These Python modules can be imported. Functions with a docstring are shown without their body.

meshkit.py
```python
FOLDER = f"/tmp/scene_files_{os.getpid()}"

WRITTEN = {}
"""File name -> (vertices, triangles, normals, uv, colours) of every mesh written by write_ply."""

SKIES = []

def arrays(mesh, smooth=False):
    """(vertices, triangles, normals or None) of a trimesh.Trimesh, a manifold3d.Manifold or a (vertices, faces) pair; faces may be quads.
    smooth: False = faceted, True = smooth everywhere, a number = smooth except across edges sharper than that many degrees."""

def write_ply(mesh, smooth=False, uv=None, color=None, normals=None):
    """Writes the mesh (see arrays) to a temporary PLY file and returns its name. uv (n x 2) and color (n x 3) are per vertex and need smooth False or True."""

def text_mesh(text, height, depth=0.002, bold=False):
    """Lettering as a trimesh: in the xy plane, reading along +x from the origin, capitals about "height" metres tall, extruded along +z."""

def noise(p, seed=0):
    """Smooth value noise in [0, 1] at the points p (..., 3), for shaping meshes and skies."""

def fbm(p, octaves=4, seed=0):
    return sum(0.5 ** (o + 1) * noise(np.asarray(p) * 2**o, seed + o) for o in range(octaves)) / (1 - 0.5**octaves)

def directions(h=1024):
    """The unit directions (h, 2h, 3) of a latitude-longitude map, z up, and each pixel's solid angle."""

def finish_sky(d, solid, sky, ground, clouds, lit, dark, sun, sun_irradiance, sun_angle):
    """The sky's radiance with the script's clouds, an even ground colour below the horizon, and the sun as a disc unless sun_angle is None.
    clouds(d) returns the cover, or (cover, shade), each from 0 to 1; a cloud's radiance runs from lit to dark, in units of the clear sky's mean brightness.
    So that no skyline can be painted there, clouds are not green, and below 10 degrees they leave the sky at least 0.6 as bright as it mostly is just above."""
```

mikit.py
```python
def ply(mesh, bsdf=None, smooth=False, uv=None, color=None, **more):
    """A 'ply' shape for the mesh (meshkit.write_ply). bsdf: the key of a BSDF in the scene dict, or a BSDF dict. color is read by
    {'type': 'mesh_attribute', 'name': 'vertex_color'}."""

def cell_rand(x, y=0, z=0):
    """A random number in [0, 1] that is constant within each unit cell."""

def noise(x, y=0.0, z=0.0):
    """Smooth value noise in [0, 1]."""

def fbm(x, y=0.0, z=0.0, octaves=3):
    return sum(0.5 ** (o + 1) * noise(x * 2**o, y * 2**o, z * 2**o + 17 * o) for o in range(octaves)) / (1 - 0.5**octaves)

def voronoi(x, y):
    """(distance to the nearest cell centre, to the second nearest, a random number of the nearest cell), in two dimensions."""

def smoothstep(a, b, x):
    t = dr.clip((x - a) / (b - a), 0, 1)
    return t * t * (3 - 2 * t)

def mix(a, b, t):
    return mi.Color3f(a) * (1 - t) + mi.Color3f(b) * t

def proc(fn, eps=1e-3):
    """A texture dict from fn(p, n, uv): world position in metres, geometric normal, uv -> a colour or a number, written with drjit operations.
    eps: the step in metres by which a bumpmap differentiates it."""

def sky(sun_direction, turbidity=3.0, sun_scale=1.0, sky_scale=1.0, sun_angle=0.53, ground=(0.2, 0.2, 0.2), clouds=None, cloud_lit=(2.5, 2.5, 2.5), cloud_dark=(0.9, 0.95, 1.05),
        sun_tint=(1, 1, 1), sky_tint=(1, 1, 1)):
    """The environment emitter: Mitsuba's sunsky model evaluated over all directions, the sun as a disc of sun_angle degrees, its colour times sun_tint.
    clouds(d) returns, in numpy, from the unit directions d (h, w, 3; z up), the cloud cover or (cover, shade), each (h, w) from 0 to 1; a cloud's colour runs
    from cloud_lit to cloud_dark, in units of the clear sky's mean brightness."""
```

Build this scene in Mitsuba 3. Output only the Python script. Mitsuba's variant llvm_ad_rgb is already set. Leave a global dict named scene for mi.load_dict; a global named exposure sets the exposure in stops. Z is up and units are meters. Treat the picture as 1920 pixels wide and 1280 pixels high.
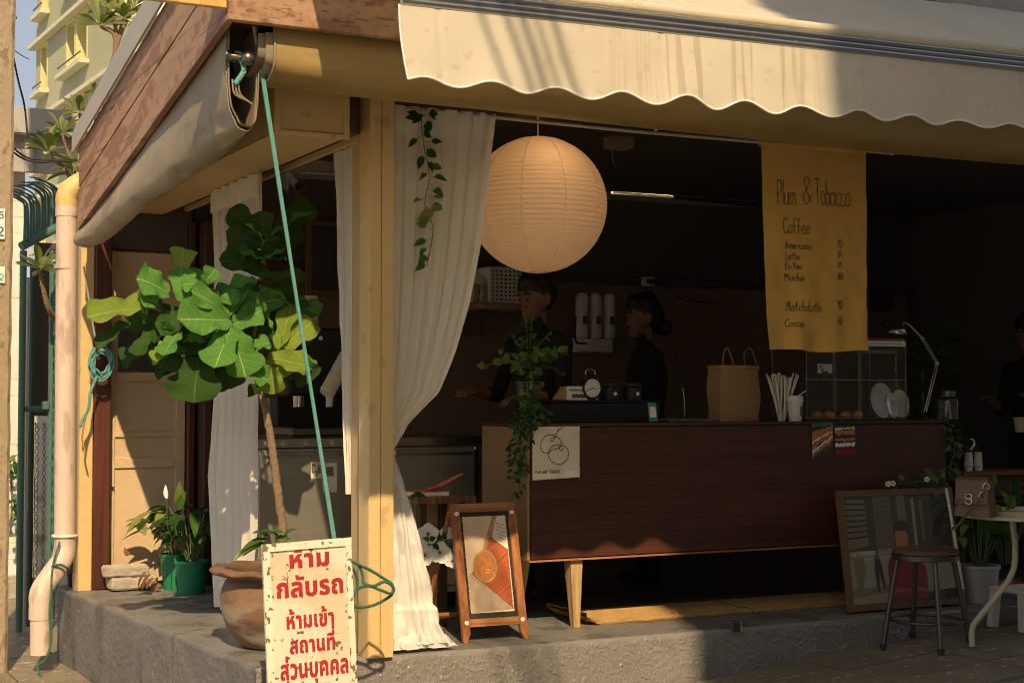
import math, random, numpy as np, trimesh, drjit as dr, mitsuba as mi, mikit, meshkit
from mikit import proc, noise, fbm, smoothstep, mix, cell_rand
import manifold3d as m3

# ---------------------------------------------------------------- camera, sky, exposure
scene, labels = {}, {}
F_PX, YAW, HORIZON = 2900.0, math.radians(27), 748.0
PITCH = math.atan((HORIZON - 640) / F_PX)
CAM = np.array([-2.61, -6.55, 1.17])
FH = np.array([math.sin(YAW), math.cos(YAW), 0]); RT = np.array([math.cos(YAW), -math.sin(YAW), 0])
FW = FH * math.cos(PITCH) + np.array([0, 0, math.sin(PITCH)]); UP = np.cross(RT, FW)
scene['camera'] = {'type': 'perspective', 'fov_axis': 'x', 'fov': math.degrees(2 * math.atan(960 / F_PX)), 'near_clip': 0.05, 'far_clip': 400.0,
                   'to_world': mi.ScalarTransform4f().look_at(origin=CAM.tolist(), target=(CAM + FW).tolist(), up=[0, 0, 1])}
SUN = np.array([-0.315, -1.0, 0.851])
scene['sky'] = mikit.sky(SUN, turbidity=4, sun_scale=1.0, sky_scale=1.55, sun_tint=(1.0, 0.91, 0.74), sky_tint=(1.07, 0.96, 0.80),
                         clouds=lambda d: (np.clip(0.55 + 0.6 * (meshkit.fbm(d * 3.0, 4, 5) - .4), 0, .9), np.full(d.shape[:2], .4)), cloud_lit=(0.85, 0.83, 0.86), cloud_dark=(0.52, 0.52, 0.62))
labels['sky'] = {'kind': 'structure'}
exposure = 2.0

# ---------------------------------------------------------------- helpers
R = random.Random(11); NR = np.random.default_rng(7)

def at(px, py, x=None, y=None, z=None, d=None):
    """The point of the place that stands at a given x, y, z or distance along a line of sight (photo pixels)."""
    r = FW + RT * (px - 960) / F_PX + UP * (640 - py) / F_PX
    t = d if d is not None else (x - CAM[0]) / r[0] if x is not None else (y - CAM[1]) / r[1] if y is not None else (z - CAM[2]) / r[2]
    return CAM + r * t

def uniq(k):
    if k not in scene and k not in labels: return k
    i = 1
    while f'{k}_{i:03d}' in scene or f'{k}_{i:03d}' in labels: i += 1
    return f'{k}_{i:03d}'

def thing(name, label, cat, group=None, kind=None):
    k = uniq(name); d = {}
    if label: d['label'] = label
    if cat: d['category'] = cat
    if group: d['group'] = group
    if kind: d['kind'] = kind
    labels[k] = d
    return k

def put(key, mesh, mat, smooth=False, uv=None):
    scene[key] = mikit.ply(mesh, mat, smooth=smooth, uv=uv); return key

def part(parent, name, mesh, mat, smooth=False, label=None, kind=None, uv=None):
    k = uniq(parent + '__' + name)
    put(k, mesh, mat, smooth, uv)
    if label or kind: labels[k] = {a: b for a, b in (('label', label), ('kind', kind)) if b}
    return k

def struct(name, mesh, mat, smooth=False):
    k = uniq(name); put(k, mesh, mat, smooth); labels[k] = {'kind': 'structure'}; return k

def cat(ms): return trimesh.util.concatenate(ms)

def bx(x0, x1, y0, y1, z0, z1, b=0.003):
    """A box with chamfered edges."""
    x0, x1 = sorted((x0, x1)); y0, y1 = sorted((y0, y1)); z0, z1 = sorted((z0, z1))
    b = min(b, (x1 - x0) * .3, (y1 - y0) * .3, (z1 - z0) * .3)
    if b <= 0:
        return trimesh.creation.box(bounds=[[x0, y0, z0], [x1, y1, z1]])
    p = []
    for sx in (0, 1):
        for sy in (0, 1):
            for sz in (0, 1):
                c = np.array([(x0, x1)[sx], (y0, y1)[sy], (z0, z1)[sz]])
                i = np.array([1 - 2 * sx, 1 - 2 * sy, 1 - 2 * sz]) * b
                p += [c + i * [0, 1, 1], c + i * [1, 0, 1], c + i * [1, 1, 0]]
    return trimesh.convex.convex_hull(np.array(p))

def xf(mesh, loc=(0, 0, 0), rz=0, rx=0, ry=0, s=1):
    m = mesh.copy()
    if s != 1: m.apply_scale(s)
    for a, ax in ((rx, [1, 0, 0]), (ry, [0, 1, 0]), (rz, [0, 0, 1])):
        if a: m.apply_transform(trimesh.transformations.rotation_matrix(a, ax))
    m.apply_translation(loc); return m

def spline(pts, n=8, closed=False):
    p = np.array(pts, float)
    if len(p) < 3 and not closed:
        return np.array([p[0] + (p[-1] - p[0]) * t for t in np.linspace(0, 1, n + 1)])
    q = np.vstack([p[-1], p, p[0], p[1]]) if closed else np.vstack([2 * p[0] - p[1], p, 2 * p[-1] - p[-2]])
    out = []
    for i in range(1, len(q) - 2):
        for t in np.linspace(0, 1, n, endpoint=False):
            a, b, c, d = q[i - 1:i + 3]
            out.append(.5 * (2 * b + (c - a) * t + (2 * a - 5 * b + 4 * c - d) * t * t + (3 * b - a - 3 * c + d) * t ** 3))
    if not closed: out.append(q[-2])
    return np.array(out)

def grid_mesh(P, closed_u=False, closed_v=False):
    """P (n, m, 3) -> mesh of quads."""
    n, m = P.shape[:2]; f = []
    iu = np.arange(n if closed_u else n - 1); iv = np.arange(m if closed_v else m - 1)
    a, b = np.meshgrid(iu, iv, indexing='ij'); a, b = a.ravel(), b.ravel()
    a2, b2 = (a + 1) % n, (b + 1) % m
    f = np.stack([a * m + b, a2 * m + b, a2 * m + b2, a * m + b2], 1)
    return trimesh.Trimesh(P.reshape(-1, 3), np.vstack([f[:, [0, 1, 2]], f[:, [0, 2, 3]]]), process=False)

def tube(pts, r, n=8, closed=False, twist=0):
    p = np.array(pts, float); k = len(p)
    r = np.broadcast_to(np.asarray(r, float), (k,))
    t = np.gradient(p, axis=0) if not closed else np.roll(p, -1, 0) - np.roll(p, 1, 0)
    t /= np.maximum(np.linalg.norm(t, axis=1, keepdims=True), 1e-9)
    u = np.cross(t[0], [0, 0, 1] if abs(t[0][2]) < .9 else [1, 0, 0]); u /= np.linalg.norm(u)
    rings = []
    for i in range(k):
        u = u - t[i] * (u @ t[i]); u /= max(np.linalg.norm(u), 1e-9); v = np.cross(t[i], u)
        a = np.arange(n) * 2 * np.pi / n + twist * i
        rings.append(p[i] + r[i] * (np.cos(a)[:, None] * u + np.sin(a)[:, None] * v))
    P = np.array(rings)
    m = grid_mesh(P, closed_u=closed, closed_v=True)
    if closed: return m
    v = np.vstack([m.vertices, p[0], p[-1]]); c0, c1 = len(v) - 2, len(v) - 1
    i = np.arange(n); j = (i + 1) % n; o = (k - 1) * n
    f = np.vstack([m.faces, np.stack([i * 0 + c0, i, j], 1), np.stack([i * 0 + c1, o + j, o + i], 1)])
    return trimesh.Trimesh(v, f, process=False)

def rope_mesh(pts, r, pitch=.03, n=6):
    """A laid rope of three strands."""
    p = np.array(pts, float); L = np.r_[0, np.cumsum(np.linalg.norm(np.diff(p, axis=0), axis=1))]
    m = max(8, int(L[-1] / pitch * 7)); s = np.linspace(0, L[-1], m)
    q = np.stack([np.interp(s, L, p[:, i]) for i in range(3)], 1)
    t = np.gradient(q, axis=0); t /= np.linalg.norm(t, axis=1, keepdims=True)
    u = np.cross(t, [.31, .17, .94]); u /= np.linalg.norm(u, axis=1, keepdims=True); v = np.cross(t, u)
    out = []
    for k in range(3):
        a = (s / pitch * 2 * np.pi + k * 2 * np.pi / 3)[:, None]
        out.append(tube(q + (np.cos(a) * u + np.sin(a) * v) * r * .5, r * .55, n))
    return cat(out)

def lathe(prof, n=32, loc=(0, 0, 0), fn=None):
    """Turns the profile [(r, z), ...] about z; fn(r, z, angle) may move the radius."""
    pr = np.array(prof, float); a = np.arange(n) * 2 * np.pi / n
    rr = pr[:, 0][:, None] * np.ones(n); zz = pr[:, 1][:, None] * np.ones(n)
    if fn is not None: rr, zz = fn(rr, zz, a[None, :] * np.ones_like(rr))
    P = np.stack([rr * np.cos(a), rr * np.sin(a), zz], -1)
    m = grid_mesh(P, closed_v=True); m.invert(); m.apply_translation(loc); return m

def prism(poly2, depth, frame):
    """An outline [(u, v), ...] (or a shapely polygon) extruded by depth; frame = (origin, u, v, normal)."""
    from shapely.geometry import Polygon
    g = poly2 if hasattr(poly2, 'exterior') else Polygon(poly2)
    m = trimesh.creation.extrude_polygon(g, depth, engine='earcut')
    return place(m, frame)

def place(m, frame):
    o, u, v, n = (np.array(q, float) for q in frame)
    M = np.eye(4); M[:3, 0], M[:3, 1], M[:3, 2], M[:3, 3] = u, v, n, o
    m = m.copy(); m.apply_transform(M)
    if np.linalg.det(M[:3, :3]) < 0: m.invert()
    return m

FRONT = lambda x, y, z: ((x, y, z), (1, 0, 0), (0, 0, 1), (0, -1, 0))      # u to the right, v up, normal to the street

def hull(spheres, sub=1):
    """Convex hull of balls (x, y, z, r)."""
    base = trimesh.creation.icosphere(sub).vertices
    return trimesh.convex.convex_hull(np.vstack([base * s[3] + np.array(s[:3]) for s in spheres]))

def ball(c, r, sub=2): return xf(trimesh.creation.icosphere(sub, r), c)

def body(bones, refine=.02, it=12):
    """One smooth skin over a skeleton of bones, each bone a list of balls."""
    sph = m3.Manifold.sphere
    ms = [m3.Manifold.batch_hull([sph(s[3], 20).translate(tuple(s[:3])) for s in b]) for b in bones]
    m = m3.Manifold.batch_boolean(ms, m3.OpType.Add).refine_to_length(refine)
    q = m.to_mesh(); t = trimesh.Trimesh(q.vert_properties[:, :3], q.tri_verts, process=True)
    trimesh.smoothing.filter_taubin(t, .5, .53, it); return t

def jitter(m, amp, freq, seed=0):
    m = m.copy(); v = np.array(m.vertices)
    v += amp * 2 * (np.stack([meshkit.fbm(v * freq + 31 * k, 3, seed + k) for k in range(3)], 1) - .5)
    m.vertices = v; return m

# ---------------------------------------------------------------- materials
def rgb(c): return {'type': 'rgb', 'value': list(map(float, c))}
def two(b): return {'type': 'twosided', 'bsdf': b}
def pri(c, rough=.6, metal=0.0, spec=.4, **k):
    return {'type': 'principled', 'base_color': c if isinstance(c, dict) else rgb(c), 'roughness': rough, 'metallic': metal, 'specular': spec, **k}
def bump(b, fn, scale, eps=2e-3): return {'type': 'bumpmap', 'arbitrary': proc(fn, eps=eps), 'scale': scale, 'bsdf': b}
def mat(name, c, rough=.6, metal=0.0, spec=.4, **k): scene[name] = two(pri(c, rough, metal, spec, **k)); return name
def thin(name, c, diff=1.0, rough=.5, **k):
    scene[name] = {'type': 'principledthin', 'base_color': c if isinstance(c, dict) else rgb(c), 'roughness': rough, 'diff_trans': diff, **k}; return name

def woodfn(axis, dark, light, fine=60.0, along=1.5, red=None):
    def fn(p, n, uv):
        q = [p.x, p.y, p.z]; a = q.pop(axis)
        w = noise(q[0] * 9, q[1] * 9, a * .9)
        g = fbm(q[0] * fine + w * 4, q[1] * fine + w * 4, a * along, octaves=3)
        c = mix(dark, light, smoothstep(.25, .75, g))
        return c * (0.8 + 0.4 * fbm(q[0] * 5, q[1] * 5, a * .8))
    return fn

def fascia(p, n, uv):                                      # old paint worn down to red wood
    w = noise(p.x * 3, p.y * .6, p.z * 5)
    g = .6 * fbm(p.x * 18 + w * 2, p.y * 3 + p.x * .5, p.z * 26 + w * 4, octaves=4) + .4 * fbm(p.x * 60, p.y * 9, (p.z + .2 * p.y) * 170, octaves=3)
    worn = smoothstep(.49, .60, .7 * fbm(p.x * 5 + 3, p.y * 2.6, (p.z + .2 * p.y) * 14, octaves=6) + .3 * fbm(p.x * 40, (p.y - p.z) * 22, (p.z + p.y) * 6, octaves=3))
    c = mix((.25, .145, .088), (.42, .27, .175), g)
    c = mix(c, mix((.23, .09, .055), (.19, .10, .065), g), worn * .75)
    return mix(c, (.09, .05, .03), smoothstep(.62, .74, fbm(p.x * 20, p.y * 1.6, p.z * 60, octaves=3)) * .6)
scene['fascia_wood'] = two(pri(proc(fascia), .62))
def frontwood(p, n, uv):
    w = noise(p.x * .7, p.y * 3, p.z * 6)
    g = fbm(p.x * 2.2, p.y * 20, p.z * 34 + w * 8, octaves=4)
    c = mix((.25, .11, .045), (.43, .22, .10), smoothstep(.3, .7, g))
    flake = smoothstep(.54, .60, fbm(p.x * 4.5 + 9, p.y * 6, p.z * 16 + w * 3, octaves=4)) * smoothstep(-.35, -.1, p.x)
    return mix(c, mix((.13, .06, .03), (.20, .10, .05), noise(p.x * 8, p.z * 120)), flake)
scene['front_wood'] = two(pri(proc(frontwood), .6))
scene['plywood'] = two(pri(proc(woodfn(2, (.50, .28, .085), (.66, .42, .17), 26, .8)), .6))
def cream(p, n, uv):
    g = fbm(p.x * 3, p.y * 3, p.z * 1.3, octaves=4)
    c = mix((.58, .41, .175), (.66, .49, .24), g)
    return mix(c, (.30, .20, .10), smoothstep(.70, .80, fbm(p.x * 14, p.y * 14, p.z * 9, octaves=3)) * .35)
scene['cream_paint'] = two(pri(proc(cream), .45))
mat('cream_dull', (.50, .36, .19), .6)
scene['door_paint'] = two(pri(proc(lambda p, n, uv: mix((.52, .385, .235), (.61, .46, .30), fbm(p.x * 4, p.y * 4, p.z * 2, octaves=4))), .5))
def tarp(p, n, uv):
    g = fbm(p.x * 6, p.y * 6, p.z * 6, octaves=4)
    c = mix((.21, .175, .12), (.31, .26, .185), .6 * g + .4 * fbm(p.x * 50, p.y * 50, p.z * 9, octaves=3))
    return mix(c, (.17, .13, .08), smoothstep(.56, .74, fbm(p.x * 3.1, p.y * 2.2 + 7, p.z * 9, octaves=4)) * .75)
scene['tarp_canvas'] = two(pri(proc(tarp), .55))
scene['front_tarp'] = two(pri(proc(lambda p, n, uv: mix((.25, .175, .065), (.36, .26, .10), fbm(p.x * 4, p.y * 7, p.z * 8, octaves=4))), .5))
def awn(p, n, uv):
    run = fbm(p.x * 38, 0.0, p.z * 1.2, octaves=3)
    zone = smoothstep(.1, .5, p.x) * (1 - smoothstep(1.0, 1.35, p.x)) * (1 - smoothstep(2.50, 2.56, p.z))
    c = mix((.76, .70, .55), (.84, .79, .66), fbm(p.x * 3, p.y * 3, p.z * 3, octaves=4))
    c = mix(c, (.50, .43, .30), smoothstep(.50, .66, run) * zone * .55)
    spots = smoothstep(.70, .78, fbm(p.x * 26, p.y * 26, p.z * 26, octaves=2))
    return mix(c, (.52, .46, .34), spots * .22)
scene['awning_fabric'] = {'type': 'principledthin', 'base_color': proc(awn), 'roughness': .42, 'diff_trans': .8}
thin('awning_hem', (.86, .82, .78), .2, .5)
def sheer(c, op, diff=.9): return {'type': 'mask', 'opacity': op, 'bsdf': {'type': 'principledthin', 'base_color': rgb(c), 'roughness': .6, 'diff_trans': diff}}
scene['sheer_cloth'] = sheer((.94, .90, .80), .78, .5); scene['sheer_back'] = sheer((.92, .88, .78), .55, .6)
scene['sheer_double'] = sheer((.95, .92, .83), .97, .4)
scene['satin'] = {'type': 'principledthin', 'base_color': rgb((.82, .80, .76)), 'roughness': .38, 'diff_trans': .45}
scene['lantern_paper'] = {'type': 'principledthin', 'base_color': rgb((.84, .76, .62)), 'roughness': .7, 'diff_trans': .9}
scene['platform_rough'] = two(pri(proc(lambda p, n, uv: mix((.17, .16, .15), (.24, .225, .21), fbm(p.x * 7, p.y * 7, p.z * 7, octaves=4))), .27, 0, .8))
def plat(p, n, uv):
    g = fbm(p.x * 3.5, p.y * 3.5, p.z * 3, octaves=5)
    c = mix((.115, .11, .105), (.185, .175, .165), g)
    c = mix(c, (.27, .25, .22), smoothstep(.60, .72, fbm(p.x * 1.7 + 4, p.y * 1.7, p.z * 2, octaves=5)) * .6)
    c = mix(c, (.075, .07, .06), smoothstep(.52, .70, fbm(p.x * 7, p.y * 7, p.z * 1.6 + 3, octaves=5)) * .7)
    return mix(c, (.30, .28, .25), smoothstep(.70, .80, fbm(p.x * 90, p.y * 90, p.z * 90, octaves=2)) * .3)
scene['platform_paint'] = two(bump(pri(proc(plat), .5, 0, .5), lambda p, n, uv: fbm(p.x * 40, p.y * 40, p.z * 40, octaves=3), .006, 3e-3))
def paving(p, n, uv):
    g = fbm(p.x * 5, p.y * 5, p.z, octaves=5)
    c = mix((.12, .10, .07), (.225, .19, .135), g)
    c = mix(c, (.10, .09, .065), smoothstep(.55, .72, fbm(p.x * 1.3 + 8, p.y * 1.3, 0.0, octaves=4)) * .8)
    return mix(c, (.45, .40, .30), smoothstep(.74, .80, fbm(p.x * 22, p.y * 22, 0.0, octaves=2)) * .5)
scene['paving_stone'] = two(bump(pri(proc(paving), .6), lambda p, n, uv: fbm(p.x * 55, p.y * 55, p.z * 5, octaves=3), .005, 3e-3))
mat('asphalt', (.33, .30, .25), .85)
def clay(p, n, uv):
    g = fbm(p.x * 7, p.y * 7, p.z * 12, octaves=5)
    c = mix((.14, .078, .042), (.25, .145, .082), g)
    white = smoothstep(.47, .58, fbm(p.x * 4 + 5, p.y * 4, p.z * 6 + 3, octaves=5)) * (1 - smoothstep(.16, .26, p.z))
    c = mix(c, (.36, .32, .26), white * .7)
    return mix(c, (.07, .05, .035), smoothstep(.45, .68, fbm(p.x * 3, p.y * 3, p.z * 9 + 11, octaves=4)) * .8)
scene['terracotta'] = two(pri(proc(clay), .6))
def veins(p, n, uv):
    u = dr.abs(uv.x - .5) * 2; v = uv.y
    s = v * 6.5 - u * 1.9; f = dr.abs(s - dr.floor(s) - .5)
    side = smoothstep(.455, .497, f) * (1 - smoothstep(.75, .95, u)) * .6
    mid = 1 - smoothstep(.01, .04, u)
    return dr.maximum(side, mid)
def figleaf(a, b, vein):
    def fn(p, n, uv):
        c = mix(a, b, fbm(p.x * 14, p.y * 14, p.z * 14, octaves=3))
        return mix(c, vein, veins(p, n, uv))
    return fn
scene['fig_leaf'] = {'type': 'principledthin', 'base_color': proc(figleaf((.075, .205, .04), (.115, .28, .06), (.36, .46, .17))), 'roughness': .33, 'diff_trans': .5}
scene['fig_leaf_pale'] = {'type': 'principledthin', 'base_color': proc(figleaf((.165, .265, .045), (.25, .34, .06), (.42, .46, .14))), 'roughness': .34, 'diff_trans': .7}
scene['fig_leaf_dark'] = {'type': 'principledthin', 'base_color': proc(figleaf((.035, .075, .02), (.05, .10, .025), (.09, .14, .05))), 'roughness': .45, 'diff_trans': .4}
thin('leaf_dark', (.035, .08, .025), .5, .4); thin('leaf_mid', (.07, .15, .035), .6, .4); thin('leaf_pale', (.26, .30, .085), .7, .45)
thin('leaf_light', (.17, .24, .06), .6, .45); thin('leaf_grey', (.16, .20, .10), .6, .5); thin('plumeria_leaf', (.55, .58, .26), .7, .4); thin('dry_leaf', (.22, .12, .06), .4, .7)
thin('petal', (.90, .88, .86), .4, .5); thin('petal_yellow', (.75, .55, .12), .5, .5)
mat('bark', (.21, .145, .095), .85); mat('stem_green', (.10, .14, .05), .6)
def enamel(p, n, uv):
    c = mix((.62, .55, .43), (.74, .68, .56), fbm(p.x * 6, p.z * 6, 0.0, octaves=4))
    rust = smoothstep(.66, .73, fbm(p.x * 48, p.z * 40, p.y * 48, octaves=4))
    c = mix(c, (.52, .38, .20), smoothstep(.50, .68, fbm(p.x * 6 + 2, p.z * 5, 0.0, octaves=4)) * .45)
    return mix(c, mix((.20, .10, .05), (.09, .05, .03), noise(p.x * 90, p.z * 90)), rust * .9)
scene['sign_enamel'] = two(pri(proc(enamel), .32, 0, .5))
def enamel_edge(p, n, uv):
    c = mix((.68, .60, .46), (.80, .74, .62), fbm(p.x * 6, p.z * 6, 0.0, octaves=4))
    return mix(c, (.14, .08, .045), smoothstep(.60, .67, fbm(p.x * 70, p.z * 55, p.y * 70, octaves=3)) * .9)
scene['sign_edge'] = two(pri(proc(enamel_edge), .4))
def redpaint(p, n, uv): return mix((.44, .022, .035), (.30, .03, .035), fbm(p.x * 18, p.z * 14, 0.0, octaves=4))
scene['red_paint'] = two(pri(proc(redpaint), .45))
mat('ink', (.035, .022, .012), .8); mat('black_paint', (.018, .017, .016), .45); mat('black_cloth', (.012, .011, .011), .9); mat('black_matte', (.03, .028, .025), .7)
mat('steel', (.50, .46, .38), .28, 1.0); mat('steel_dark', (.20, .185, .16), .38, 1.0); mat('chrome', (.75, .72, .66), .12, 1.0); mat('aluminium', (.50, .50, .49), .35, 1.0)
scene['fridge_steel'] = two(pri(proc(lambda p, n, uv: mix((.40, .39, .33), (.49, .47, .40), fbm(p.x * 2, p.y * 2, p.z * 60, octaves=3))), .36, .75))
scene['mahogany'] = two(pri(proc(woodfn(0, (.062, .022, .014), (.086, .030, .019), 90, 1.2)), .38, 0, .5))
scene['board_wood'] = two(pri(proc(woodfn(2, (.25, .085, .032), (.40, .165, .065), 80, 2.0)), .4, 0, .5))
scene['board_wood_flat'] = two(pri(proc(woodfn(0, (.26, .10, .035), (.44, .20, .075), 80, 2.0)), .4, 0, .5))
scene['leg_wood'] = two(pri(proc(woodfn(2, (.34, .23, .10), (.50, .36, .18), 60, 1.5)), .5))
mat('side_panel', (.30, .185, .085), .6); mat('dark_wood', (.075, .042, .024), .5); mat('slab_wood', (.20, .085, .04), .45); mat('frame_wood', (.16, .09, .045), .5)
scene['post_brown'] = two(pri(proc(woodfn(2, (.055, .018, .012), (.10, .032, .020), 40, 1)), .35, 0, .5))
scene['coir'] = two(bump(pri(proc(lambda p, n, uv: mix((.30, .17, .06), (.52, .34, .14), fbm(p.x * 90, p.y * 90, p.z * 90, octaves=2))), .95, 0, .1), lambda p, n, uv: fbm(p.x * 140, p.y * 140, p.z * 140, octaves=2), .012, 2e-3))
def banner(p, n, uv): return mix((.74, .43, .105), (.86, .54, .16), fbm(p.x * 9, p.y * 9, p.z * 9, octaves=4))
scene['mustard_cloth'] = {'type': 'principledthin', 'base_color': proc(banner), 'roughness': .8, 'diff_trans': .08}
mat('kraft', (.36, .22, .09), .75); mat('paper', (.72, .64, .50), .7); mat('paper_white', (.80, .77, .70), .6); mat('plastic_white', (.72, .69, .62), .4)
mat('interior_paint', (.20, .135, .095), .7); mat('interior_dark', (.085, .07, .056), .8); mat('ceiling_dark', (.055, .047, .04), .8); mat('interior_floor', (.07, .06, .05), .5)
mat('skin', (.17, .09, .055), .55); mat('hair', (.012, .009, .008), .5); mat('eye_white', (.16, .13, .11), .3); mat('lips', (.26, .10, .08), .5)
def pvc(p, n, uv):
    c = mix((.56, .43, .36), (.66, .54, .46), fbm(p.x * 9, p.y * 9, p.z * 5, octaves=4))
    return mix(c, (.32, .22, .17), smoothstep(.58, .70, fbm(p.x * 16, p.y * 16, p.z * 4 + 5, octaves=4)) * .5)
scene['pvc'] = two(pri(proc(pvc), .5)); mat('pvc_yellow', (.60, .46, .18), .5)
mat('teal_rope', (.115, .31, .285), .8); mat('green_rope', (.045, .13, .085), .8); mat('cable_black', (.025, .025, .03), .5); mat('white_cord', (.55, .52, .45), .6)
mat('green_paint', (.075, .165, .135), .45); mat('green_wire', (.025, .055, .045), .5); mat('green_pot', (.02, .20, .095), .4)
def whitewall(p, n, uv):
    v = dr.abs(p.z * 7.5 - dr.floor(p.z * 7.5) - .5)
    c = mix((.66, .62, .55), (.78, .75, .69), fbm(p.x * 5, p.y * 5, p.z * 5, octaves=4))
    c = mix(c, (.25, .22, .19), smoothstep(.60, .72, fbm(p.x * 9, p.y * 9, p.z * 9, octaves=4)) * .7 * (1 - smoothstep(.3, 1.2, p.z)))
    return mix(c, (.48, .44, .38), smoothstep(.44, .49, v) * smoothstep(.4, .6, noise(p.x * 6, p.y * 6, p.z * 4)))
scene['white_wall_paint'] = two(pri(proc(whitewall), .8))
scene['grey_metal'] = two(pri(proc(lambda p, n, uv: mix((.36, .345, .32), (.46, .44, .41), fbm(p.x * 3, p.y * 3, p.z * 3, octaves=4))), .5, .2))
scene['olive_render'] = two(pri(proc(lambda p, n, uv: mix((.33, .335, .225), (.40, .40, .28), fbm(p.x * .8, p.y * .8, p.z * .5, octaves=5))), .85))
mat('pale_trim', (.56, .55, .40), .8); mat('yellow_frame', (.62, .56, .27), .7); mat('dark_glass', (.05, .055, .05), .15, 0, .6); mat('shop_wall', (.15, .135, .115), .85)
def conc(p, n, uv):
    c = mix((.27, .215, .145), (.37, .30, .21), fbm(p.x * 6, p.y * 6, p.z * 4, octaves=5))
    return mix(c, (.20, .14, .09), smoothstep(.60, .68, fbm(p.x * 25, p.y * 25, p.z * 12, octaves=3)) * .8)
scene['pole_concrete'] = two(bump(pri(proc(conc), .9), lambda p, n, uv: fbm(p.x * 40, p.y * 40, p.z * 40, octaves=3), .01, 3e-3))
scene['stone_block'] = two(bump(pri(proc(lambda p, n, uv: mix((.30, .265, .215), (.46, .41, .34), fbm(p.x * 14, p.y * 14, p.z * 14, octaves=4))), .9), lambda p, n, uv: fbm(p.x * 50, p.y * 50, p.z * 50, octaves=3), .01, 3e-3))
scene['glass'] = {'type': 'thindielectric', 'int_ior': 1.45}
mat('bag_leather', (.15, .095, .06), .45); mat('table_cream', (.55, .50, .36), .4); mat('bun', (.45, .20, .06), .5); mat('plate_white', (.62, .58, .50), .3); mat('bucket', (.42, .43, .40), .5)
mat('teal_card', (.06, .30, .24), .5); mat('coral', (.62, .16, .10), .6); mat('red_coat', (.26, .022, .025), .6); mat('photo_pale', (.34, .305, .215), .5); mat('photo_tan', (.21, .175, .115), .5); mat('photo_dark', (.05, .045, .035), .5); mat('photo_mid', (.085, .075, .052), .5)
mat('blue_ink', (.06, .10, .20), .5); mat('lamp_glow', (.9, .8, .6), .4)
mat('stool_metal', (.13, .12, .105), .42, .8); mat('stool_seat', (.13, .075, .045), .5)
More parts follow.
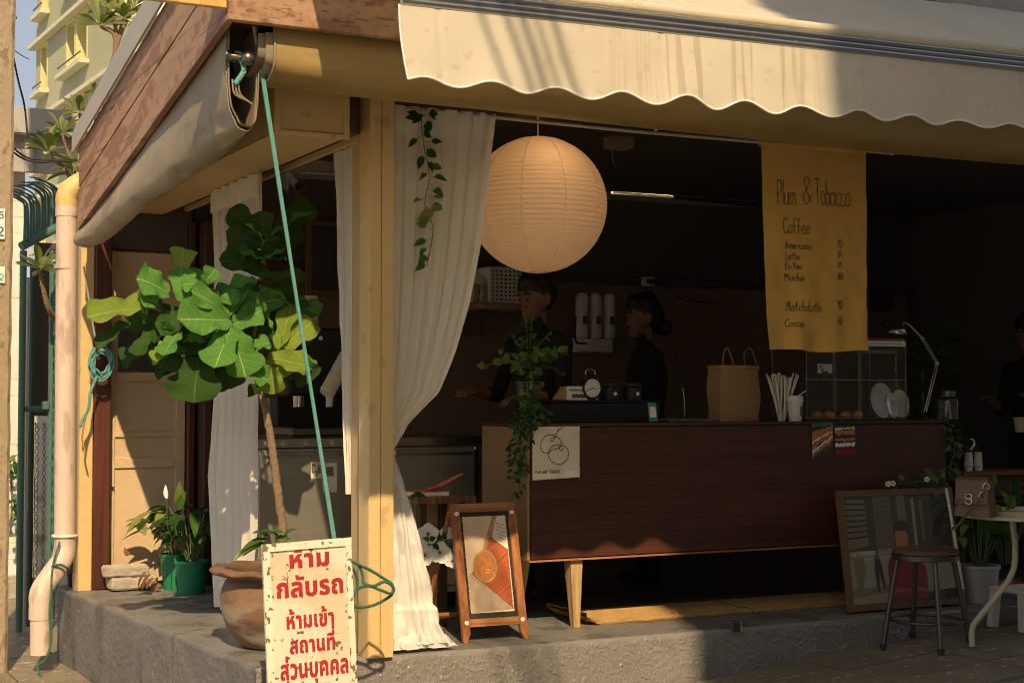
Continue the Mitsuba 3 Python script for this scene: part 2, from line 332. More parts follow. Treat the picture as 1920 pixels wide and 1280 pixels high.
# ---------------------------------------------------------------- ground, pavement, platform
def gz(x): return float(np.clip(-.39 + .085 * x, -.47, -.10))                  # the pavement climbs to the right
def sheet(xs, ys, zf):
    X, Y = np.meshgrid(xs, ys, indexing='ij')
    return grid_mesh(np.stack([X, Y, np.vectorize(zf)(X, Y)], -1))
g = sheet([-150, -40, -15, -4, -2, -1, 0, 1, 2, 3, 3.4, 6, 20, 60, 150], [-150, -60, -20, -8, -4, 0, 3, 8, 20, 60, 150], lambda x, y: gz(x) - .045)
struct('ground', g, 'asphalt')
pav = thing('pavement', None, None, kind='structure')
base = sheet(np.linspace(-5, 9, 29), [-4.0, 16.0], lambda x, y: gz(x) - .016); put(pav, base, 'paving_stone')
def slab(x0, x1, y0, y1, skew=0.0):
    k = R.uniform(-.002, .002); g_ = .005
    P = np.array([[[x0 + g_ + skew * y0, y0 + g_, 0], [x0 + g_ + skew * y1, y1 - g_, 0]], [[x1 - g_ + skew * y0, y0 + g_, 0], [x1 - g_ + skew * y1, y1 - g_, 0]]])
    v = P.reshape(-1, 3).copy(); v[:, 2] = [gz(a) + k for a in v[:, 0]]
    w = v.copy(); w[:, 2] -= .03
    return trimesh.convex.convex_hull(np.vstack([v, w]))
for i, x in enumerate(np.arange(.55, 5.4, .62)):                             # slabs in front of the platform
    for j in range(3):
        part(pav, 'slab', slab(x, x + .62, -.02 - .34 * (j + 1), -.02 - .34 * j), 'paving_stone')
for i in range(3):                                                            # slabs of the side lane
    for j in range(8):
        part(pav, 'slab', slab(-1.78 + .36 * i, -1.78 + .36 * (i + 1), .35 + .55 * j, .35 + .55 * (j + 1)), 'paving_stone')

outline = [(-.515, .03), (6.2, .03), (6.2, 3.34), (-.735, 3.34)]
pl = thing('platform', None, None, kind='structure')
from shapely.geometry import Polygon
top = trimesh.creation.extrude_polygon(Polygon(outline).buffer(-.014), .02, engine='earcut'); top.apply_translation([0, 0, -.02]); put(pl, top, 'platform_paint')
# rough rendered sides with a rounded lip
def side_wall(a, b, nx, ny, n, zb):
    rows = []
    prof = [(-.02, 0.0), (-.010, -.0005), (-.004, -.004), (0, -.012)] + [(.002, -.012 - (zb - .012) * t) for t in np.linspace(.04, 1, 14)]
    for t in np.linspace(0, 1, n):
        x, y = a[0] + (b[0] - a[0]) * t, a[1] + (b[1] - a[1]) * t
        rows.append([[x + nx * o, y + ny * o, z] for o, z in prof])
    return grid_mesh(np.array(rows))
def rough_face(x0, x1, n, zb, rows):
    prof = [(-.02, 0.0), (-.010, -.0005), (-.004, -.004), (0, -.012)] + [(.002, -.012 - (zb - .012) * t) for t in np.linspace(.02, 1, rows)]
    X = np.linspace(x0, x1, n)[:, None] * np.ones(len(prof)); O = np.array([q[0] for q in prof])[None, :] * np.ones_like(X); Z = np.array([q[1] for q in prof])[None, :] * np.ones_like(X)
    q = np.stack([X, Z * 1.0, O * 0], -1)
    d = np.clip(meshkit.noise(q * 95, 3) - .55, 0, .4) * .012 + np.clip(meshkit.noise(q * 150, 11) - .60, 0, .4) * .012 + (meshkit.noise(q * 30, 5) - .5) * .002 + (meshkit.noise(q * 9, 8) - .5) * .004
    O = O + d * np.clip((-Z - .004) / .02, 0, 1)
    return grid_mesh(np.stack([X, .03 - O, Z + .003 * (meshkit.noise(q * 14, 2) - .5) * (Z < -.0001)], -1))
part(pl, 'front_face', rough_face(-.515, 3.4, 1000, .52, 118), 'platform_rough', True)
part(pl, 'front_face', rough_face(3.4, 6.2, 120, .52, 20), 'platform_rough', True)
def side_face(n, rows, zb):
    prof = [(-.02, 0.0), (-.010, -.0005), (-.004, -.004), (0, -.012)] + [(.002, -.012 - (zb - .012) * t) for t in np.linspace(.02, 1, rows)]
    T_ = np.linspace(0, 1, n)[:, None] * np.ones(len(prof)); O = np.array([q[0] for q in prof])[None, :] * np.ones_like(T_); Z = np.array([q[1] for q in prof])[None, :] * np.ones_like(T_)
    X = -.515 - .22 * T_; Y_ = .03 + 3.31 * T_; q = np.stack([Y_, Z, O * 0], -1)
    O = O + ((meshkit.noise(q * 70, 3) - .5) * .003 + (meshkit.noise(q * 8, 8) - .5) * .006 + (meshkit.noise(q * 25, 6) - .5) * .003) * np.clip((-Z - .004) / .02, 0, 1)
    return grid_mesh(np.stack([X - O, Y_ , Z + .006 * (meshkit.noise(q * 9, 2) - .5) * (Z < -.0001)], -1))
part(pl, 'side_face', side_face(420, 64, .52), 'platform_paint', True)

# ---------------------------------------------------------------- the shop building
shop = thing('cafe_building', 'cream timber cafe shopfront with brown fascia boards and open corner', 'building')
put(shop, bx(.02, 6.1, 3.34, 3.46, 0, 2.75), 'interior_paint')
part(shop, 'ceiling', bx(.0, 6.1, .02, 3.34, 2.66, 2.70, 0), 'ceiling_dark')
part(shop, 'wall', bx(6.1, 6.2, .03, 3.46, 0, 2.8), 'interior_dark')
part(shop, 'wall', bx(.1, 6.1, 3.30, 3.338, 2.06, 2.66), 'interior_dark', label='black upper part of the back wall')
part(shop, 'wall_rail', bx(.1, 6.1, 3.28, 3.30, 2.02, 2.075), 'dark_wood')
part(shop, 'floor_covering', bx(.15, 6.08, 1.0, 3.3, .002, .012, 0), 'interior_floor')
# roof: a sheet falling to the back, over the eaves
def zr(y): return 3.05 - .085 * (y + .6)
rf = np.array([[-.84, -.6, zr(-.6)], [6.4, -.6, zr(-.6)], [6.4, 3.7, zr(3.7)], [-.40, 3.7, zr(3.7)], [-.72, 2.6, 2.665]])
part(shop, 'roof', trimesh.convex.convex_hull(np.vstack([rf + [0, 0, .0], rf - [0, 0, .03]])), 'grey_metal')
part(shop, 'eave_board', bx(-.80, -.46, -.5, 1.7, 2.70, 2.715, 0), 'dark_wood')
part(shop, 'eave_board', bx(-.46, 6.1, -.5, .02, 2.70, 2.715, 0), 'dark_wood')
# front fascia
part(shop, 'fascia', bx(-.852, -.015, -.625, -.585, 2.672, 3.06, .004), 'fascia_wood', label='short brown fascia board end at the corner')
part(shop, 'fascia', bx(-.012, 5.6, -.618, -.58, 2.668, 3.06, .004), 'front_wood')
part(shop, 'fascia_strip', bx(-1.22, -.86, -.63, -.60, 2.715, 2.95, .003), 'plywood', label='pale plywood board end above the side fascia')
# side fascia: two worn planks that fall with the roof
A0, A1 = np.array([-.855, -.60, 2.675]), np.array([-.775, 2.66, 2.165])
for lo, hi in ((0.0, .234), (.246, .48)):
    d = (A1 - A0); hgt = np.array([0, 0, 1.0])
    q = [A0 + hgt * lo, A1 + hgt * lo, A1 + hgt * hi, A0 + hgt * hi]
    q = [v + d * (.0 if i in (0, 3) else R.uniform(-.004, .004)) for i, v in enumerate(q)]
    m = trimesh.convex.convex_hull(np.array([v + [s, 0, 0] for v in q for s in (0.0, .03)] ))
    part(shop, 'fascia_plank', m, 'fascia_wood')
q = [A0 + [.0, .10, .44], A1 + [0, .05, .452], A1 + [0, .05, .57], A0 + [0, .10, .62]]
part(shop, 'roof_flashing', trimesh.convex.convex_hull(np.array([v + [s_, 0, 0] for v in q for s_ in (-.03, -.018)])), 'grey_metal')
# corner post of three boards
put(uniq(shop + '__corner_post'), bx(.006, .116, .012, .12, 0, 2.64, .002), 'cream_dull')
cp = shop + '__corner_post'
part(shop, 'corner_post__board', bx(0, .0105, .008, .126, 0, 2.645, .002), 'cream_paint')
part(shop, 'corner_post__board', bx(.001, .0565, 0, .0115, 0, 2.645, .002), 'cream_paint')
part(shop, 'corner_post__board', bx(.0605, .122, 0, .0115, 0, 2.645, .002), 'cream_paint')
part(shop, 'corner_post__screw', cat([xf(trimesh.creation.cylinder(.006, .003, sections=10), (.0585, -.0005, z), rx=math.pi / 2) for z in (.25, 1.02, 1.75, 2.2)]), 'cream_dull')
part(shop, 'jamb', bx(.03, .075, .20, .30, 0, 2.38, .002), 'cream_dull')
part(shop, 'jamb', bx(.10, .13, .13, .2, 0, 2.5, .002), 'cream_dull')
# box beam along the side opening
bm = part(shop, 'box_beam', bx(-.45, -.10, .02, 3.22, 2.36, 2.61, .002), 'cream_dull')
for nm, a in (('end_panel', (-.44, -.11, .012, .02, 2.37, 2.60)), ('end_trim', (-.456, -.425, -.004, .02, 2.346, 2.612)), ('end_trim', (-.425, -.13, -.003, .02, 2.346, 2.366)), ('end_trim', (-.13, -.100, -.004, .02, 2.346, 2.612)), ('end_trim', (-.425, -.13, -.003, .02, 2.598, 2.612))):
    k = uniq(bm + '__' + nm); put(k, bx(*a, .002), 'cream_paint')
part(shop, 'soffit_board', bx(-.45, -.13, .03, 3.22, 2.346, 2.358, .002), 'cream_dull')
part(shop, 'track', bx(-.098, -.04, .05, 3.2, 2.385, 2.60, .002), 'post_brown')
part(shop, 'track', bx(-.04, .10, .125, 3.2, 2.40, 2.62, .002), 'dark_wood')
part(shop, 'track', bx(.0, .03, .13, 3.2, 2.372, 2.40, .002), 'cream_dull')
part(shop, 'eave_board', bx(-.76, -.45, .02, 2.0, 2.62, 2.632, 0), 'dark_wood')
part(shop, 'header', bx(.125, 6.1, .03, .10, 2.60, 2.70, .003), 'dark_wood')
# back wall with the panelled door
Y = 3.22
part(shop, 'back_wall', bx(-.60, .06, 3.30, 3.36, 0, 2.14, .002), 'cream_dull')
part(shop, 'back_wall', bx(-.60, .06, 3.24, 3.36, 2.115, 2.66, .002), 'interior_dark', label='dark board above the cream door')
part(shop, 'brown_post', bx(-.575, -.475, 3.10, 3.24, 0, 2.2, .006), 'post_brown', label='dark brown square post beside the door')
part(shop, 'cream_post', bx(-.66, -.578, 3.12, 3.30, -.02, 2.2, .005), 'cream_paint')
dk = part(shop, 'door', bx(-.47, .03, 3.262, 3.296, .02, 2.10, .002), 'door_paint')
for x0, x1, z0, z1 in ((-.47, -.415, .02, 2.1), (-.03, .03, .02, 2.1), (-.415, -.03, 1.98, 2.1), (-.415, -.03, .93, .965), (-.415, -.03, .735, .80), (-.415, -.03, .02, .13), (-.415, -.03, 1.28, 1.34)):
    k = uniq(dk + '__rail'); put(k, bx(x0, x1, 3.246, 3.264, z0, z1, .004), 'door_paint')
put(uniq(dk + '__glass_pane'), bx(-.40, -.14, 3.257, 3.262, 1.34, 1.62, 0), 'dark_glass')
put(uniq(dk + '__latch'), bx(-.436, -.418, 3.236, 3.246, .60, .625, .002), 'steel_dark')
part(shop, 'door_frame', bx(.035, .075, 3.18, 3.30, 0, 2.3, .003), 'post_brown')
part(shop, 'door_frame', bx(.10, .15, 3.05, 3.30, 0, 2.3, .003), 'dark_wood')
# upper wall above the awning
part(shop, 'upper_wall', bx(1.2, 6.4, -.30, -.2, 3.1, 5.0, 0), 'grey_metal')
up = [at(1650, -2, y=-.31), at(1920, 37, y=-.31)]
part(shop, 'upper_rail', tube([[1.8, -.33, 3.262], [6.2, -.33, 3.268]], .014, 8), 'red_coat', label='thin red brown rail above the awning')

# ---------------------------------------------------------------- awning
awk = thing('awning', 'cream retractable awning with scalloped front valance over the shopfront', 'awning')
YB, X0, X1 = -1.75, -.585, 5.2
def bar_z(x): return 2.555 + .016 * (x - .1)
n = 60
xs = np.linspace(X0 + .02, X1, n); rows = []
for i, x in enumerate(xs):
    r_ = []
    for t in np.linspace(0, 1, 16):
        y = YB + .03 + t * 1.40; z = bar_z(x) + .045 + t * .63 - .035 * math.sin(math.pi * t) + .004 * math.sin(x * 3.1 + t * 4)
        r_.append([x, y, z])
    rows.append(r_)
put(awk, grid_mesh(np.array(rows)), 'awning_fabric', True)
for dz, r_, m_ in ((.047, .020, 'awning_fabric'), (.016, .013, 'aluminium'), (-.006, .012, 'aluminium'), (-.027, .013, 'aluminium')):
    part(awk, 'front_roll' if m_ == 'awning_fabric' else 'front_bar', tube([[x, YB - (.002 if m_ == 'aluminium' else 0), bar_z(x) + dz] for x in np.linspace(X0, X1, 20)], r_, 10), m_, 40)
SC = .269
def scallop(x): return -.017 * (1 + .25 * math.sin(x * 2.3)) * math.cos(2 * math.pi * (x + .26) / SC)          # +: hangs lower
def val_bottom(x): return 2.252 + .022 * (x + .3) - scallop(x) * 1.0
def val(x, t):
    zt, zb = bar_z(x) - .04, val_bottom(x)
    dep = (zt - zb) * t
    y = YB - .004 - .020 * t + .012 * (meshkit.fbm(np.array([x * 1.3, t * 1.6, 7.0]), 3) - .5) * min(1, t * 3) + .004 * math.exp(-((x % .9 - .45) / .012) ** 2) + t * (.010 * math.sin(x * 7.0 + 1) + .007 * math.sin(x * 17 + 2 * t)) + .006 * (meshkit.noise(np.array([x * 5, t * 3, 0])) - .5) * t
    xx = x + (.022 * t * t if x < X0 + .3 else 0) * max(0, 1 - (x - X0) / .3)
    return [xx, y, zt - dep]
xs = np.linspace(X0 - .01, X1, 560)
part(awk, 'valance', grid_mesh(np.array([[val(x, t) for t in np.linspace(0, 1, 14)] for x in xs])), 'awning_fabric', True)
part(awk, 'valance_hem', tube([np.array(val(x, 1.0)) + [0, -.001, 0] for x in xs], .0045, 6), 'awning_hem', True)
part(awk, 'valance_hem', tube([np.array(val(X0 - .01, t)) for t in np.linspace(0, 1, 12)], .004, 6), 'awning_hem', True)
for x in (.4, 4.4):                                                            # folding arms
    part(awk, 'folding_arm', tube([[x, -.45, 3.0], [x + .5, -1.1, 2.78], [x + .12, YB + .03, 2.545]], .022, 8), 'aluminium', 40)

# ---------------------------------------------------------------- rolled tarpaulins under the eaves
def tarp_section(top_o, bot, top_i, t):
    """U of cloth: outer edge down, round the bottom, up the inner edge."""
    a = math.pi * t; o, b, i = (np.array(v, float) for v in (top_o, bot, top_i))
    c = (o + i) / 2; w = (o - i) / 2; h = c - b
    return c + w * math.copysign(abs(math.cos(a)) ** .8, math.cos(a)) - h * (abs(math.sin(a)) ** .75)
def ft(x, t, off=0.0):
    z_b = 2.475 - .035 * min(1, max(0, (x + .6) / 1.6)) + .01 * math.sin(x * 1.7) 
    p = tarp_section((x, -.53, 2.69), (x, -.40 + off * .5, z_b + off), (x, -.17, 2.69), t)
    nv = meshkit.fbm(np.array([x * 1.4, t * 5.0, 3.0]), 3) - .5
    return p + np.array([0, nv * .035, nv * .02]) 
tk = thing('rolled_tarpaulin', 'olive brown canvas tarpaulin looped under the front eave behind the valance', 'tarpaulin')
put(tk, grid_mesh(np.array([[ft(x, t) for t in np.linspace(0, 1, 36)] for x in np.linspace(-.635, 5.5, 200)])), 'front_tarp', True)
part(tk, 'fold', grid_mesh(np.array([[ft(x, t, .02) + [0, .004, 0] for t in np.linspace(.02, .98, 30)] for x in np.linspace(-.672, -.2, 24)])), 'tarp_canvas', True)
part(tk, 'fold', grid_mesh(np.array([[ft(x, t, .045) + [0, .012, 0] for t in np.linspace(.03, .97, 30)] for x in np.linspace(-.70, -.2, 24)])), 'tarp_canvas', True)
part(tk, 'hem', tube([ft(-.635, t) for t in np.linspace(0, 1, 36)], .006, 6), 'tarp_canvas', True)
sk = thing('rolled_tarpaulin', 'grey brown canvas tarpaulin looped along the sloping side fascia', 'tarpaulin')
def st(s, t, off=0.0):
    o = A0 + (A1 - A0) * s + np.array([.055, .10 * (1 - s), .05])
    dr_ = .45 * (1 - s) ** .8 * 1.0 + .155 * s
    b = o + np.array([-.02 + .10 * (1 - s) + .02 * math.sin(s * 9), 0, -dr_ + off])
    i = o + np.array([.115 - .02 * s, .0, -.01])
    p = tarp_section(o, b, i, t)
    if t < .5: p[0] -= .05 * math.sin(math.pi * min(1, t * 2)) * (.5 + .5 * s)
    nv = meshkit.fbm(np.array([s * 7.0, t * 4.0, 9.0]), 3) - .5
    cr = sum(math.exp(-((s - .06 - .9 * q_ - .10 * t) / .007) ** 2) * (1 if q_ % .2 < .1 else -.6) for q_ in (.03, .13, .22, .38, .55, .71, .86)) * .006 * math.sin(math.pi * t)
    wr = .010 * math.sin(t * 40 + s * 30) * math.exp(-((s - .10) / .09) ** 2) * math.exp(-((t - .45) / .2) ** 2)
    return p + np.array([nv * .022 + cr + wr, 0, nv * .015])
put(sk, grid_mesh(np.array([[st(s, t) for t in np.linspace(0, 1, 40)] for s in np.linspace(.02, 1.0, 240)])), 'tarp_canvas', True)
part(sk, 'fold', grid_mesh(np.array([[st(s, t, .016) + [.005, 0, 0] for t in np.linspace(.02, .98, 30)] for s in np.linspace(.012, .2, 20)])), 'tarp_canvas', True)
for o_ in (0.0, .014):
    part(sk, 'hem', tube([st(.02 - o_ * .3, t, o_) + [o_ * .3, 0, 0] for t in np.linspace(0, 1, 40)], .0032, 6), 'tarp_canvas', True)
# pipe with ball end that carries the tarpaulins
pk = thing('tarpaulin_pipe', 'grey steel pipe with a ball end tied with rope under the eave corner', 'pipe')
p0, p1, p2 = at(424, 104, y=-.47), at(462, 112, y=-.50), at(500, 122, y=-.45)
put(pk, tube(np.array([p0, p1, p2, p2 + [.9, 0, -.0]]), .018, 12), 'steel_dark', 40)
part(pk, 'ball_end', ball(p1 + np.array([0, -.02, 0]), .030, 3), 'steel_dark', True)
part(pk, 'pipe_collar', tube([p0 + [-.004, 0, 0], p0 + [.03, 0, -.003]], .024, 12), 'steel_dark', 40)
part(pk, 'rope_lashing', cat([tube(np.array([p0 + [.035 + .007 * i + .022 * 0, 0, -.002]]) + .021 * np.array([[.1 * math.sin(a), math.cos(a), math.sin(a)] for a in np.linspace(0, 2 * math.pi, 14)]), .004, 5) for i in range(4)]), 'teal_rope', True)
part(pk, 'rope_lashing', rope_mesh(spline([p0 + [.05, -.02, .0], p0 + [.065, -.03, -.06], p0 + [.03, -.03, -.12]], 8), .012), 'teal_rope', True)
part(pk, 'webbing_loop', cat([tube(spline([p0 + [.02 + .012 * i, -.02, -.10], p0 + [.03 + .012 * i, -.025, -.16], p0 + [.09 + .008 * i, -.02, -.185 - .005 * i]], 8), .004, 6) for i in range(3)]), 'tarp_canvas', True)

# ---------------------------------------------------------------- other side of the street (casts the shade on the right)
def shophouse(name, label, x0, x1, y0, y1, h, wcol):
    k = thing(name, label, 'building'); z0 = -.5
    put(k, bx(x0, x1, y0, y1, z0, h, 0), wcol)
    nf = int(h // 3.2); nw = max(1, int((x1 - x0) // 1.3))
    for f in range(nf):
        part(k, 'ledge', bx(x0 - .0, x1 + .0, y1 + .002, y1 + .12, z0 + 3.2 * f + 3.0, z0 + 3.2 * f + 3.15, .01), 'pale_trim')
        for w in range(nw):
            xc = x0 + (x1 - x0) * (w + .5) / nw
            wk = part(k, 'window', bx(xc - .42, xc + .42, y1 + .003, y1 + .05, z0 + 3.2 * f + 1.0, z0 + 3.2 * f + 2.5, .01), 'yellow_frame')
            put(uniq(wk + '__pane'), bx(xc - .36, xc + .36, y1 + .05, y1 + .056, z0 + 3.2 * f + 1.06, z0 + 3.2 * f + 2.44, 0), 'dark_glass')
def xs_at(y, x_v): return x_v + .315 * (y + 1.75)                               # where the edge of a shadow on the valance comes from
shophouse('shophouse', 'narrow tall shophouse across the street behind the viewer', xs_at(-12, 1.22), xs_at(-12, 3.55), -19, -12, 17.0, 'shop_wall')
shophouse('shophouse', 'wide dark shophouse across the street behind the viewer', xs_at(-13, 4.6), xs_at(-13, 4.6) + 34, -20, -13, 13.0, 'shop_wall')
shophouse('shophouse', 'low shophouse far left across the street', -22, -9, -24, -16, 7.0, 'shop_wall')
for i, xv in enumerate((-.33, -.235, -.18, -.13, -.07)):
    x = xv - 1.27 + .02
    k = thing('overhead_cable', 'black overhead power cable high above the street, out of view', 'cable', 'overhead cables across the street')
    put(k, tube([[x, y, 6.0 + .02 * i + .004 * (y + 8) ** 2 * .3] for y in np.linspace(-18, 3, 22)], .011 + .003 * (i % 3), 7), 'cable_black', True)
# ---------------------------------------------------------------- lettering
THAI = [[['147 70,169 70,169 31,170 27,174 20,179 18,184 18,187 19,191 25,191 70,213 70,213 19,211 11,205 3,195 -1,183 -1,173 3,167 10,165 9,163 0,147 0'], ['84 51,84 68,91 71,95 71,96 72,116 71,122 68,127 63,130 54,130 0,108 0,108 48,106 53,101 55,94 55'], ['9 70,31 70,31 47,32 46,50 70,74 70,74 68,57 49,67 44,72 37,74 30,74 0,52 0,52 26,50 31,47 33,44 33,31 21,31 0,9 0'], ['31 103,31 106,39 109,49 109,54 107,57 103,56 93,74 93,74 79,32 79,32 86,38 88,41 91,41 94,38 97,33 96,33 99']], [['314 45,314 53,317 60,323 66,328 69,339 72,355 72,366 69,371 66,377 59,380 50,380 0,358 0,358 47,355 53,350 55,342 55,337 51,336 48,336 47,346 43,345 34,339 33,336 29,336 17,338 14,346 14,347 1,340 -1,329 -1,321 2,316 8,315 12,315 28,317 33,322 38,327 39,327 40'], ['245 5,248 16,251 22,258 18,269 15,277 15,282 18,282 22,280 24,265 29,255 34,250 39,247 46,247 56,250 63,260 70,268 71,269 72,285 72,286 71,291 71,298 69,299 68,299 52,283 56,274 56,269 54,269 51,272 47,289 42,300 35,304 26,304 16,301 8,295 2,283 -2,260 -1,250 2'], ['167 70,189 70,189 23,192 17,197 15,203 15,210 20,211 24,211 70,233 70,233 24,232 23,232 18,228 9,222 3,216 0,208 -2,192 -2,181 1,176 6,174 6,170 12,167 22'], ['114 88,114 96,117 102,129 101,132 100,132 95,134 93,163 93,163 79,125 79,118 82'], ['86 14,86 24,88 30,93 36,100 40,107 42,130 45,129 52,127 54,121 56,107 55,93 50,93 67,111 72,127 72,128 71,136 70,146 63,149 58,151 51,151 0,130 0,129 29,115 27,111 26,108 22,108 17,110 14,113 13,121 14,121 9,122 8,122 1,121 0,103 -1,96 1,89 7'], ['7 46,8 55,10 59,15 65,22 69,33 72,49 72,60 69,65 66,71 59,74 50,74 0,53 0,52 1,52 47,49 53,44 55,36 55,31 51,30 48,32 46,41 43,40 35,38 33,35 33,31 27,31 1,30 0,9 0,9 26,10 30,12 34,20 40']], [['346 68,358 72,373 72,384 68,389 63,392 54,392 0,370 0,370 48,368 53,363 55,356 55,346 51'], ['293 103,293 106,301 109,311 109,316 107,319 103,318 93,336 93,336 79,294 79,294 86,300 88,303 91,303 94,300 97,295 96,295 99'], ['274 55,271 68,281 71,292 71,300 67,303 60,303 51,299 40,296 35,296 22,299 16,307 15,312 18,313 22,313 70,335 70,335 19,332 10,327 4,317 -1,297 -2,286 1,278 8,274 18,274 33,277 41,283 49,283 53,280 56'], ['231 70,253 70,253 17,257 14,261 15,263 1,256 -1,244 -1,238 1,232 8,231 11'], ['147 70,169 70,169 31,170 27,174 20,179 18,184 18,187 19,191 25,191 70,213 70,213 19,211 11,205 3,195 -1,183 -1,173 3,167 10,165 9,163 0,147 0'], ['84 51,84 68,91 71,95 71,96 72,116 71,122 68,127 63,130 54,130 0,108 0,108 48,106 53,101 55,94 55'], ['9 70,31 70,31 47,32 46,50 70,74 70,74 68,57 49,67 44,72 37,74 30,74 0,52 0,52 26,50 31,47 33,44 33,31 21,31 0,9 0'], ['31 103,31 106,39 109,49 109,54 107,57 103,56 93,74 93,74 79,32 79,32 86,38 88,41 91,41 94,38 97,33 96,33 99']], [['307 71,323 71,325 65,325 61,326 60,332 67,343 72,359 71,365 68,368 65,371 60,373 52,373 0,351 0,351 45,350 49,344 53,339 53,334 51,331 47,329 40,329 0,307 0'], ['311 88,324 94,350 94,351 108,371 108,371 79,311 79'], ['223 20,223 70,245 70,245 26,246 22,252 18,257 18,262 20,266 27,267 31,267 70,289 70,289 0,273 0,271 5,271 9,270 10,262 2,258 0,254 0,253 -1,237 0,233 2,227 8'], ['161 51,161 68,168 71,172 71,173 72,193 71,199 68,204 63,207 54,207 0,185 0,185 48,183 53,178 55,171 55'], ['84 45,84 53,87 60,93 66,98 69,109 72,125 72,136 69,141 66,147 59,150 50,150 0,128 0,128 47,125 53,120 55,112 55,107 51,106 48,106 47,116 43,115 34,109 33,106 29,106 17,108 14,116 14,117 1,110 -1,99 -1,91 2,86 8,85 12,85 28,87 33,92 38,97 39,97 40'], ['4 14,4 24,6 30,11 36,18 40,25 42,48 45,47 52,45 54,39 56,25 55,11 50,11 67,29 72,45 72,54 69,57 72,57 75,75 75,73 65,69 60,66 58,69 50,69 0,48 0,47 29,33 27,29 26,26 22,26 17,28 14,31 13,39 14,40 0,21 -1,14 1,7 7']], [['481 14,481 24,483 30,488 36,495 40,502 42,525 45,524 52,522 54,516 56,502 55,488 50,488 67,506 72,522 72,523 71,531 70,541 63,544 58,546 51,546 0,525 0,524 29,510 27,506 26,503 22,503 17,505 14,508 13,516 14,516 9,517 8,517 1,516 0,498 -1,491 1,484 7'], ['401 48,406 61,412 67,418 70,426 71,427 72,443 72,444 71,452 70,458 67,464 61,468 52,468 47,469 46,469 0,447 0,447 45,445 51,438 55,429 54,425 51,423 46,423 34,425 33,427 37,432 39,440 39,440 23,429 22,424 17,423 13,423 0,401 0'], ['317 48,322 61,328 67,334 70,342 71,343 72,359 72,360 71,368 70,374 67,380 61,384 52,384 47,385 46,385 0,363 0,363 45,361 51,354 55,345 54,341 51,339 46,339 34,341 33,343 37,348 39,356 39,356 23,345 22,340 17,339 13,339 0,317 0'], ['235 22,235 70,257 70,257 23,260 17,265 15,271 15,274 16,278 20,279 24,279 70,301 70,301 24,300 23,300 18,296 9,290 3,284 0,276 -2,260 -2,249 1,244 6,242 6,242 8,239 10'], ['275 -10,281 -8,295 -9,299 -14,299 -33,281 -33,281 -21,280 -19,275 -18'], ['152 70,174 70,174 26,175 22,178 19,186 18,193 22,196 31,196 70,218 70,218 0,202 0,200 5,200 9,199 10,191 2,182 -1,166 0,162 2,156 8,152 20'], ['83 3,83 7,88 19,99 15,109 16,115 22,117 30,117 41,115 47,109 54,97 55,84 51,84 68,97 72,112 72,123 69,133 60,138 48,138 42,139 41,138 22,133 10,126 3,113 -2,99 -2'], ['4 14,4 24,6 30,11 36,18 40,25 42,48 45,47 52,45 54,39 56,25 55,11 50,11 67,29 72,45 72,54 69,57 72,57 75,75 75,73 65,69 60,66 58,69 50,69 0,48 0,47 29,33 27,29 26,26 22,26 17,28 14,31 13,39 14,40 0,21 -1,14 1,7 7'], ['48 108,68 108,68 79,48 79']]]
def thai_mesh(line, s, depth=.0012, sx=1.0):
    ms = []
    for rings in THAI[line]:
        rr = [[tuple(float(c) * s * k for c, k in zip(q.split(), (sx, 1))) for q in r.split(',')] for r in rings]
        ms.append(trimesh.creation.extrude_polygon(Polygon(rr[0], rr[1:]).buffer(0), depth, engine='earcut'))
    if line == 3: ms.append(xf(trimesh.creation.box([20 * s * sx, 20 * s, depth]), (361 * s * sx, 124 * s, depth / 2)))
    return cat(ms)
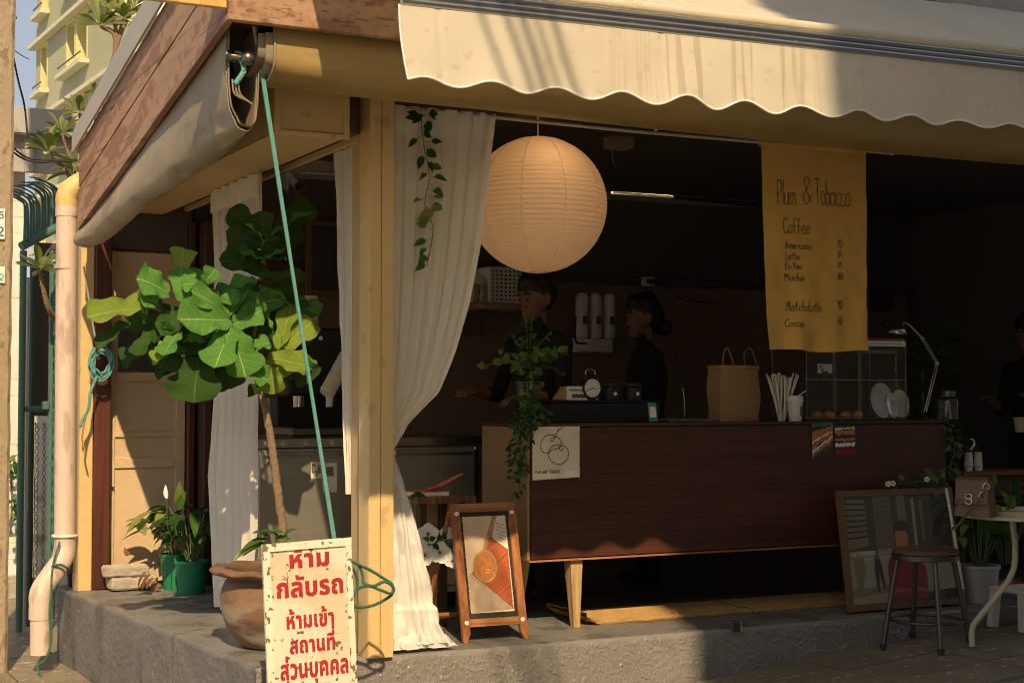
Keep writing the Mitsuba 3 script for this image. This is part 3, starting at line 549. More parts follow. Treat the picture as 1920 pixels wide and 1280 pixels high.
# one-stroke handwriting: each letter is a list of strokes in a box of x-height .5, capital height 1
def arc(cx, cy, rx, ry, a0, a1, n=9):
    return [(cx + rx * math.cos(math.radians(a)), cy + ry * math.sin(math.radians(a))) for a in np.linspace(a0, a1, n)]
o_ = arc(.2, .26, .19, .26, 90, 450, 13)
GL = {
 'P': (.36, [[(.04, 0), (.02, .98)], [(.02, .98), (.22, .98), (.34, .78), (.24, .52), (.03, .42)]]), 'l': (.12, [[(.05, 1.0), (.06, .0)]]),
 'u': (.36, [[(.02, .5), (.03, .12), (.13, .0), (.26, .1), (.31, .5)], [(.31, .5), (.32, .0)]]),
 'm': (.50, [[(.03, .5), (.03, 0)], [(.03, .38), (.14, .5), (.22, .4), (.23, 0)], [(.23, .38), (.34, .52), (.43, .4), (.45, 0)]]),
 '&': (.46, [[(.44, .05), (.10, .72), (.12, .96), (.26, 1.02), (.33, .84), (.20, .56), (.04, .30), (.10, .05), (.24, .02), (.42, .34)]]),
 'T': (.44, [[(.0, 1.0), (.44, 1.02)], [(.22, 1.0), (.24, 0)]]), 'o': (.42, [o_]), 'b': (.40, [[(.03, 1.0), (.04, 0)], [(.04, .40), (.20, .52), (.36, .36), (.34, .10), (.18, 0), (.04, .08)]]),
 'a': (.42, [[(.34, .44), (.18, .52), (.03, .34), (.05, .08), (.18, 0), (.33, .16)], [(.35, .5), (.36, .0)]]), 'c': (.34, [arc(.2, .26, .18, .26, 50, 320, 11)]),
 'C': (.44, [arc(.26, .5, .25, .5, 48, 318, 13)]), 'f': (.32, [[(.30, .88), (.20, 1.0), (.11, .86), (.12, .0)], [(.0, .5), (.26, .52)]]),
 'e': (.38, [[(.04, .26), (.34, .30), (.28, .48), (.16, .52), (.03, .36), (.04, .10), (.18, .0), (.34, .10)]]),
 'A': (.40, [[(.0, 0), (.19, 1.0), (.36, 0)], [(.07, .38), (.32, .38)]]), 'r': (.26, [[(.03, .5), (.04, 0)], [(.04, .32), (.12, .48), (.24, .50)]]), 'i': (.12, [[(.05, .5), (.06, 0)], [(.05, .72), (.06, .76)]]),
 'n': (.36, [[(.03, .5), (.03, 0)], [(.03, .36), (.16, .52), (.28, .40), (.30, 0)]]), 'L': (.34, [[(.03, 1.0), (.03, .02), (.32, .03)]]), 't': (.30, [[(.14, .90), (.14, .04), (.24, 0)], [(.0, .58), (.28, .6)]]),
 'E': (.36, [[(.32, .98), (.03, .96), (.04, .02), (.33, .02)], [(.04, .50), (.28, .52)]]), 's': (.30, [[(.27, .46), (.12, .52), (.05, .40), (.24, .20), (.22, .04), (.03, .03)]]), '-': (.30, [[(.04, .36), (.25, .37)]]),
 'Y': (.38, [[(.0, .98), (.18, .52)], [(.37, 1.0), (.10, .0)]]), 'M': (.52, [[(.02, 0), (.06, .98), (.24, .42), (.43, 1.0), (.48, 0)]]), 'h': (.36, [[(.03, 1.0), (.04, 0)], [(.04, .36), (.16, .52), (.28, .40), (.31, 0)]]),
 '7': (.40, [[(.02, .98), (.34, .98), (.14, 0)], [(.08, .5), (.32, .5)]]), '0': (.42, [arc(.2, .5, .18, .5, 90, 450, 15)]), '5': (.40, [[(.34, .98), (.06, .98), (.05, .58), (.24, .60), (.34, .34), (.24, .04), (.03, .04)]]),
 '8': (.40, [[(.20, .55), (.05, .74), (.18, .98), (.32, .76), (.20, .55), (.04, .28), (.18, 0), (.35, .26), (.20, .55)]]), '9': (.38, [[(.32, .70), (.16, .98), (.03, .76), (.14, .54), (.32, .72), (.30, 0)]]), '6': (.40, [[(.26, 1.0), (.06, .52), (.06, .14), (.20, 0), (.34, .20), (.24, .46), (.08, .36)]]),
 'U': (.42, [[(.03, 1), (.03, .25), (.18, 0), (.35, .25), (.37, 1)]]), 'N': (.42, [[(.03, 0), (.04, 1), (.35, .02), (.36, 1)]]), 'D': (.42, [[(.03, 0), (.04, 1), (.28, .86), (.38, .5), (.28, .12), (.03, 0)]]), 'O': (.50, [arc(.23, .5, .22, .5, 90, 450, 15)]),
 'B': (.38, [[(.03, 0), (.04, 1), (.28, .9), (.26, .62), (.05, .54)], [(.05, .54), (.34, .44), (.32, .10), (.03, 0)]]), 'H': (.40, [[(.03, 0), (.03, 1)], [(.35, 0), (.35, 1)], [(.03, .5), (.35, .5)]]), '4': (.40, [[(.26, 0), (.26, 1), (.02, .34), (.36, .34)]]), '2': (.38, [[(.04, .8), (.18, 1), (.32, .78), (.04, .02), (.36, .02)]]),
 'S': (.38, [[(.33, .88), (.18, 1), (.05, .78), (.30, .34), (.24, .04), (.03, .08)]]), 'k': (.32, [[(.03, 1), (.04, 0)], [(.27, .5), (.05, .22), (.28, 0)]]), '1': (.16, [[(.0, .8), (.08, 1), (.08, 0)]]), ' ': (.30, []),
}
ANGULAR = set('PTALEMYNHLt7-')
def write(text, h, wid, gap=.07, wobble=.012, sx=1.0):
    """Handwriting as flat ribbons in the xy plane (x right, y up), pen width wid."""
    out = []; x = 0
    for ch in text:
        w, strokes = GL[ch]
        for s in strokes:
            q = np.array(s, float) + NR.normal(0, wobble, (len(s), 2))
            q = (np.array([q[0] + (q[-1] - q[0]) * t for t in np.linspace(0, 1, 5)]) if len(s) == 2 else np.vstack([np.array([q[i] + (q[i + 1] - q[i]) * t for t in np.linspace(0, 1, 5)]) for i in range(len(q) - 1)]) if ch in ANGULAR and len(s) <= 5 and ch not in 'P' else spline(q, 4)) * [h * sx, h] + [x, 0]
            keep = [0] + [i for i in range(1, len(q)) if np.linalg.norm(q[i] - q[i - 1]) > 1e-7]; q = q[keep]
            if len(q) < 2: continue
            t = np.gradient(q, axis=0); t /= np.maximum(np.linalg.norm(t, axis=1, keepdims=True), 1e-9)
            nn = np.stack([-t[:, 1], t[:, 0]], 1); q[0] -= t[0] * wid * .3; q[-1] += t[-1] * wid * .3
            ww = wid * .5 * (1 + .25 * np.sin(np.arange(len(q)) * 1.3))[:, None]
            P = np.stack([q - nn * ww, q + nn * ww], 1)
            out.append(grid_mesh(np.concatenate([P, np.zeros((*P.shape[:2], 1))], -1)))
        x += (w + gap) * h * sx
    m = cat(out); return m, x
def print_on(parent, name, meshes, matn, frame, lift=.0012, warp=None):
    m = cat(meshes) if isinstance(meshes, list) else meshes
    m = place(m, frame); v = np.array(m.vertices)
    if warp is not None: v = warp(v)
    m.vertices = v + np.array(frame[3]) * lift
    k = uniq(parent + '__' + name); put(k, m, matn); return k
def line2(pts, wid, closed=False, n=10):
    q = spline(pts, n, closed); q = np.vstack([q, q[:1]]) if closed else q
    t = np.gradient(q, axis=0); t /= np.maximum(np.linalg.norm(t, axis=1, keepdims=True), 1e-9); nn = np.stack([-t[:, 1], t[:, 0]], 1)
    P = np.stack([q - nn * wid / 2, q + nn * wid / 2], 1)
    return grid_mesh(np.concatenate([P, np.zeros((*P.shape[:2], 1))], -1))
def flat(poly, s=1.0):
    from shapely.geometry import Polygon as Pg
    v, f = trimesh.creation.triangulate_polygon(Pg(poly), engine='earcut')
    return trimesh.Trimesh(np.c_[v * s, np.zeros(len(v))], f, process=False)

# ---------------------------------------------------------------- curtain rod, lantern, menu banner
rk = thing('curtain_rod', 'thin white curtain rod running under the front eave', 'curtain rod')
put(rk, tube([[.13, .13, 2.540], [1.5, .13, 2.528], [3.17, .13, 2.538]], .009, 8), 'white_cord', True)
for x in (.16, 1.62, 3.10): part(rk, 'bracket', cat([bx(x - .006, x + .006, .124, .136, 2.53, 2.66, .001), tube([[x, .118, 2.552], [x + .004, .142, 2.53]], .005, 6)]), 'plastic_white')
part(rk, 'end_cap', ball((3.172, .13, 2.538), .013), 'plastic_white', True)

lk = thing('paper_lantern', 'large round paper lantern hanging beside the gathered curtain', 'lantern')
LC = at(1008.5, 384, y=.55); LR = 129.5 / F_PX * float((LC - CAM) @ FW)
def ribs(r, z, a):
    return r * (1 + .0075 * np.sin(z / LR * 30 * np.pi) * 0) , z
prof = []
for t in np.linspace(math.radians(-82), math.radians(80), 381):
    w = math.sin(t * 88); prof.append((LR * math.cos(t) * (1 + .0036 * w), LR * .985 * math.sin(t)))
put(lk, lathe(prof, 96, LC), 'lantern_paper', True)
for k in range(10):
    a = k * math.pi / 5 + .22
    part(lk, 'paper_seam', tube([LC + [LR * 1.004 * math.cos(t) * math.cos(a), LR * 1.004 * math.cos(t) * math.sin(a), LR * .988 * math.sin(t)] for t in np.linspace(-1.38, 1.38, 40)], .0011, 5), 'awning_hem', True)
part(lk, 'wire_ring', tube([LC + [.052 * math.cos(a), .052 * math.sin(a), -LR * .975] for a in np.linspace(0, 2 * math.pi, 30)[:-1]], .004, 6, closed=True), 'white_cord', True)
part(lk, 'cord', tube([LC + [0, 0, LR * .6], LC + [0, 0, 2.70 - LC[2]]], .004, 6), 'white_cord', True)
part(lk, 'bulb', ball(LC + [-.02, -.02, .10], .035, 3), 'paper_white', True)
scene['lantern_bulb_light'] = {'type': 'point', 'position': (LC + np.array([-.03, -.16, .13])).tolist(), 'intensity': {'type': 'rgb', 'value': [.03, .016, .007]}}

mk = thing('menu_banner', 'mustard cloth menu with handwritten coffee prices hanging from the rod', 'banner')
BX0, BX1, BZ0, BZ1 = at(1425, 300, y=.13)[0], at(1621, 300, y=.13)[0], at(1437, 656, y=.13)[2], at(1425, 272, y=.13)[2]
BW, BH = BX1 - BX0, BZ1 - BZ0
def ban(u, v):
    """u across 0..1, v up 0..1"""
    w = 1 - v
    side = .018 * math.sin(w * 3.0) if True else 0
    x = BX0 + BW * (u * (1 - .055 * w) + .052 * w * (1 - .5 * u)) + .004 * math.sin(w * 9 + 2) * (1 - 2 * abs(u - .5))
    y = .13 - .012 + .010 * w * math.sin(u * 11 + 1.2 * w) + .012 * w * w * math.sin(u * 19 + 4 * w + 1) + .014 * math.sin(w * 2.4) * (.5 - u) \
        + .05 * (meshkit.fbm(np.array([u * 3.2 + w * 1.5, w * 4.0, 2.0]), 3) - .5) * w + .026 * w * (meshkit.noise(np.array([u * 9 + v * 7, w * 5, 5.0])) - .5)
    z = BZ1 - BH * w + .006 * w * math.sin(u * 8)
    return np.array([x, y, z])
put(mk, grid_mesh(np.array([[ban(u, v) for v in np.linspace(1, 0, 70)] for u in np.linspace(0, 1, 44)])), 'mustard_cloth', True)
part(mk, 'rod_pocket', grid_mesh(np.array([[[BX0 + BW * u, .13 + .017 * math.cos(a), 2.529 + .003 * u + .020 * math.sin(a)] for a in np.linspace(0, 2 * math.pi, 18)] for u in np.linspace(0, 1, 20)])), 'mustard_cloth', True)
def banner_text(text, px, py, hpx, sx, wid=.0042, tilt=0.0):
    p = at(px, py, y=.13); h = hpx / F_PX * float((p - CAM) @ FW)
    m, L = write(text, h, wid, sx=sx); v = np.array(m.vertices)
    X = p[0] + v[:, 0]; Z = p[2] + v[:, 1] + tilt * v[:, 0]
    out = []
    for x, z in zip(X, Z):
        w = np.clip((BZ1 - z) / BH, 0, 1); u = np.clip((x - BX0 - BW * .052 * w) / (BW * (1 - .055 * w - .026 * w)), 0, 1)
        q = ban(u, 1 - w); out.append([x, q[1] - .0022, z])
    m.vertices = np.array(out); part(mk, 'lettering', m, 'ink')
for a in (('Plum', 1456, 383, 46, .60), ('&', 1502, 383, 50, .86), ('Tobacco', 1524, 384, 48, .55), ('Coffee', 1466, 437, 29, .80), ('Amencano'.replace('nc', 'ric'), 1470, 466, 15, 1.06), ('Latte', 1471, 486, 14, 1.12), ('Es-Yen', 1471, 504, 13, 1.15), ('Mocha', 1471, 526, 14, 1.22),
          ('MatchaLatte', 1474, 583, 19, .86), ('Cocoa', 1474, 612, 14, 1.12), ('70', 1566, 465, 14, .95), ('75', 1566, 485, 13.5, .95), ('75', 1566, 504, 12.5, .95), ('80', 1566, 525, 13, .95), ('90', 1566, 579, 16, .8), ('60', 1566, 608, 16, .9)):
    banner_text(*a, wid=.0044 if a[3] > 20 else .0037)

# ---------------------------------------------------------------- curtains
def interp(z, zs, vs): return float(np.interp(z, zs, vs))
ck = thing('curtain', 'sheer off white curtain gathered to the corner post beside the lantern', 'curtain')
zt = [0.0, .03, .12, .30, .55, .80, .93, 1.05, 1.20, 1.40, 1.62, 1.90, 2.20, 2.53]
rx = [.44, .435, .385, .355, .30, .215, .165, .235, .40, .485, .555, .615, .655, .70]
lx = [.13, .13, .128, .128, .128, .128, .126, .128, .13, .13, .13, .13, .132, .137]
am = [.10, .085, .06, .045, .035, .02, .012, .016, .022, .025, .026, .026, .025, .018]
zs_ = np.array(zt)
def fc(u, z):
    a, b = interp(z, zs_, lx), interp(z, zs_, rx); A = interp(z, zs_, am)
    ph = u * 2 * math.pi * 6.5 + .8 * math.sin(u * 7) + .35 * math.sin(z * 2.0 + u * 5)
    fold = math.sin(ph) + .35 * math.sin(2.3 * ph + 1 + z)
    x = a + (b - a) * u + A * .35 * math.cos(ph) * min(1, u * 6, (1 - u) * 6)
    drape = -.02 * math.exp(-((z - 1.0) / .12) ** 2)
    y = .13 + A * fold * .62 + drape - (.06 * u if z < .2 else .02 * u * max(0, 1 - z))
    if 1.0 < z < 1.5: y -= .02 * math.sin((z - 1.0) * 14 + u * 9) * u * (1.5 - z)
    return np.array([x, y, z])
zz = np.r_[np.linspace(2.535, 1.1, 90), np.linspace(1.085, .90, 24), np.linspace(.885, .04, 70)]
P = np.array([[fc(u, z) for z in zz] for u in np.linspace(0, 1, 110)])
for i in range(P.shape[0]):                                                    # the hem lies on the floor
    u = i / (P.shape[0] - 1)
    for j in range(P.shape[1]):
        z = P[i, j, 2]
        P[i, j, 0] += .010 * (meshkit.fbm(np.array([u * 9, z * 8, 1.0]), 3) - .5) * (1 if z < .9 else .4)
        P[i, j, 1] += .05 * (meshkit.fbm(np.array([u * 7, z * 9, 4.0]), 3) - .5) * (1 if z < .9 else .15)
split = 90
put(ck, grid_mesh(P[:, :split + 12]), 'sheer_cloth', True)
def fcb(u, z):
    A = interp(z, zs_, am); q = fc(u, z); ph = u * 2 * math.pi * 4.3 + 2 + .5 * math.sin(z * 1.7 + u * 6)
    return np.array([q[0] * 1.0 + .006 * math.cos(ph), .148 + A * .7 * math.sin(ph) + (q[1] - .13) * .2, z])
part(ck, 'back_fold', grid_mesh(np.array([[fcb(u, z) for z in np.linspace(2.52, 1.02, 60)] for u in np.linspace(0, .995, 70)])), 'sheer_back', True)
part(ck, 'lower_drape', grid_mesh(P[:, split + 11:]), 'satin', True, label='white satin lower end of the curtain lying on the ledge')
pud = []
for u in np.linspace(0, 1, 60):
    base_ = fc(u, .05); row = []
    for t in np.linspace(0, 1, 14):
        zb = .05 * (1 - t) ** 2 + .016 + .020 * (.5 + .5 * math.sin(u * 17 + t * 5)) * (1 - .4 * t) * (1 - t * .5)
        row.append([base_[0] + .03 * t * math.sin(u * 9) + .05 * t * (u - .3), max(.052, base_[1] - .015 - .055 * t * (1 + .25 * math.sin(u * 8))), zb])
    pud.append(row)
part(ck, 'puddled_hem', grid_mesh(np.array(pud)), 'satin', True)
part(ck, 'header', grid_mesh(np.array([[fc(u, z) + [0, -.004, 0] for z in np.linspace(2.548, 2.415, 10)] for u in np.linspace(0, 1, 110)])), 'sheer_double', True)
part(ck, 'hem_band', grid_mesh(np.array([[fc(u, z) + [.0, -.003, 0] for u in (.965, .985, 1.0)] for z in np.linspace(2.41, 1.0, 60)])), 'sheer_double', True)
part(ck, 'tie', tube([[.125 + .045 * math.cos(a), .125 + .045 * math.sin(a), .925 + .006 * math.sin(a)] for a in np.linspace(0, 2 * math.pi, 24)[:-1]], .012, 8, closed=True), 'satin', True)
# curtains of the side opening (they hang in the plane x = 0)
def side_curtain(label, z0, z1, fy0, fy1, n, amp, name='curtain', m='sheer_cloth', xc=.05):
    k = thing('curtain', label, 'curtain')
    P = []
    for u in np.linspace(0, 1, 80):
        row = []
        for z in np.linspace(z1, z0, 60):
            t = (z1 - z) / (z1 - z0); a, b = fy0(t), fy1(t); ph = u * 2 * math.pi * n + .5 * math.sin(u * 9) + .3 * math.sin(3 * t)
            row.append([xc + amp * math.sin(ph) * (.6 + .4 * t) + .02 * (meshkit.fbm(np.array([u * 5, t * 6, 3.0]), 3) - .5), a + (b - a) * u + amp * .5 * math.cos(ph), z])
        P.append(row)
    put(k, grid_mesh(np.array(P)), m, True); return k
CX = -.16
yx = lambda px, py: float(at(px, py, x=CX)[1])
k = side_curtain('sheer white curtain hanging at the inner end of the side opening', .03, 2.33, lambda t: interp(t, [0, .45, .7, 1], [yx(398, 400), yx(402, 700), yx(388, 880), yx(405, 1040)]), lambda t: interp(t, [0, .45, .8, 1], [yx(492, 400), yx(482, 700), yx(484, 900), yx(468, 1030)]), 6, .026, xc=CX)
part(k, 'header', grid_mesh(np.array([[[CX - .01 + .02 * math.sin(u * 36), yx(398, 400) + (yx(492, 400) - yx(398, 400)) * u, z] for z in (2.338, 2.22)] for u in np.linspace(0, 1, 60)])), 'sheer_double', True)
side_curtain('narrow sheer curtain hanging beside the inner face of the corner post', .72, 2.38, lambda t: interp(t, [0, .5, 1], [.60, .52, .40]), lambda t: .33, 3, .016)
# ---------------------------------------------------------------- leaves
from scipy.interpolate import PchipInterpolator
FIGW = PchipInterpolator([0, .05, .14, .28, .42, .56, .70, .82, .91, .97, 1], [.05, .36, .55, .65, .68, .79, .95, 1.0, .86, .55, .03])
def leaf_mesh(base, tip, width, nrm, curl=.15, fold=.18, wave=.0, shape='ovate', seed=0, nu=6, nv=9):
    """A leaf blade from base to tip; nrm is where its upper side looks. Returns (mesh, uv)."""
    b, t = np.array(base, float), np.array(tip, float); ax = t - b; L = np.linalg.norm(ax); ax /= L
    n = np.array(nrm, float); n = n - ax * (n @ ax); n /= max(np.linalg.norm(n), 1e-6); s = np.cross(ax, n)
    out, uv = [], []
    for v in np.linspace(0, 1, nv):
        if shape == 'fig': w = float(FIGW(v)) * (1 + .045 * math.sin(v * 15 + seed) + .03 * math.sin(v * 31 + 2 * seed))
        elif shape == 'lance': w = math.sin(math.pi * v ** .85) ** .9
        elif shape == 'spoon': w = math.sin(math.pi * v ** 1.7) ** .8
        else: w = math.sin(math.pi * v ** .75) ** .85
        row = []
        for u in np.linspace(-1, 1, nu + 1):
            k = wave * L * (math.sin(v * 13 + seed * 1.7 + (2 if u > 0 else 0)) * abs(u) ** 1.5)
            h = fold * width * abs(u) ** 1.3 * w - curl * L * (v - .25) ** 2 * (1 if v > .25 else .4) + k
            row.append(b + ax * L * (v - .04 * abs(u) * math.sin(math.pi * v)) + s * u * w * width / 2 + n * h)
            uv.append((u / 2 + .5, v))
        out.append(row)
    return grid_mesh(np.array(out)), np.array(uv)
def leaf(parent, base, tip, width, nrm, matn, uvs=False, name='leaf', **k):
    m, uv = leaf_mesh(base, tip, width, nrm, **k)
    return part(parent, name, m, matn, True, uv=uv if uvs else None)

# ---------------------------------------------------------------- terracotta pot with the fiddle leaf fig
PC = np.array([-.215, .56, 0.0])
pk_ = thing('terracotta_pot', 'big weathered terracotta pot with a crimped rim on the ledge corner', 'pot')
def crimp(r, z, a):
    k = .55 * np.clip((z - .335) / .03, 0, 1) * np.clip((r - .28) / .03, 0, 1)
    return r + .010 * np.sin(a * 13) * k, z + .010 * np.sin(a * 13 + 1) * k
put(pk_, lathe([(0.001, .0), (.17, .0), (.20, .012), (.235, .05), (.27, .11), (.292, .18), (.296, .23), (.288, .275), (.272, .31), (.262, .325), (.268, .332), (.305, .340), (.338, .352), (.345, .364), (.335, .374), (.30, .378), (.275, .372), (.262, .36), (.258, .33), (.26, .30)], 96, PC, crimp), 'terracotta', True)
part(pk_, 'soil', jitter(lathe([(.001, .315), (.12, .312), (.265, .30)], 40, PC), .02, 14), 'dark_wood', True)
fk = thing('fiddle_leaf_fig', 'fiddle leaf fig tree with broad glossy leaves in the terracotta pot', 'tree')
trunk = [PC + [.02, .05, .30], at(531, 1000, y=.60), at(522, 930, y=.60), at(512, 850, y=.60), at(500, 780, y=.60), at(484, 715, y=.62), at(462, 660, y=.62), at(440, 600, y=.64)]
tr = spline(trunk, 8)
rad = np.interp(np.linspace(0, 1, len(tr)), [0, .5, 1], [.023, .019, .012]) * (1 + .06 * np.sin(np.arange(len(tr)) * 2.1))
tr2 = spline(trunk, 22); L2 = np.linspace(0, 1, len(tr2))
rad = np.interp(L2, [0, .5, 1], [.022, .018, .012]) * (1 + .10 * np.maximum(0, np.sin(L2 * 95 + 2 * np.sin(L2 * 17))) ** 6)
put(fk, jitter(tube(tr2, rad, 14), .005, 55), 'bark', True)
for q in ([(440, 600), (400, 590), (330, 590), (270, 575), (200, 585)], [(470, 680), (480, 600), (490, 520), (500, 440)], [(478, 700), (500, 680), (520, 665)], [(440, 600), (420, 560), (395, 540)]):
    br = spline([at(a, b, y=.62 + .03 * i * (1 if q[1][0] > 450 else -1)) for i, (a, b) in enumerate(q)], 6)
    part(fk, 'branch', tube(br, np.linspace(.011, .005, len(br)), 8), 'bark', True)
TOCAM, UPV, SD = -FH, np.array([0, 0, 1.0]), SUN / np.linalg.norm(SUN)
# (base px, tip px, width px, material, facing up, facing camera, facing sideways, depth at base, depth at tip)
FIG = [
 (316, 549, 262, 517, 62, 'm', .5, .9, -.2, .50, .42), (340, 505, 345, 463, 44, 'p', -.1, 1, .3, .55, .60), (344, 566, 340, 500, 44, 'm', .3, 1, .2, .48, .52), (365, 556, 385, 505, 46, 'm', .5, .9, .3, .56, .60),
 (428, 586, 360, 543, 52, 'm', .6, .8, -.2, .46, .40), (430, 600, 336, 597, 68, 'm', .3, 1, 0, .42, .34), (432, 590, 464, 512, 44, 'm', .35, .95, -.2, .46, .56), (437, 610, 490, 580, 46, 'm', .4, .9, .3, .44, .40),
 (434, 612, 402, 688, 60, 'm', .35, 1, -.1, .40, .32), (434, 618, 462, 706, 66, 'm', .45, .9, .35, .42, .36), (462, 690, 502, 712, 40, 'm', .4, .9, .3, .40, .38), (268, 577, 163, 588, 52, 'p', .55, .85, -.1, .50, .46), (270, 578, 252, 548, 36, 'p', .4, .8, -.4, .52, .56),
 (240, 604, 182, 650, 34, 'd', .2, .9, -.5, .52, .50), (282, 622, 253, 664, 40, 'd', .1, .9, -.5, .50, .46), (338, 622, 303, 662, 40, 'm', .6, .7, -.3, .42, .36), (318, 636, 292, 676, 34, 'p', .7, .6, -.2, .46, .42),
 (372, 668, 362, 752, 92, 'd', -.25, 1, .0, .50, .44), (420, 672, 436, 728, 52, 'd', -.1, 1, .2, .52, .52), (330, 640, 298, 690, 58, 'd', -.2, .9, -.2, .54, .52), (300, 570, 285, 640, 40, 'd', .1, .9, -.3, .56, .52), (350, 590, 300, 620, 44, 'd', .3, .9, -.2, .50, .46), (372, 600, 340, 660, 52, 'd', .0, 1, .0, .54, .50),
 (400, 620, 372, 680, 50, 'd', .1, 1, .0, .56, .54), (445, 560, 470, 600, 40, 'm', .5, .8, .2, .52, .50), (470, 545, 488, 590, 34, 'm', .5, .8, .4, .54, .52), (405, 560, 430, 535, 36, 'm', .6, .7, .1, .58, .60), (330, 575, 290, 600, 44, 'd', .4, .8, -.2, .60, .56), (395, 650, 410, 700, 40, 'd', 0, 1, .1, .58, .56),
 (522, 656, 548, 566, 40, 'p', .2, 1, -.25, .52, .60), (530, 652, 588, 600, 50, 'p', .3, 1, .2, .52, .58), (503, 670, 578, 684, 50, 'p', .55, .85, .1, .48, .46), (508, 678, 512, 738, 42, 'p', .2, 1, .0, .48, .46), (520, 672, 545, 702, 34, 'p', .6, .6, .3, .52, .50), (512, 620, 494, 578, 12, 'm', .5, .5, .6, .56, .60),
 (518, 640, 522, 560, 52, 'd', -.1, 1, .1, .66, .70), (545, 576, 518, 548, 14, 'm', .7, .4, .1, .62, .62), (548, 575, 580, 566, 18, 'd', .4, .6, .2, .60, .58), (555, 660, 592, 690, 22, 'm', .4, .8, .3, .60, .58), (470, 720, 480, 740, 26, 'd', .2, .9, 0, .6, .6),
 (494, 446, 430, 392, 44, 'd', .35, .9, -.4, .66, .68), (498, 446, 486, 398, 44, 'd', -.2, 1, .1, .60, .56), (494, 450, 464, 416, 16, 'p', .8, .35, .4, .58, .54), (502, 448, 582, 388, 20, 'm', .75, .4, -.3, .60, .62), (504, 444, 586, 380, 50, 'd', -.2, 1, .2, .68, .72), (498, 456, 426, 437, 40, 'd', -.1, 1, -.3, .66, .66),
 (505, 476, 566, 444, 20, 'd', .7, .5, -.2, .64, .66), (496, 490, 458, 466, 24, 'm', .75, .45, .2, .60, .56), (496, 486, 540, 466, 20, 'm', .75, .45, -.2, .60, .58), (494, 498, 412, 486, 36, 'd', .2, .9, -.2, .66, .66), (492, 500, 488, 520, 40, 'd', .1, 1, .1, .66, .66), (494, 520, 576, 515, 26, 'd', .3, .8, .3, .66, .66),
 (500, 470, 572, 436, 30, 'd', .3, .9, .3, .7, .74), (490, 530, 440, 545, 40, 'd', .1, .9, -.3, .68, .66), (505, 540, 560, 545, 40, 'd', .1, 1, .2, .7, .7), (495, 560, 470, 530, 34, 'd', .2, .9, -.2, .7, .68), (500, 590, 540, 620, 44, 'd', .0, 1, .1, .7, .68), (480, 620, 450, 660, 44, 'd', .0, 1, -.1, .64, .62),
]
rr = random.Random(19)
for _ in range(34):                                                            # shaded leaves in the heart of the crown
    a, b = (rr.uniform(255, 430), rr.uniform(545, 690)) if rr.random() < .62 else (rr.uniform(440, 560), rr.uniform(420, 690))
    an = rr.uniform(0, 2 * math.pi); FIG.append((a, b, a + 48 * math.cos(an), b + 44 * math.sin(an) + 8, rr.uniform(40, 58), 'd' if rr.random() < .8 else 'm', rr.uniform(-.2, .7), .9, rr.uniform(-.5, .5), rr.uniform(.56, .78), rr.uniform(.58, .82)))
for _ in range(16):                                                            # small fresh leaves among the big ones
    a, b = rr.uniform(290, 480), rr.uniform(520, 660); an = rr.uniform(0, 2 * math.pi)
    FIG.append((a, b, a + 34 * math.cos(an), b + 30 * math.sin(an), rr.uniform(28, 40), 'm', rr.uniform(.1, .9), .8, rr.uniform(-.6, .6), rr.uniform(.40, .52), rr.uniform(.38, .52)))
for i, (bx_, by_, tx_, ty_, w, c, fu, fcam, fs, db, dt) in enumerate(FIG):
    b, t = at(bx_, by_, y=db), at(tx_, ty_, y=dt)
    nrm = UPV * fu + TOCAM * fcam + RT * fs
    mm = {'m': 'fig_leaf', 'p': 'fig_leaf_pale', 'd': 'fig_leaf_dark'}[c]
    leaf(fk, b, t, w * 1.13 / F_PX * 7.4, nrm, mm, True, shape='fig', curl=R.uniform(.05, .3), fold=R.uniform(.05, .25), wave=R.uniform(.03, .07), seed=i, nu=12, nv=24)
    if c != 'd' or i % 3 == 0: part(fk, 'petiole', tube(spline([b, b + (b - t) * .12 + [0, .02, -.01]], 3), .004, 5), 'stem_green')

# peace lily like plants in green pots
def arching_plant(key, c, n, hmin, hmax, spread, mats, w=(.03, .05), bias=None, seed=0):
    rr = random.Random(seed)
    for i in range(n):
        a = rr.uniform(0, 2 * math.pi) if bias is None else rr.gauss(bias, 1.1)
        h = rr.uniform(hmin, hmax); rd = rr.uniform(.25, 1) * spread
        p0_ = np.array(c) + [.03 * math.cos(a), .03 * math.sin(a), 0]
        p1_ = p0_ + [rd * .45 * math.cos(a), rd * .45 * math.sin(a), h]
        p2_ = p1_ + [rd * .6 * math.cos(a), rd * .6 * math.sin(a), -h * rr.uniform(-.15, .45)]
        part(key, 'stem', tube(spline([p0_, (p0_ + p1_) / 2 + [0, 0, h * .12], p1_], 4), .003, 5), 'stem_green')
        leaf(key, p1_, p2_, rr.uniform(*w), [math.cos(a) * .5, math.sin(a) * .5 - .2, 1.0], rr.choice(mats), shape='lance', curl=rr.uniform(.15, .5), fold=.25, seed=i, nu=4, nv=8)
def pot(name, label, c, r0, r1, h, m, rim=.006):
    k = thing(name, label, 'pot')
    put(k, lathe([(.001, 0), (r0, 0), (r0 + .002, .004), (r1, h - .02), (r1 + rim, h - .018), (r1 + rim, h), (r1 - .004, h), (r1 - .006, h - .02), (r0 + .5 * (r1 - r0), h * .6)], 36, c), m, 40)
    part(k, 'soil', jitter(lathe([(.001, h - .02), (r1 - .005, h - .024)], 20, c), .008, 30), 'dark_wood', True); return k
G0, G1 = at(359, 1112, z=0), at(320, 1108, z=0) + [.06, .1, 0]
pot('plant_pot', 'bright green plastic pot in front, holding a leafy peace lily', G0, .075, .098, .20, 'green_pot')
pot('plant_pot', 'green plastic pot half hidden behind the front green pot', G1, .075, .10, .22, 'green_pot')
k = thing('peace_lily', 'leafy peace lily with one white bloom in the front green pot', 'plant')
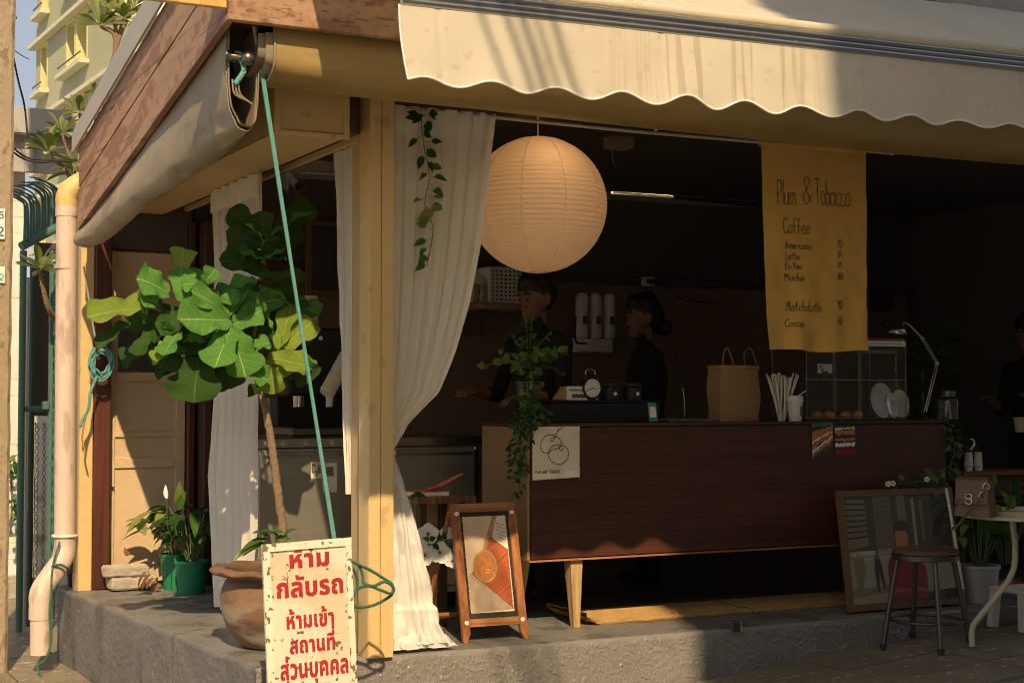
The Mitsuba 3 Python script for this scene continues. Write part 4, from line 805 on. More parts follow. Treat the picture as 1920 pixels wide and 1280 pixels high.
put(k, tube([G0 + [0, 0, .16], G0 + [0, .0, .22]], .02, 8), 'stem_green')
arching_plant(k, G0 + [0, 0, .2], 46, .12, .34, .34, ['leaf_dark', 'leaf_dark', 'leaf_dark', 'leaf_mid'], (.05, .085), seed=3)
leaf(k, at(338, 950, y=2.35), at(336, 902, y=2.30), .06, TOCAM + [0, 0, .4], 'leaf_light', shape='lance', curl=.1); leaf(k, at(332, 955, y=2.35), at(348, 920, y=2.3), .05, TOCAM + [.3, 0, .4], 'leaf_mid', shape='lance', curl=.1)
part(k, 'flower_stem', tube(spline([G0 + [0, 0, .2], at(318, 1000, y=2.4), at(313, 935, y=2.3)], 6), .003, 5), 'stem_green')
leaf(k, at(313, 935, y=2.3), at(310, 908, y=2.3), .028, TOCAM, 'petal', shape='lance', name='bloom', fold=.5)
k = thing('peace_lily', 'drooping plant with yellowing leaves in the rear green pot', 'plant')
put(k, tube([G1 + [0, 0, .17], G1 + [0, .0, .24]], .02, 8), 'stem_green')
arching_plant(k, G1 + [0, 0, .22], 26, .10, .30, .34, ['leaf_dark', 'leaf_mid', 'leaf_light', 'leaf_pale'], (.04, .07), bias=math.pi, seed=5)
leaf(k, at(262, 975, y=2.35), at(272, 1003, y=2.25), .06, TOCAM + [0, 0, .3], 'leaf_pale', shape='lance'); leaf(k, at(285, 958, y=2.3), at(234, 985, y=2.2), .05, [-.3, -.3, 1], 'leaf_pale', shape='lance', curl=.4)
for i in range(5): leaf(k, G1 + [-.12 - .02 * i, -.08, .05 + .02 * i], G1 + [-.16 - .03 * i, -.12 + .02 * i, .02], .03, [0, -.5, 1], 'dry_leaf', shape='lance', curl=.6, name='withered_leaf')
k = thing('young_shoot', 'young green shoot with arching leaves rising from the terracotta pot', 'plant')
c = PC + [-.06, -.12, .31]
put(k, tube([c, c + [0, 0, .05]], .006, 6), 'stem_green')
for (a, b, p_, q_) in ((495, 1015, 440, 1035), (505, 1010, 450, 1020), (500, 1005, 478, 990), (520, 1005, 495, 985), (530, 1008, 552, 985), (500, 1018, 455, 1030), (515, 1010, 545, 1005), (505, 1000, 530, 992)):
    leaf(k, at(a, b, y=.42), at(p_, q_, y=.36), .045, TOCAM * .5 + UPV, R.choice(['leaf_mid', 'leaf_light', 'leaf_mid']), shape='lance', curl=.45)
# hanging artificial vine on the curtain
def vine(key, pts, n, size, mats, spread=.05, seed=0, r=.0022, up=0.0, shape='ovate', uvs=None, nrm0=None):
    rr = random.Random(seed); sp = spline(pts, 12)
    if key in labels and key not in scene: put(key, tube(sp, r, 5), 'stem_green', True)
    else: part(key, 'stem', tube(sp, r, 5), 'stem_green', True)
    for i in range(n):
        q = sp[int((i + rr.random() * .6) / n * (len(sp) - 1))]; a = rr.uniform(0, 2 * math.pi)
        d = np.array([math.cos(a), .35 * math.sin(a) - .15, rr.uniform(-.9, .35) + up]); d /= np.linalg.norm(d)
        s = rr.uniform(*size); b = q + d * spread * rr.uniform(.2, .8)
        part(key, 'stalk', tube([q, b], r * .55, 4), 'stem_green')
        nn = (np.array(nrm0) if nrm0 is not None else TOCAM) + np.array([rr.uniform(-.6, .6), rr.uniform(-.3, .3), rr.uniform(-.2, .9)])
        leaf(key, b, b + d * s, s * rr.uniform(.5, .68), nn, mats[min(len(mats) - 1, int(i / n * len(mats)))] if uvs == 'order' else rr.choice(mats), shape=shape, curl=.25, fold=.2, seed=i, nu=4, nv=7)
k = thing('artificial_vine', 'hanging vine of small leaves trailing down the gathered curtain', 'vine')
vine(k, [at(800, 212, y=.07), at(790, 225, y=.06), at(795, 275, y=.06), at(805, 330, y=.06), at(797, 385, y=.06), at(812, 430, y=.06), at(800, 500, y=.06)], 30, (.045, .068), ['leaf_dark', 'leaf_dark', 'leaf_dark', 'leaf_mid', 'leaf_light', 'leaf_light', 'leaf_mid'], .05, 4, uvs='order')
leaf(k, at(790, 220, y=.06), at(760, 220, y=.05), .04, TOCAM, 'leaf_dark'); leaf(k, at(805, 210, y=.06), at(822, 215, y=.05), .035, TOCAM, 'leaf_dark'); leaf(k, at(812, 395, y=.06), at(782, 412, y=.03), .05, TOCAM, 'leaf_pale')
# ---------------------------------------------------------------- counter and what stands on it
CY, CZ = .42, 1.045
def px_x(px, y, py=770): return float(at(px, py, y=y)[0])
def px_z(px, py, y): return float(at(px, py, y=y)[2])
def PT(px, py, y): return at(px, py, y=y)
ctr = thing('wooden_counter', 'long dark mahogany counter cabinet on splayed wooden legs', 'counter')
put(ctr, bx(1.045, 3.815, CY + .012, .95, .352, 1.028, .003), 'mahogany')
part(ctr, 'front_panel', bx(1.050, 3.81, CY, CY + .0115, .358, 1.026, .003), 'mahogany')
part(ctr, 'top', bx(1.036, 3.825, CY - .006, .955, 1.029, CZ, .004), 'dark_wood')
part(ctr, 'side_panel', bx(1.030, 1.044, CY + .002, .95, .352, 1.027, .002), 'side_panel', label='lighter brown end panel of the counter')
part(ctr, 'bottom_edge', bx(1.04, 3.82, CY - .002, CY + .016, .343, .352, .001), 'board_wood_flat')
def splay_leg(x, y, dx, dy, h=.345):
    a, b = .036, .018
    v = [(x + sx * a, y + sy * a, h) for sx in (-1, 1) for sy in (-1, 1)] + [(x + dx + sx * b, y + dy + sy * b, 0) for sx in (-1, 1) for sy in (-1, 1)]
    return trimesh.convex.convex_hull(np.array(v))
for x, y, dx, dy in ((1.33, .485, -.01, -.04), (3.55, .485, .01, -.04), (1.24, .88, -.02, .03), (3.55, .88, .02, .03)):
    part(ctr, 'leg', splay_leg(x, y, dx, dy), 'leg_wood')
# poster with the line drawing of two plums
F0 = lambda y=CY: ((0, y, 0), (1, 0, 0), (0, 0, 1), (0, -1, 0))
k = thing('paper_poster', 'white paper poster with line drawn plums on the counter front', 'poster')
qa, qb, qc, qd = (PT(a, b, CY) for a, b in ((998, 796), (1086, 794), (1086, 894), (997, 900)))
rows = []
for v in np.linspace(0, 1, 12):
    rows.append([qa * (1 - u) * (1 - v) + qb * u * (1 - v) + qc * u * v + qd * (1 - u) * v + np.array([0, -.003 - .010 * v ** 3 * (.6 + .4 * math.sin(u * 5)), 0]) for u in np.linspace(0, 1, 12)])
put(k, grid_mesh(np.array(rows)), 'paper', True)
def zp(zx, zy): 
    q = PT(990 + zx / 9.85, 780 + zy / 9.85, CY); return (q[0], q[2])
w_ = .0034
draw = [line2([zp(*q) for q in s], w_ * f) for s, f in (
    ([(545, 235), (520, 300), (485, 370), (470, 425), (430, 460), (405, 445), (425, 405), (480, 385), (540, 388), (590, 440), (600, 500), (580, 550), (565, 600), (595, 645), (625, 620), (610, 570), (580, 545), (500, 525), (430, 560), (385, 620), (365, 700), (390, 790), (460, 860), (560, 885), (660, 850), (725, 760), (735, 670), (700, 580), (640, 540), (590, 540)], 1),
    ([(635, 215), (595, 225), (550, 265), (515, 310)], 1), ([(485, 360), (420, 338), (340, 350), (270, 410), (228, 500), (222, 580), (255, 650), (320, 680), (380, 660), (440, 620), (500, 598), (560, 590)], 1))]
print_on(k, 'drawing', draw, 'ink', F0(CY - .006), .002)
m, L = write('PLUM AND TOBACCO', .0150, .0021, gap=.14, sx=1.08); s0 = zp(115, 1060)
print_on(k, 'lettering', xf(m, (s0[0], s0[1], 0), rz=.014), 'ink', F0(CY - .011), .003)
# two small food photographs pinned to the counter
def food_card(label, x0, x1, z0, z1, bands, seed):
    k = thing('food_photo', label, 'photo'); put(k, bx(x0, x1, CY - .004, CY - .0015, z0, z1, 0), 'photo_dark'); rr = random.Random(seed)
    for i, (m_, za, zb, sl) in enumerate(bands):
        pts = [(u, za + (zb - za) * 0 + sl * u + rr.uniform(-.03, .03)) for u in np.linspace(.03, .97, 14)] + [(u, zb + sl * u + rr.uniform(-.03, .03)) for u in np.linspace(.97, .03, 14)]
        pts = [(x0 + (x1 - x0) * u, z0 + (z1 - z0) * min(.98, max(.02, w))) for u, w in pts]
        try: print_on(k, 'print', flat(pts), m_, F0(CY - .004), .0006 + .0003 * i)
        except Exception: pass
zA, zB = px_z(1540, 860, CY), px_z(1540, 790, CY)
food_card('small photo of a layered sandwich on the left under the display case', px_x(1520, CY), px_x(1561, CY), zA, zB, [('photo_mid', .02, .5, .3), ('coral', .50, .60, .25), ('paper', .40, .46, .32), ('bun', .60, .72, .18), ('coral', .26, .34, .4), ('paper', .14, .22, .42), ('bun', .04, .12, .46), ('green_pot', .86, .94, .05)], 1)
food_card('small photo of a dark cake slice on the right under the display case', px_x(1563, CY), px_x(1603, CY), px_z(1583, 855, CY), px_z(1583, 796, CY), [('bun', .68, .84, 0), ('paper', .84, .90, .02), ('coral', .48, .56, .02), ('paper_white', .30, .42, .03), ('red_coat', .04, .22, .02)], 2)
# black riser, clock, jars, card box
k = thing('black_riser', 'low black box riser on the counter carrying the alarm clock', 'box')
RZ = CZ + .118; put(k, bx(px_x(1035, .62), px_x(1238, .62), .62, .90, CZ + .001, RZ - .012, .004), 'black_paint')
part(k, 'lid', bx(px_x(1030, .62), px_x(1242, .62), .612, .905, RZ - .0115, RZ, .003), 'black_paint')
k = thing('alarm_clock', 'black twin bell alarm clock with white dial and carrying handle', 'clock')
cx, cy_ = px_x(1113, .62), .655; r = .058; c = np.array([cx, cy_, RZ + .066])
ydisc = lambda rr, dy, h, n=40: xf(trimesh.creation.cylinder(rr, h, sections=n), (c[0], c[1] + dy, c[2]), rx=math.pi / 2)
put(k, lathe([(.001, 0), (r * .9, 0), (r, .008), (r, .045), (r * .96, .052), (r * .86, .052), (r * .86, .046), (.001, .046)], 40), 'black_paint', 40)
scene[k] = mikit.ply(xf(lathe([(.001, 0), (r * .9, 0), (r, .008), (r, .045), (r * .96, .052), (r * .86, .052), (r * .86, .046), (.001, .046)], 40), (c[0], c[1] + .026, c[2]), rx=math.pi / 2), 'black_paint', smooth=40)
part(k, 'dial', ydisc(r * .86, -.021, .002), 'paper_white')
part(k, 'dial_mark', cat([xf(trimesh.creation.box([.002, .001, .007]), (c[0] + r * .72 * math.sin(a), c[1] - .0225, c[2] + r * .72 * math.cos(a)), ry=a) for a in np.arange(12) * math.pi / 6]), 'ink')
for a, L, w in ((math.radians(100), .030, .0036), (math.radians(248), .040, .003)):
    part(k, 'hand', xf(xf(trimesh.creation.box([w, .001, L]), (0, 0, L / 2 - .004)), (c[0], c[1] - .024, c[2]), ry=a), 'ink')
for s in (-1, 1):
    part(k, 'bell', xf(lathe([(.024, 0), (.023, .008), (.016, .016), (.001, .019)], 20), (c[0] + s * .030, c[1], c[2] + .052), ry=s * .5), 'black_paint', True)
    part(k, 'foot', tube([c + [s * .03, 0, -.045], c + [s * .042, -.005, -.066]], .005, 6), 'chrome', True)
part(k, 'handle', tube(spline([c + [-.030, 0, .070], c + [-.026, 0, .093], c + [0, 0, .100], c + [.026, 0, .093], c + [.030, 0, .070]], 6), .0035, 6), 'chrome', True)
for px, lab in ((1151, 'black coffee canister with a white dot right beside the clock'), (1193, 'black coffee canister with a white dot, further from the clock')):
    k = thing('canister', lab, 'canister'); x = px_x(px, .66)
    put(k, lathe([(.001, 0), (.048, 0), (.051, .004), (.051, .070), (.047, .074), (.001, .074)], 32, (x, .70, RZ)), 'black_paint', 40)
    part(k, 'lid', lathe([(.049, .0745), (.052, .076), (.052, .092), (.048, .096), (.001, .096)], 32, (x, .70, RZ)), 'black_matte', 40)
    part(k, 'label_dot', xf(trimesh.creation.cylinder(.011, .002, sections=24), (x + .002, .648, RZ + .036), rx=math.pi / 2), 'paper_white')
k = thing('leaflet_box', 'white printed box of leaflets leaning beside the alarm clock', 'box')
x0, x1 = px_x(1060, .66), px_x(1098, .66)
put(k, bx(x0, x1, .64, .72, RZ + .001, RZ + .075, .002), 'paper_white'); part(k, 'slot_band', bx(x0 + .012, x1, .6385, .6398, RZ + .050, RZ + .060, 0), 'photo_tan'); part(k, 'slot_band', bx(x0 + .03, x1, .6385, .6398, RZ + .014, RZ + .034, 0), 'photo_mid')
part(k, 'side_flap', trimesh.convex.convex_hull(np.array([[x0, .645, RZ + .075], [x0, .71, RZ + .075], [x0 - .07, .68, RZ + .004], [x0, .645, RZ + .004], [x0, .71, RZ + .004]])), 'kraft')
k = thing('payment_card_stand', 'small teal card in a stand on the counter edge', 'card stand')
x = px_x(1227, CY + .06); put(k, xf(bx(-.026, .026, -.002, .002, 0, .105, .001), (x, CY + .07, CZ + .003), rx=-.15), 'teal_card')
part(k, 'white_panel', xf(bx(-.019, .019, -.0032, -.0022, .024, .082, 0), (x, CY + .07, CZ + .003), rx=-.15), 'paper_white')
part(k, 'foot', bx(x - .022, x + .022, CY + .06, CY + .10, CZ, CZ + .006, .001), 'black_paint')
k = thing('metal_tray', 'flat steel tray lying on the counter behind the small card', 'tray')
put(k, bx(px_x(1245, .55), px_x(1342, .55), .50, .74, CZ + .001, CZ + .010, .004), 'steel'); part(k, 'rim', tube([[px_x(1247, .55), .502, CZ + .014], [px_x(1340, .55), .502, CZ + .014], [px_x(1340, .55), .738, CZ + .014], [px_x(1247, .55), .738, CZ + .014]], .004, 6, closed=True), 'steel', True)
k = thing('steam_wand', 'dark nozzle with a bent metal hose standing behind the steel tray', 'nozzle')
put(k, tube(spline([PT(1284, 782, .8), PT(1283, 750, .8), PT(1279, 722, .8)], 6), .005, 6), 'steel', True); part(k, 'grip', tube([PT(1279, 728, .8), PT(1276, 716, .8)], .012, 10), 'black_paint', 40)
# kraft paper bag
k = thing('paper_bag', 'brown kraft paper bag with cord handles on the counter', 'bag')
x0, x1, zt_ = px_x(1351, .60), px_x(1428, .60), px_z(1390, 685, .60); xm = x0 + (x1 - x0) * .56
rows = [(x0, .60), (xm, .575), (x1, .62), (x1 - .01, .72), (x0 + .01, .74)]
B = []
for t in np.linspace(0, 1, 12):
    B.append([[x + .004 * math.sin(t * 9 + x * 40), y + .006 * math.sin(t * 6 + i), CZ + .001 + (zt_ - CZ) * t] for i, (x, y) in enumerate(rows)])
put(k, grid_mesh(np.array(B), closed_v=True), 'kraft', 30)
part(k, 'rim_fold', grid_mesh(np.array([[[x + (x - (x0 + x1) / 2) * .006, y - .002, zt_ - dz] for x, y in rows] for dz in (0, .022)]), closed_v=True), 'kraft')
for a, yy in (((1355, 688), .60), ((1398, 686), .70)):
    part(k, 'cord_handle', tube(spline([PT(a[0], a[1], yy), PT(a[0] + (2 if yy < .65 else -3), 664, yy), PT(a[0] + 8, 652, yy), PT(a[0] + 16, 668, yy), PT(a[0] + 22, 688, yy)], 6), .003, 6), 'kraft', True)
# straws and cup
k = thing('straw_bundle', 'bundle of white paper wrapped straws fanning out on the counter', 'straws')
rr = random.Random(8); cb = np.array([px_x(1466, .56), .56, CZ + .002])
for i in range(20):
    tp = PT(1437 + 60 * (i / 19), 702 + rr.uniform(-4, 6), .56 + rr.uniform(-.03, .03)); b_ = cb + [.04 * (i / 19 - .5) , rr.uniform(-.02, .02), 0]
    m_ = tube([b_, tp], .0042, 6)
    if i == 0: put(k, m_, 'paper_white', True)
    else: part(k, 'straw', m_, 'paper_white', True)
k = thing('takeaway_cup', 'white takeaway cup with lid and brown printed panel beside the straws', 'cup')
c = np.array([px_x(1487, .52), .50, CZ + .001])
put(k, lathe([(.001, 0), (.034, 0), (.044, .115), (.042, .117), (.001, .116)], 32, c), 'plastic_white', 40); part(k, 'lid', lathe([(.046, .110), (.048, .118), (.045, .126), (.043, .142), (.001, .144)], 32, c), 'paper_white', 40)
part(k, 'printed_panel', cat([xf(bx(-.010, .010, -.0008, .0008, .03, .085, 0), (c[0] + .041 * math.sin(a), c[1] - .0405 * math.cos(a), c[2]), rz=a, rx=0) for a in (.3,)]), 'photo_mid'); part(k, 'straw', tube([c + [.02, 0, .14], c + [.06, -.02, .172]], .004, 6), 'paper_white', True)
# acrylic display case
k = thing('display_case', 'clear acrylic pastry display case with two shelves on the counter', 'display case')
x0, x1, z1 = px_x(1512, .50, 700), px_x(1698, .50, 700), px_z(1650, 640, .50); y0, y1 = .50, .82
put(k, bx(x0, x1, y0, y1, CZ + .001, CZ + .012, .002), 'dark_wood')
zm = px_z(1600, 713, .50)
part(k, 'top_panel', bx(x0, x1, y0, y1, z1, z1 + .006, .001), 'dark_wood')
part(k, 'shelf', bx(x0 + .004, x1 - .004, y0 + .004, y1, zm, zm + .005, .001), 'steel_dark')
for nm, q in (('front_pane', [(x0, y0), (x1, y0)]), ('side_pane', [(x0, y0), (x0, y1)]), ('side_pane', [(x1, y0), (x1, y1)])):
    (a, b), (c_, d_) = q; part(k, nm, grid_mesh(np.array([[[a, b, CZ + .012], [a, b, z1]], [[c_, d_, CZ + .012], [c_, d_, z1]]])), 'glass')
for a, b in ((x0, y0), (x1, y0), (x0, y1), (x1, y1), (x0 + (x1 - x0) * .62, y1)): part(k, 'edge_strip', bx(a - .003, a + .003, b - .003, b + .003, CZ + .012, z1, .001), 'steel_dark')
part(k, 'edge_strip', bx(x0, x1, y0 - .004, y0 + .002, zm, zm + .006, .001), 'steel')
lab = part(k, 'label_strip', bx(px_x(1618, .49, 640), x1 - .004, y0 - .006, y0 - .003, z1 - .028, z1 + .004, .001), 'paper_white')
tm = meshkit.text_mesh('You deserve that butter pastries!', .0095, .0006); L = tm.bounds[1][0]; a_ = px_x(1618, .49, 640) + .012
tm.apply_scale([(x1 - .03 - a_) / L, 1, 1]); put(lab + '__lettering', place(tm, FRONT(a_, y0 - .0062, z1 - .017)), 'ink')
k2 = thing('baking_tray', 'thin metal tray inside the lower shelf of the display case', 'tray')
put(k2, bx(x0 + .02, x0 + (x1 - x0) * .58, y0 + .03, y1 - .05, CZ + .013, CZ + .020, .003), 'steel')
for i, (px, lab) in enumerate(((1531, 'leftmost small golden bun on the tray in the display case'), (1553, 'second golden bun from the left on the display tray'), (1585, 'third golden bun from the left, darker brown'), (1607, 'rightmost golden bun on the tray beside the white plates'))):
    b_ = thing('bun', lab, 'bun', 'buns in the display case'); rr_ = .034 + .002 * (i % 2)
    put(b_, jitter(lathe([(.001, 0), (rr_ * .9, 0), (rr_, .010), (rr_ * .9, .024), (rr_ * .55, .035), (.001, .038)], 24, (px_x(px, .6), .60, CZ + .0205)), .004, 25, i), 'bun', True)
k2 = thing('price_card', 'small handwritten cream price card in the display case', 'price card')
qa = PT(1533, 682, .53); qb = PT(1560, 700, .53); put(k2, bx(qa[0], qb[0], .528, .53, qb[2], qa[2], 0), 'paper'); part(k2, 'holder', bx((qa[0] + qb[0]) / 2 - .018, (qa[0] + qb[0]) / 2 + .018, .526, .55, zm + .005, qb[2] + .012, .001), 'dark_wood')
for i, tx in enumerate(('Soft', 'Cookie', '45-')):
    m, L = write(tx, .0145, .0022, sx=.9); print_on(k2, 'lettering', xf(m, (qa[0] + .010 + .006 * i, qa[2] - .020 - .016 * i, 0)), 'ink', F0(.528), .0008)
for i, (px, y, r_, lab) in enumerate(((1650, .66, .105, 'large white plate standing on edge in the display case'), (1668, .63, .075, 'clear glass dish standing in front of the white plate'), (1684, .70, .085, 'ridged white plate at the right end of the display case'))):
    k2 = thing('plate', lab, 'plate'); c = (px_x(px, y), y, CZ + .014 + r_ * .98)
    m_ = xf(lathe([(.001, .0), (r_ * .6, 0), (r_, .014), (r_, .017), (r_ * .6, .004), (.001, .004)], 40), c, rx=math.pi / 2 - .12, rz=.2); put(k2, m_, 'plate_white' if i != 1 else 'glass', True)
    if i == 2: part(k2, 'ridge', cat([bx(c[0] - .07, c[0] + .07, y - .022, y - .018, CZ + .03 + .016 * j, CZ + .036 + .016 * j, .001) for j in range(7)]), 'plate_white')
k2 = thing('wooden_board', 'thin wooden serving board lying on top of the display case', 'board'); put(k2, bx(px_x(1622, .6, 633), px_x(1688, .6, 633), .56, .74, z1 + .007, z1 + .022, .005), 'bun')
# chrome desk lamp
k = thing('desk_lamp', 'chrome jointed arm desk lamp bending over the display case', 'lamp')
yl = .58
put(k, lathe([(.001, 0), (.058, 0), (.060, .006), (.050, .014), (.020, .020), (.001, .022)], 32, (px_x(1735, yl), yl, CZ + .001)), 'chrome', 40)
J = [PT(1735, 772, yl), PT(1757, 681, yl), PT(1729, 634, yl), PT(1700, 606, yl)]
for a, b in ((0, 1), (1, 2)):
    for o in (-.009, .009): part(k, 'arm_rod', tube([J[a] + [o, 0, 0], J[b] + [o, 0, 0]], .0032, 6), 'chrome', True)
part(k, 'spring', tube(np.array([J[0] + (J[1] - J[0]) * t + .006 * np.array([math.cos(t * 150), math.sin(t * 150), 0]) for t in np.linspace(.05, .55, 140)]), .0012, 4), 'chrome', True)
for j in J[1:3]: part(k, 'joint', ball(j, .013, 2), 'chrome', True)
part(k, 'neck', tube(spline([J[2], J[3], PT(1690, 610, yl)], 5), .006, 6), 'chrome', True)
sh = lathe([(.052, 0), (.052, .002), (.046, .024), (.030, .044), (.012, .052), (.001, .053)], 32); part(k, 'lamp_shade', xf(sh, PT(1682, 622, yl), ry=.18), 'chrome', True)
part(k, 'shade_rim', xf(lathe([(.050, -.002), (.066, -.003), (.066, .0), (.050, .001)], 32), PT(1680, 623, yl), ry=.18), 'chrome', 40)
part(k, 'lamp_socket', tube([PT(1662, 612, yl), PT(1656, 606, yl)], .016, 10), 'black_paint', 40)
# glass jar
k = thing('glass_jar', 'clear glass jar with a metal lid at the right counter end', 'jar')
c = (px_x(1778, .62), .62, CZ + .001); h = px_z(1778, 733, .62) - CZ
put(k, lathe([(.001, 0), (.058, 0), (.062, .006), (.062, h * .66), (.048, h * .76), (.042, h * .80), (.042, h * .86)], 32, c), 'glass', 40)
part(k, 'lid', lathe([(.045, h * .84), (.046, h * .86), (.046, h), (.001, h + .002)], 32, c), 'steel_dark', 40); part(k, 'lid_ring', tube([[c[0] + .0465 * math.cos(a), c[1] + .0465 * math.sin(a), c[2] + h * .92] for a in np.linspace(0, 2 * math.pi, 30)[:-1]], .003, 6, closed=True), 'steel', True)
# glass vase with branches
k = thing('glass_vase', 'tall flared glass vase at the left end of the counter', 'vase')
vx, vy = px_x(992, .62), .62; vh = px_z(992, 716, .62) - CZ
put(k, lathe([(.001, .0), (.036, 0), (.040, .005), (.045, .05), (.060, .13), (.082, vh)], 40, (vx, vy, CZ + .001)), 'glass', True)
part(k, 'rim', tube([[vx + .082 * math.cos(a), vy + .082 * math.sin(a), CZ + vh] for a in np.linspace(0, 2 * math.pi, 40)[:-1]], .002, 6, closed=True), 'glass', True)
k = thing('leafy_branches', 'bunch of leafy green branches arranged in the glass vase', 'branches')
V0 = np.array([vx, vy, CZ + .03])
put(k, tube([V0, V0 + [.0, 0, .2]], .004, 6), 'stem_green', True)
for tipx, tipy, yy, n, ms, sz in ((905, 685, .50, 16, ['leaf_light', 'leaf_light', 'leaf_grey'], (.05, .075)), (940, 660, .52, 14, ['leaf_light', 'leaf_grey'], (.045, .065)), (1058, 660, .56, 14, ['leaf_mid', 'leaf_light'], (.05, .07)), (1040, 655, .5, 12, ['leaf_mid', 'leaf_light'], (.05, .07)), (1010, 660, .45, 10, ['leaf_grey', 'leaf_mid'], (.045, .06)), (985, 600, .62, 16, ['leaf_mid', 'leaf_dark'], (.03, .045)), (998, 598, .6, 14, ['leaf_mid', 'leaf_dark'], (.03, .042)), (1030, 625, .66, 16, ['leaf_dark', 'leaf_grey'], (.022, .032)), (960, 630, .66, 14, ['leaf_dark', 'leaf_mid'], (.035, .05)), (1055, 700, .6, 12, ['leaf_dark'], (.03, .05)), (1000, 640, .7, 22, ['leaf_dark'], (.05, .07)), (975, 665, .7, 18, ['leaf_dark'], (.05, .07)), (1025, 680, .7, 18, ['leaf_dark'], (.05, .07))):
    tip_ = PT(tipx, tipy, yy); midp = (V0 + [0, 0, .22]) * .6 + tip_ * .4 + [0, 0, .05]
    vine(k, [V0, V0 + [0, 0, .18], midp, tip_], n, sz, ms, .012, seed=tipx, up=.3)
    leaf(k, tip_ - (tip_ - midp) * .06, tip_ + (tip_ - midp) * .2, sz[1] * .55, TOCAM, ms[0])
k = thing('trailing_plant', 'dark trailing ivy spilling from the counter down its left end', 'plant')
S0 = PT(992, 770, .40)
for (pts, n) in (([(995, 765), (1005, 780), (1000, 800), (985, 850), (972, 930)], 26), ([(985, 765), (975, 790), (965, 850), (960, 935)], 26), ([(975, 770), (968, 800), (975, 870), (968, 900)], 26), ([(1000, 760), (1015, 772), (1028, 790)], 12), ([(970, 765), (985, 790), (962, 830), (970, 880)], 24), ([(975, 745), (1000, 760), (1030, 770)], 16), ([(980, 780), (990, 800), (975, 840), (965, 870)], 22)):
    vine(k, [PT(a, b, .40 if a > 980 else .43) for a, b in pts], n, (.028, .042), ['leaf_dark', 'leaf_dark', 'leaf_dark', 'leaf_mid'], .022, seed=pts[0][0] + pts[1][0])
leaf(k, PT(997, 805, .41), PT(1010, 802, .40), .022, TOCAM, 'leaf_dark'); leaf(k, PT(992, 810, .41), PT(986, 828, .40), .022, TOCAM, 'leaf_mid')
# coir mats under the counter
for x0_, x1_, y0_, y1_, lab in ((1.38, 2.42, .43, .86, 'coir doormat under the counter beside the splayed leg'), (2.43, 3.30, .43, .86, 'second coir doormat further right under the counter')):
    k = thing('coir_mat', lab, 'doormat')
    M_ = []
    for u in np.linspace(0, 1, 60):
        M_.append([[x0_ + (x1_ - x0_) * u, y0_ + (y1_ - y0_) * v + .006 * math.sin(u * 30 + v), .022 + .004 * meshkit.noise(np.array([u * 40, v * 20, 1.0])) + (.045 * max(0, 1 - u * 14) if x0_ < 2 else 0)] for v in np.linspace(0, 1, 24)])
    M_ = np.array(M_); lo = M_.copy(); lo[..., 2] = np.maximum(.001, lo[..., 2] - .022)
    ring = np.concatenate([M_, lo[:, ::-1]], 1); put(k, grid_mesh(ring, closed_v=True), 'coir', True)
    fib = []
    for _ in range(1500):
        a, b = NR.random(), NR.random() ** 2; p_ = np.array([x0_ + (x1_ - x0_) * a, y0_ + (y1_ - y0_) * b * .5, .022]); d_ = np.array([NR.normal(0, .008), NR.normal(-.004, .006), .005 + .006 * NR.random()])
        w2 = np.array([.0008, 0, 0]); fib.append(trimesh.Trimesh([p_ - w2, p_ + w2, p_ + d_], [[0, 1, 2]], process=False))
    part(k, 'fibres', cat(fib), 'coir', kind='stuff')
# ---------------------------------------------------------------- inside the shop
k = thing('wall_shelf', 'dark wooden shelf on the back wall behind the lantern', 'shelf')
put(k, bx(px_x(868, 2.9, 565), px_x(1010, 2.9, 565), 2.86, 3.26, px_z(940, 571, 2.86) - .03, px_z(940, 569, 2.86), .004), 'leg_wood'); part(k, 'bracket', bx(px_x(900, 3.0, 565), px_x(905, 3.0, 565), 3.0, 3.27, px_z(940, 571, 2.86) - .20, px_z(940, 571, 2.86) - .032, .002), 'dark_wood')
zs = px_z(940, 569, 2.86) + .001
k = thing('storage_bin', 'white plastic bin with rows of round holes on the shelf', 'bin')
x0, x1 = px_x(917, 2.9, 540), px_x(979, 2.9, 540); zt_ = px_z(940, 500, 2.9)
put(k, bx(x0, x1, 2.90, 3.16, zs, zt_, .01), 'plastic_white')
part(k, 'hole', cat([xf(trimesh.creation.cylinder(.0075, .003, sections=12), (x0 + .028 + (x1 - x0 - .056) * i / 6, 2.899, zs + .03 + (zt_ - zs - .06) * j / 7), rx=math.pi / 2) for i in range(7) for j in range(8)]), 'black_matte', kind='stuff')
k = thing('paper_cup', 'tan paper cup standing on the shelf left of the white bin', 'cup'); put(k, lathe([(.001, 0), (.032, 0), (.046, .125), (.043, .125), (.03, .01)], 28, (px_x(889, 2.95, 550), 2.95, zs)), 'leg_wood', 40)
part(k, 'rim', tube([[px_x(889, 2.95, 550) + .046 * math.cos(a), 2.95 + .046 * math.sin(a), zs + .126] for a in np.linspace(0, 2 * math.pi, 24)[:-1]], .003, 5, closed=True), 'kraft', True)
k = thing('wall_outlet', 'wall socket with a black plug and drooping cord', 'outlet'); c = PT(1215, 528, 3.27)
put(k, bx(c[0] - .055, c[0] + .055, 3.262, 3.279, c[2] - .035, c[2] + .035, .004), 'plastic_white'); part(k, 'plug', bx(c[0] - .02, c[0] + .045, 3.22, 3.2615, c[2] - .014, c[2] + .016, .004), 'black_paint')
part(k, 'cord', tube(spline([c + [.01, -.03, -.01], c + [.02, -.03, -.2], c + [.03, -.03, -.6], c + [.06, -.03, -.9]], 8), .004, 5), 'black_paint', True); part(k, 'cord', tube(spline([c + [.04, -.03, 0], c + [.12, -.03, -.03], c + [.3, -.03, -.13], c + [.6, -.03, -.14]], 8), .004, 5), 'black_paint', True)
